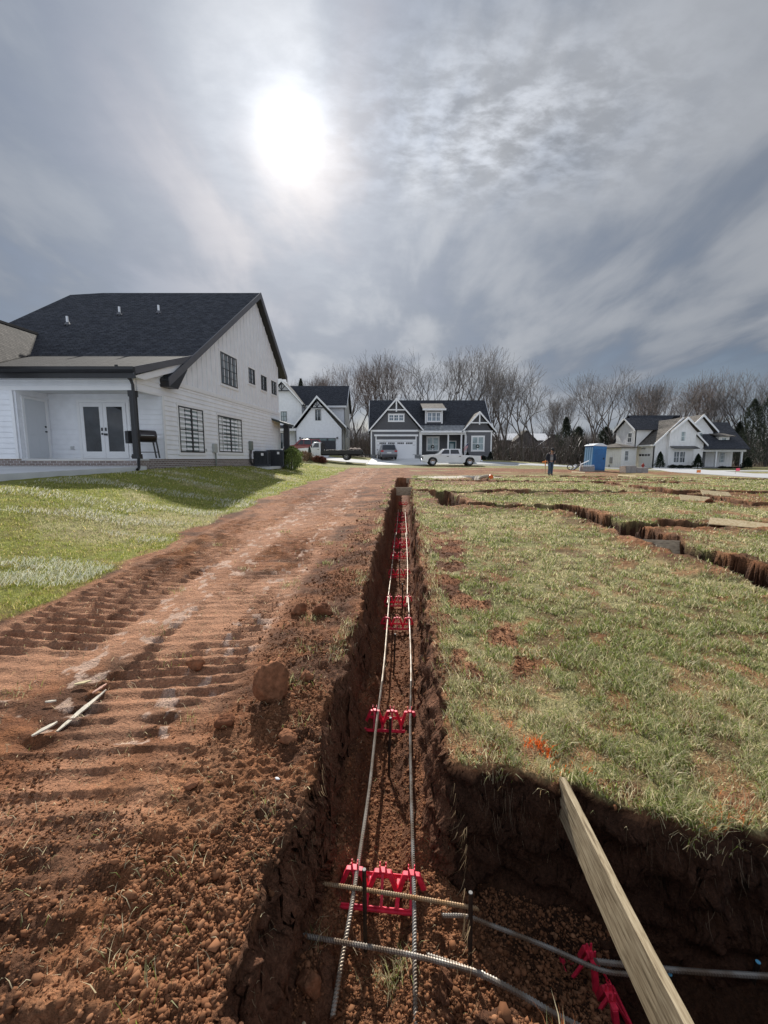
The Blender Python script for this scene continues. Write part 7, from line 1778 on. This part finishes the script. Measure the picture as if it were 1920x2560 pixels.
# evergreens
def needles(n, prof, h, rs, L=(.25, .6), wid=.05, base=.05, droop=.2):
    """blades on a cone-like volume; prof(t)-> radius at relative height t"""
    t = rs.random(n) ** .8; z = h * (base + (1 - base) * t); R = prof(t); a = rs.uniform(0, 2 * PI, n); r = R * np.sqrt(rs.uniform(.25, 1, n)) * (1 + .25 * np.sin(a * 5 + z * 3))
    P = np.stack([r * np.cos(a), r * np.sin(a), z], -1); return P, a
def evergreen(label, x, D, h, w, seed, rgb=(.045, .055, .038), n=9000, name='evergreen_tree', cat='evergreen', group=None, cone=True, Lr=(.2, .55), wd=.07, trunk=True):
    rs = np.random.default_rng(seed); t = root(name, label, cat, (x, D, gz(x, D) - .05), 0, group)
    prof = (lambda q: w * (1 - q) ** .75 * (.82 + (.18 if h > 3 else 0) * np.sin(q * 13 + seed) )) if cone else (lambda q: w * np.sqrt(np.clip(1 - (2 * q - .9) ** 2, .04, 1)))
    P, a = needles(n, prof, h, rs); P[:, :2] *= (.72 + .56 * vn(a * 1.6 + seed, P[:, 2] * (.9 if h > 3 else 3), seed))[:, None]; k = rs.uniform(*Lr, n) * (1 if h > 3 else .35)
    c = np.array(rgb) * rs.uniform(.5, 1.7, (n, 1)); m = MATS.get('leaf_blade') or blade_mat('leaf_blade', .25); MATS['leaf_blade'] = m
    o = blades('crown', P, k, np.full(n, wd * (1 if h > 3 else .35)), a + rs.normal(0, .5, n), rs.uniform(.4, 1.0, n), c, m); o.parent = t
    if trunk: build('trunk', MB().tube([(0, 0, -.2), (0.05, 0, h * .5), (0, 0, h * .9)], .1, 6, rads=[.14, .09, .03] if h > 3 else [.04, .03, .01]), BARKD, t)
    return t
def at(xd, D): return (xd * 1.1573 - 960) / F * D
def hh(yd, D, x): return (1147 - yd * 1.1573) / F * D + EYE - gz(x, D)
EV = [('low dark evergreen clump above the white house roof', 655, 826, 84, 2.6), ('pointed dark evergreen behind the man', 1216, 905, 80, 2.6), ('shorter dark evergreen right of the pointed one', 1243, 925, 80, 2.8),
      ('broad dark evergreen behind the blue toilet', 1302, 925, 80, 3.4), ('large dark cedar at the right edge, left part of the pair', 1612, 868, 74, 3.2), ('tallest dark cedar at the right edge of the photo', 1648, 850, 72, 3.8), ('evergreen low beside the porch end of the white gabled house', 1585, 915, 80, 2.6)]
for i, (lb, xd, yd, D, w) in enumerate(EV): x = at(xd, D); evergreen(lb, x, D, max(3.2, hh(yd, D, x)), w * 1.25, 50 + i, n=5000, group='dark evergreens in the wood')
# shrubs at the houses
GRN = (.030, .048, .028)
def shrub(lb, x, y, h, w, seed, rgb, n=1500, cone=False, grp=None, z=None, Lr=(.15, .35), wd=.06):
    t = evergreen(lb, x, y, h, w, seed, rgb, n, 'shrub', 'shrub', grp, cone, Lr, wd, True)
    if z is not None: t.location.z = z
    return t
g = 'shrubs in front of the white gabled house'
for lb, z2, yt, cone in (('tall conical cypress left of the front windows of the right house', 572, 435, True), ('tall conical cypress right of the front windows of the right house', 944, 455, True), ('tall conical cypress at the far right beyond the porch', 1435, 490, True),
    ('first low round shrub under the front windows of the right house', 703, 565, False), ('second low round shrub under the front windows of the right house', 776, 567, False), ('third low round shrub under the front windows of the right house', 852, 570, False),
    ('first low round shrub before the porch of the right house', 1192, 580, False), ('second low round shrub before the porch of the right house', 1264, 585, False), ('third low round shrub before the porch of the right house', 1346, 587, False)):
    D = 58.3; x = ((1500 + z2 / 3.95) - 960) / F * D; zg = .16; zt = EYE + (1147 - (1020 + yt / 3.95)) / F * D
    shrub(lb, x, D, zt - zg, .80 if cone else .5, int(z2), (.020, .030, .018) if cone else (.016, .022, .016), 3200 if cone else 900, cone, g, zg, wd=.22 if cone else .2, Lr=(.2, .35) if cone else (.3, .5))
g = 'shrubs along the grey cottage'
for lb, z5, h in (('conical shrub by the downspout of the grey cottage', 1280, 1.0), ('low dark shrub under the right window of the grey cottage, leftmost', 1335, .5), ('low dark shrub under the right window of the grey cottage, middle', 1405, .6), ('low dark shrub under the right window of the grey cottage, rightmost', 1480, .55), ('pointed dark shrub at the right corner of the grey cottage', 1575, 1.05)):
    D = 53.2; x = ((920 + z5 / 5.184) - 960) / F * D; shrub(lb, x, D, h, .42 if h < .9 else .5, int(z5), (.018, .024, .018), 700, h > .9, g, EYE - .25, wd=.14, Lr=(.3, .6))
shrub('yellow green leafy bush at the farmhouse corner by the air conditioners, left one', -6.05, 28.2, 1.45, .62, 5, (.10, .14, .04), 1700, False, 'bushes at the farmhouse corner', wd=.13, Lr=(.25, .5))
shrub('fuller yellow green leafy bush right of the air conditioners', -5.75, 26.4, 1.35, .72, 6, (.13, .17, .055), 2200, False, 'bushes at the farmhouse corner', wd=.13, Lr=(.25, .5))
shrub('dark conical evergreen shrub before the white truck cab', at(674, 43), 42.0, 1.5, .42, 7, (.025, .045, .03), 1600, True, 'shrubs before the flatbed truck', wd=.08)
shrub('tan dry ornamental grass clump before the truck, leftmost', at(660, 42), 41.5, .95, .8, 8, (.22, .15, .10), 1500, False, 'shrubs before the flatbed truck', wd=.08, Lr=(.5, 1.0))
shrub('reddish brown low shrub before the truck, middle', at(688, 42), 41.8, .62, .5, 9, (.16, .07, .05), 900, False, 'shrubs before the flatbed truck', wd=.12, Lr=(.4, .8))
shrub('reddish brown low shrub before the truck, rightmost', at(698, 42), 41.6, .6, .45, 10, (.13, .045, .035), 900, False, 'shrubs before the flatbed truck', wd=.12, Lr=(.4, .8))
shrub('narrow dark potted topiary by the porch of the white house', (737 - 960) / F * 59, 59, 1.5, .3, 12, (.012, .016, .012), 900, True, z=EYE, wd=.14)
# tangled thicket before and within the wood
def thicket():
    n = 60000; rs = np.random.default_rng(77); u = rs.uniform(-.62, 1.3, n); y = rs.uniform(70, 96, n); x = u * y
    hgt = 2.0 + 4.0 * fbm(u * 22, y * .12, 501, 3) ** 1.3; hgt = np.where(u < .12, hgt * .8, hgt)
    keep = ~((x > 37) & (x < 68) & (y < 78))
    z = gbase(x, y) + rs.random(n) ** 1.25 * hgt
    c = np.array([.105, .085, .075]) * rs.uniform(.5, 1.7, (n, 1)); g = rs.random(n) < .12; c[g] = np.array([.05, .06, .035])
    P = np.stack([x, y, z - .3], -1)[keep]; n = len(P)
    L = rs.uniform(.9, 2.8, n)
    o = blades('thicket', P, L, rs.uniform(.025, .075, n), rs.uniform(0, 2 * PI, n), rs.uniform(.05, .95, n), c[keep], BM2); tag(o, 'grey brown tangle of brush along the foot of the wood', 'brush', kind='stuff')
BM2 = blade_mat('brush_blade', .15)
thicket()
def far_wood():
    n = 26000; rs = np.random.default_rng(78); u = rs.uniform(-1.6, 2.2, n); y = rs.uniform(120, 190, n); x = u * y
    z = gbase(x, y) + rs.random(n) ** .9 * (5 + 6 * fbm(u * 14, y * .05, 502, 3))
    c = np.array([.13, .12, .12]) * rs.uniform(.6, 1.5, (n, 1))
    o = blades('far_wood', np.stack([x, y, z - .5], -1), rs.uniform(3, 7, n), rs.uniform(.10, .25, n), rs.uniform(0, 6.28, n), rs.uniform(.05, .6, n), c, BM2); tag(o, 'hazy far wood behind the trees', 'wood', kind='stuff')
far_wood()
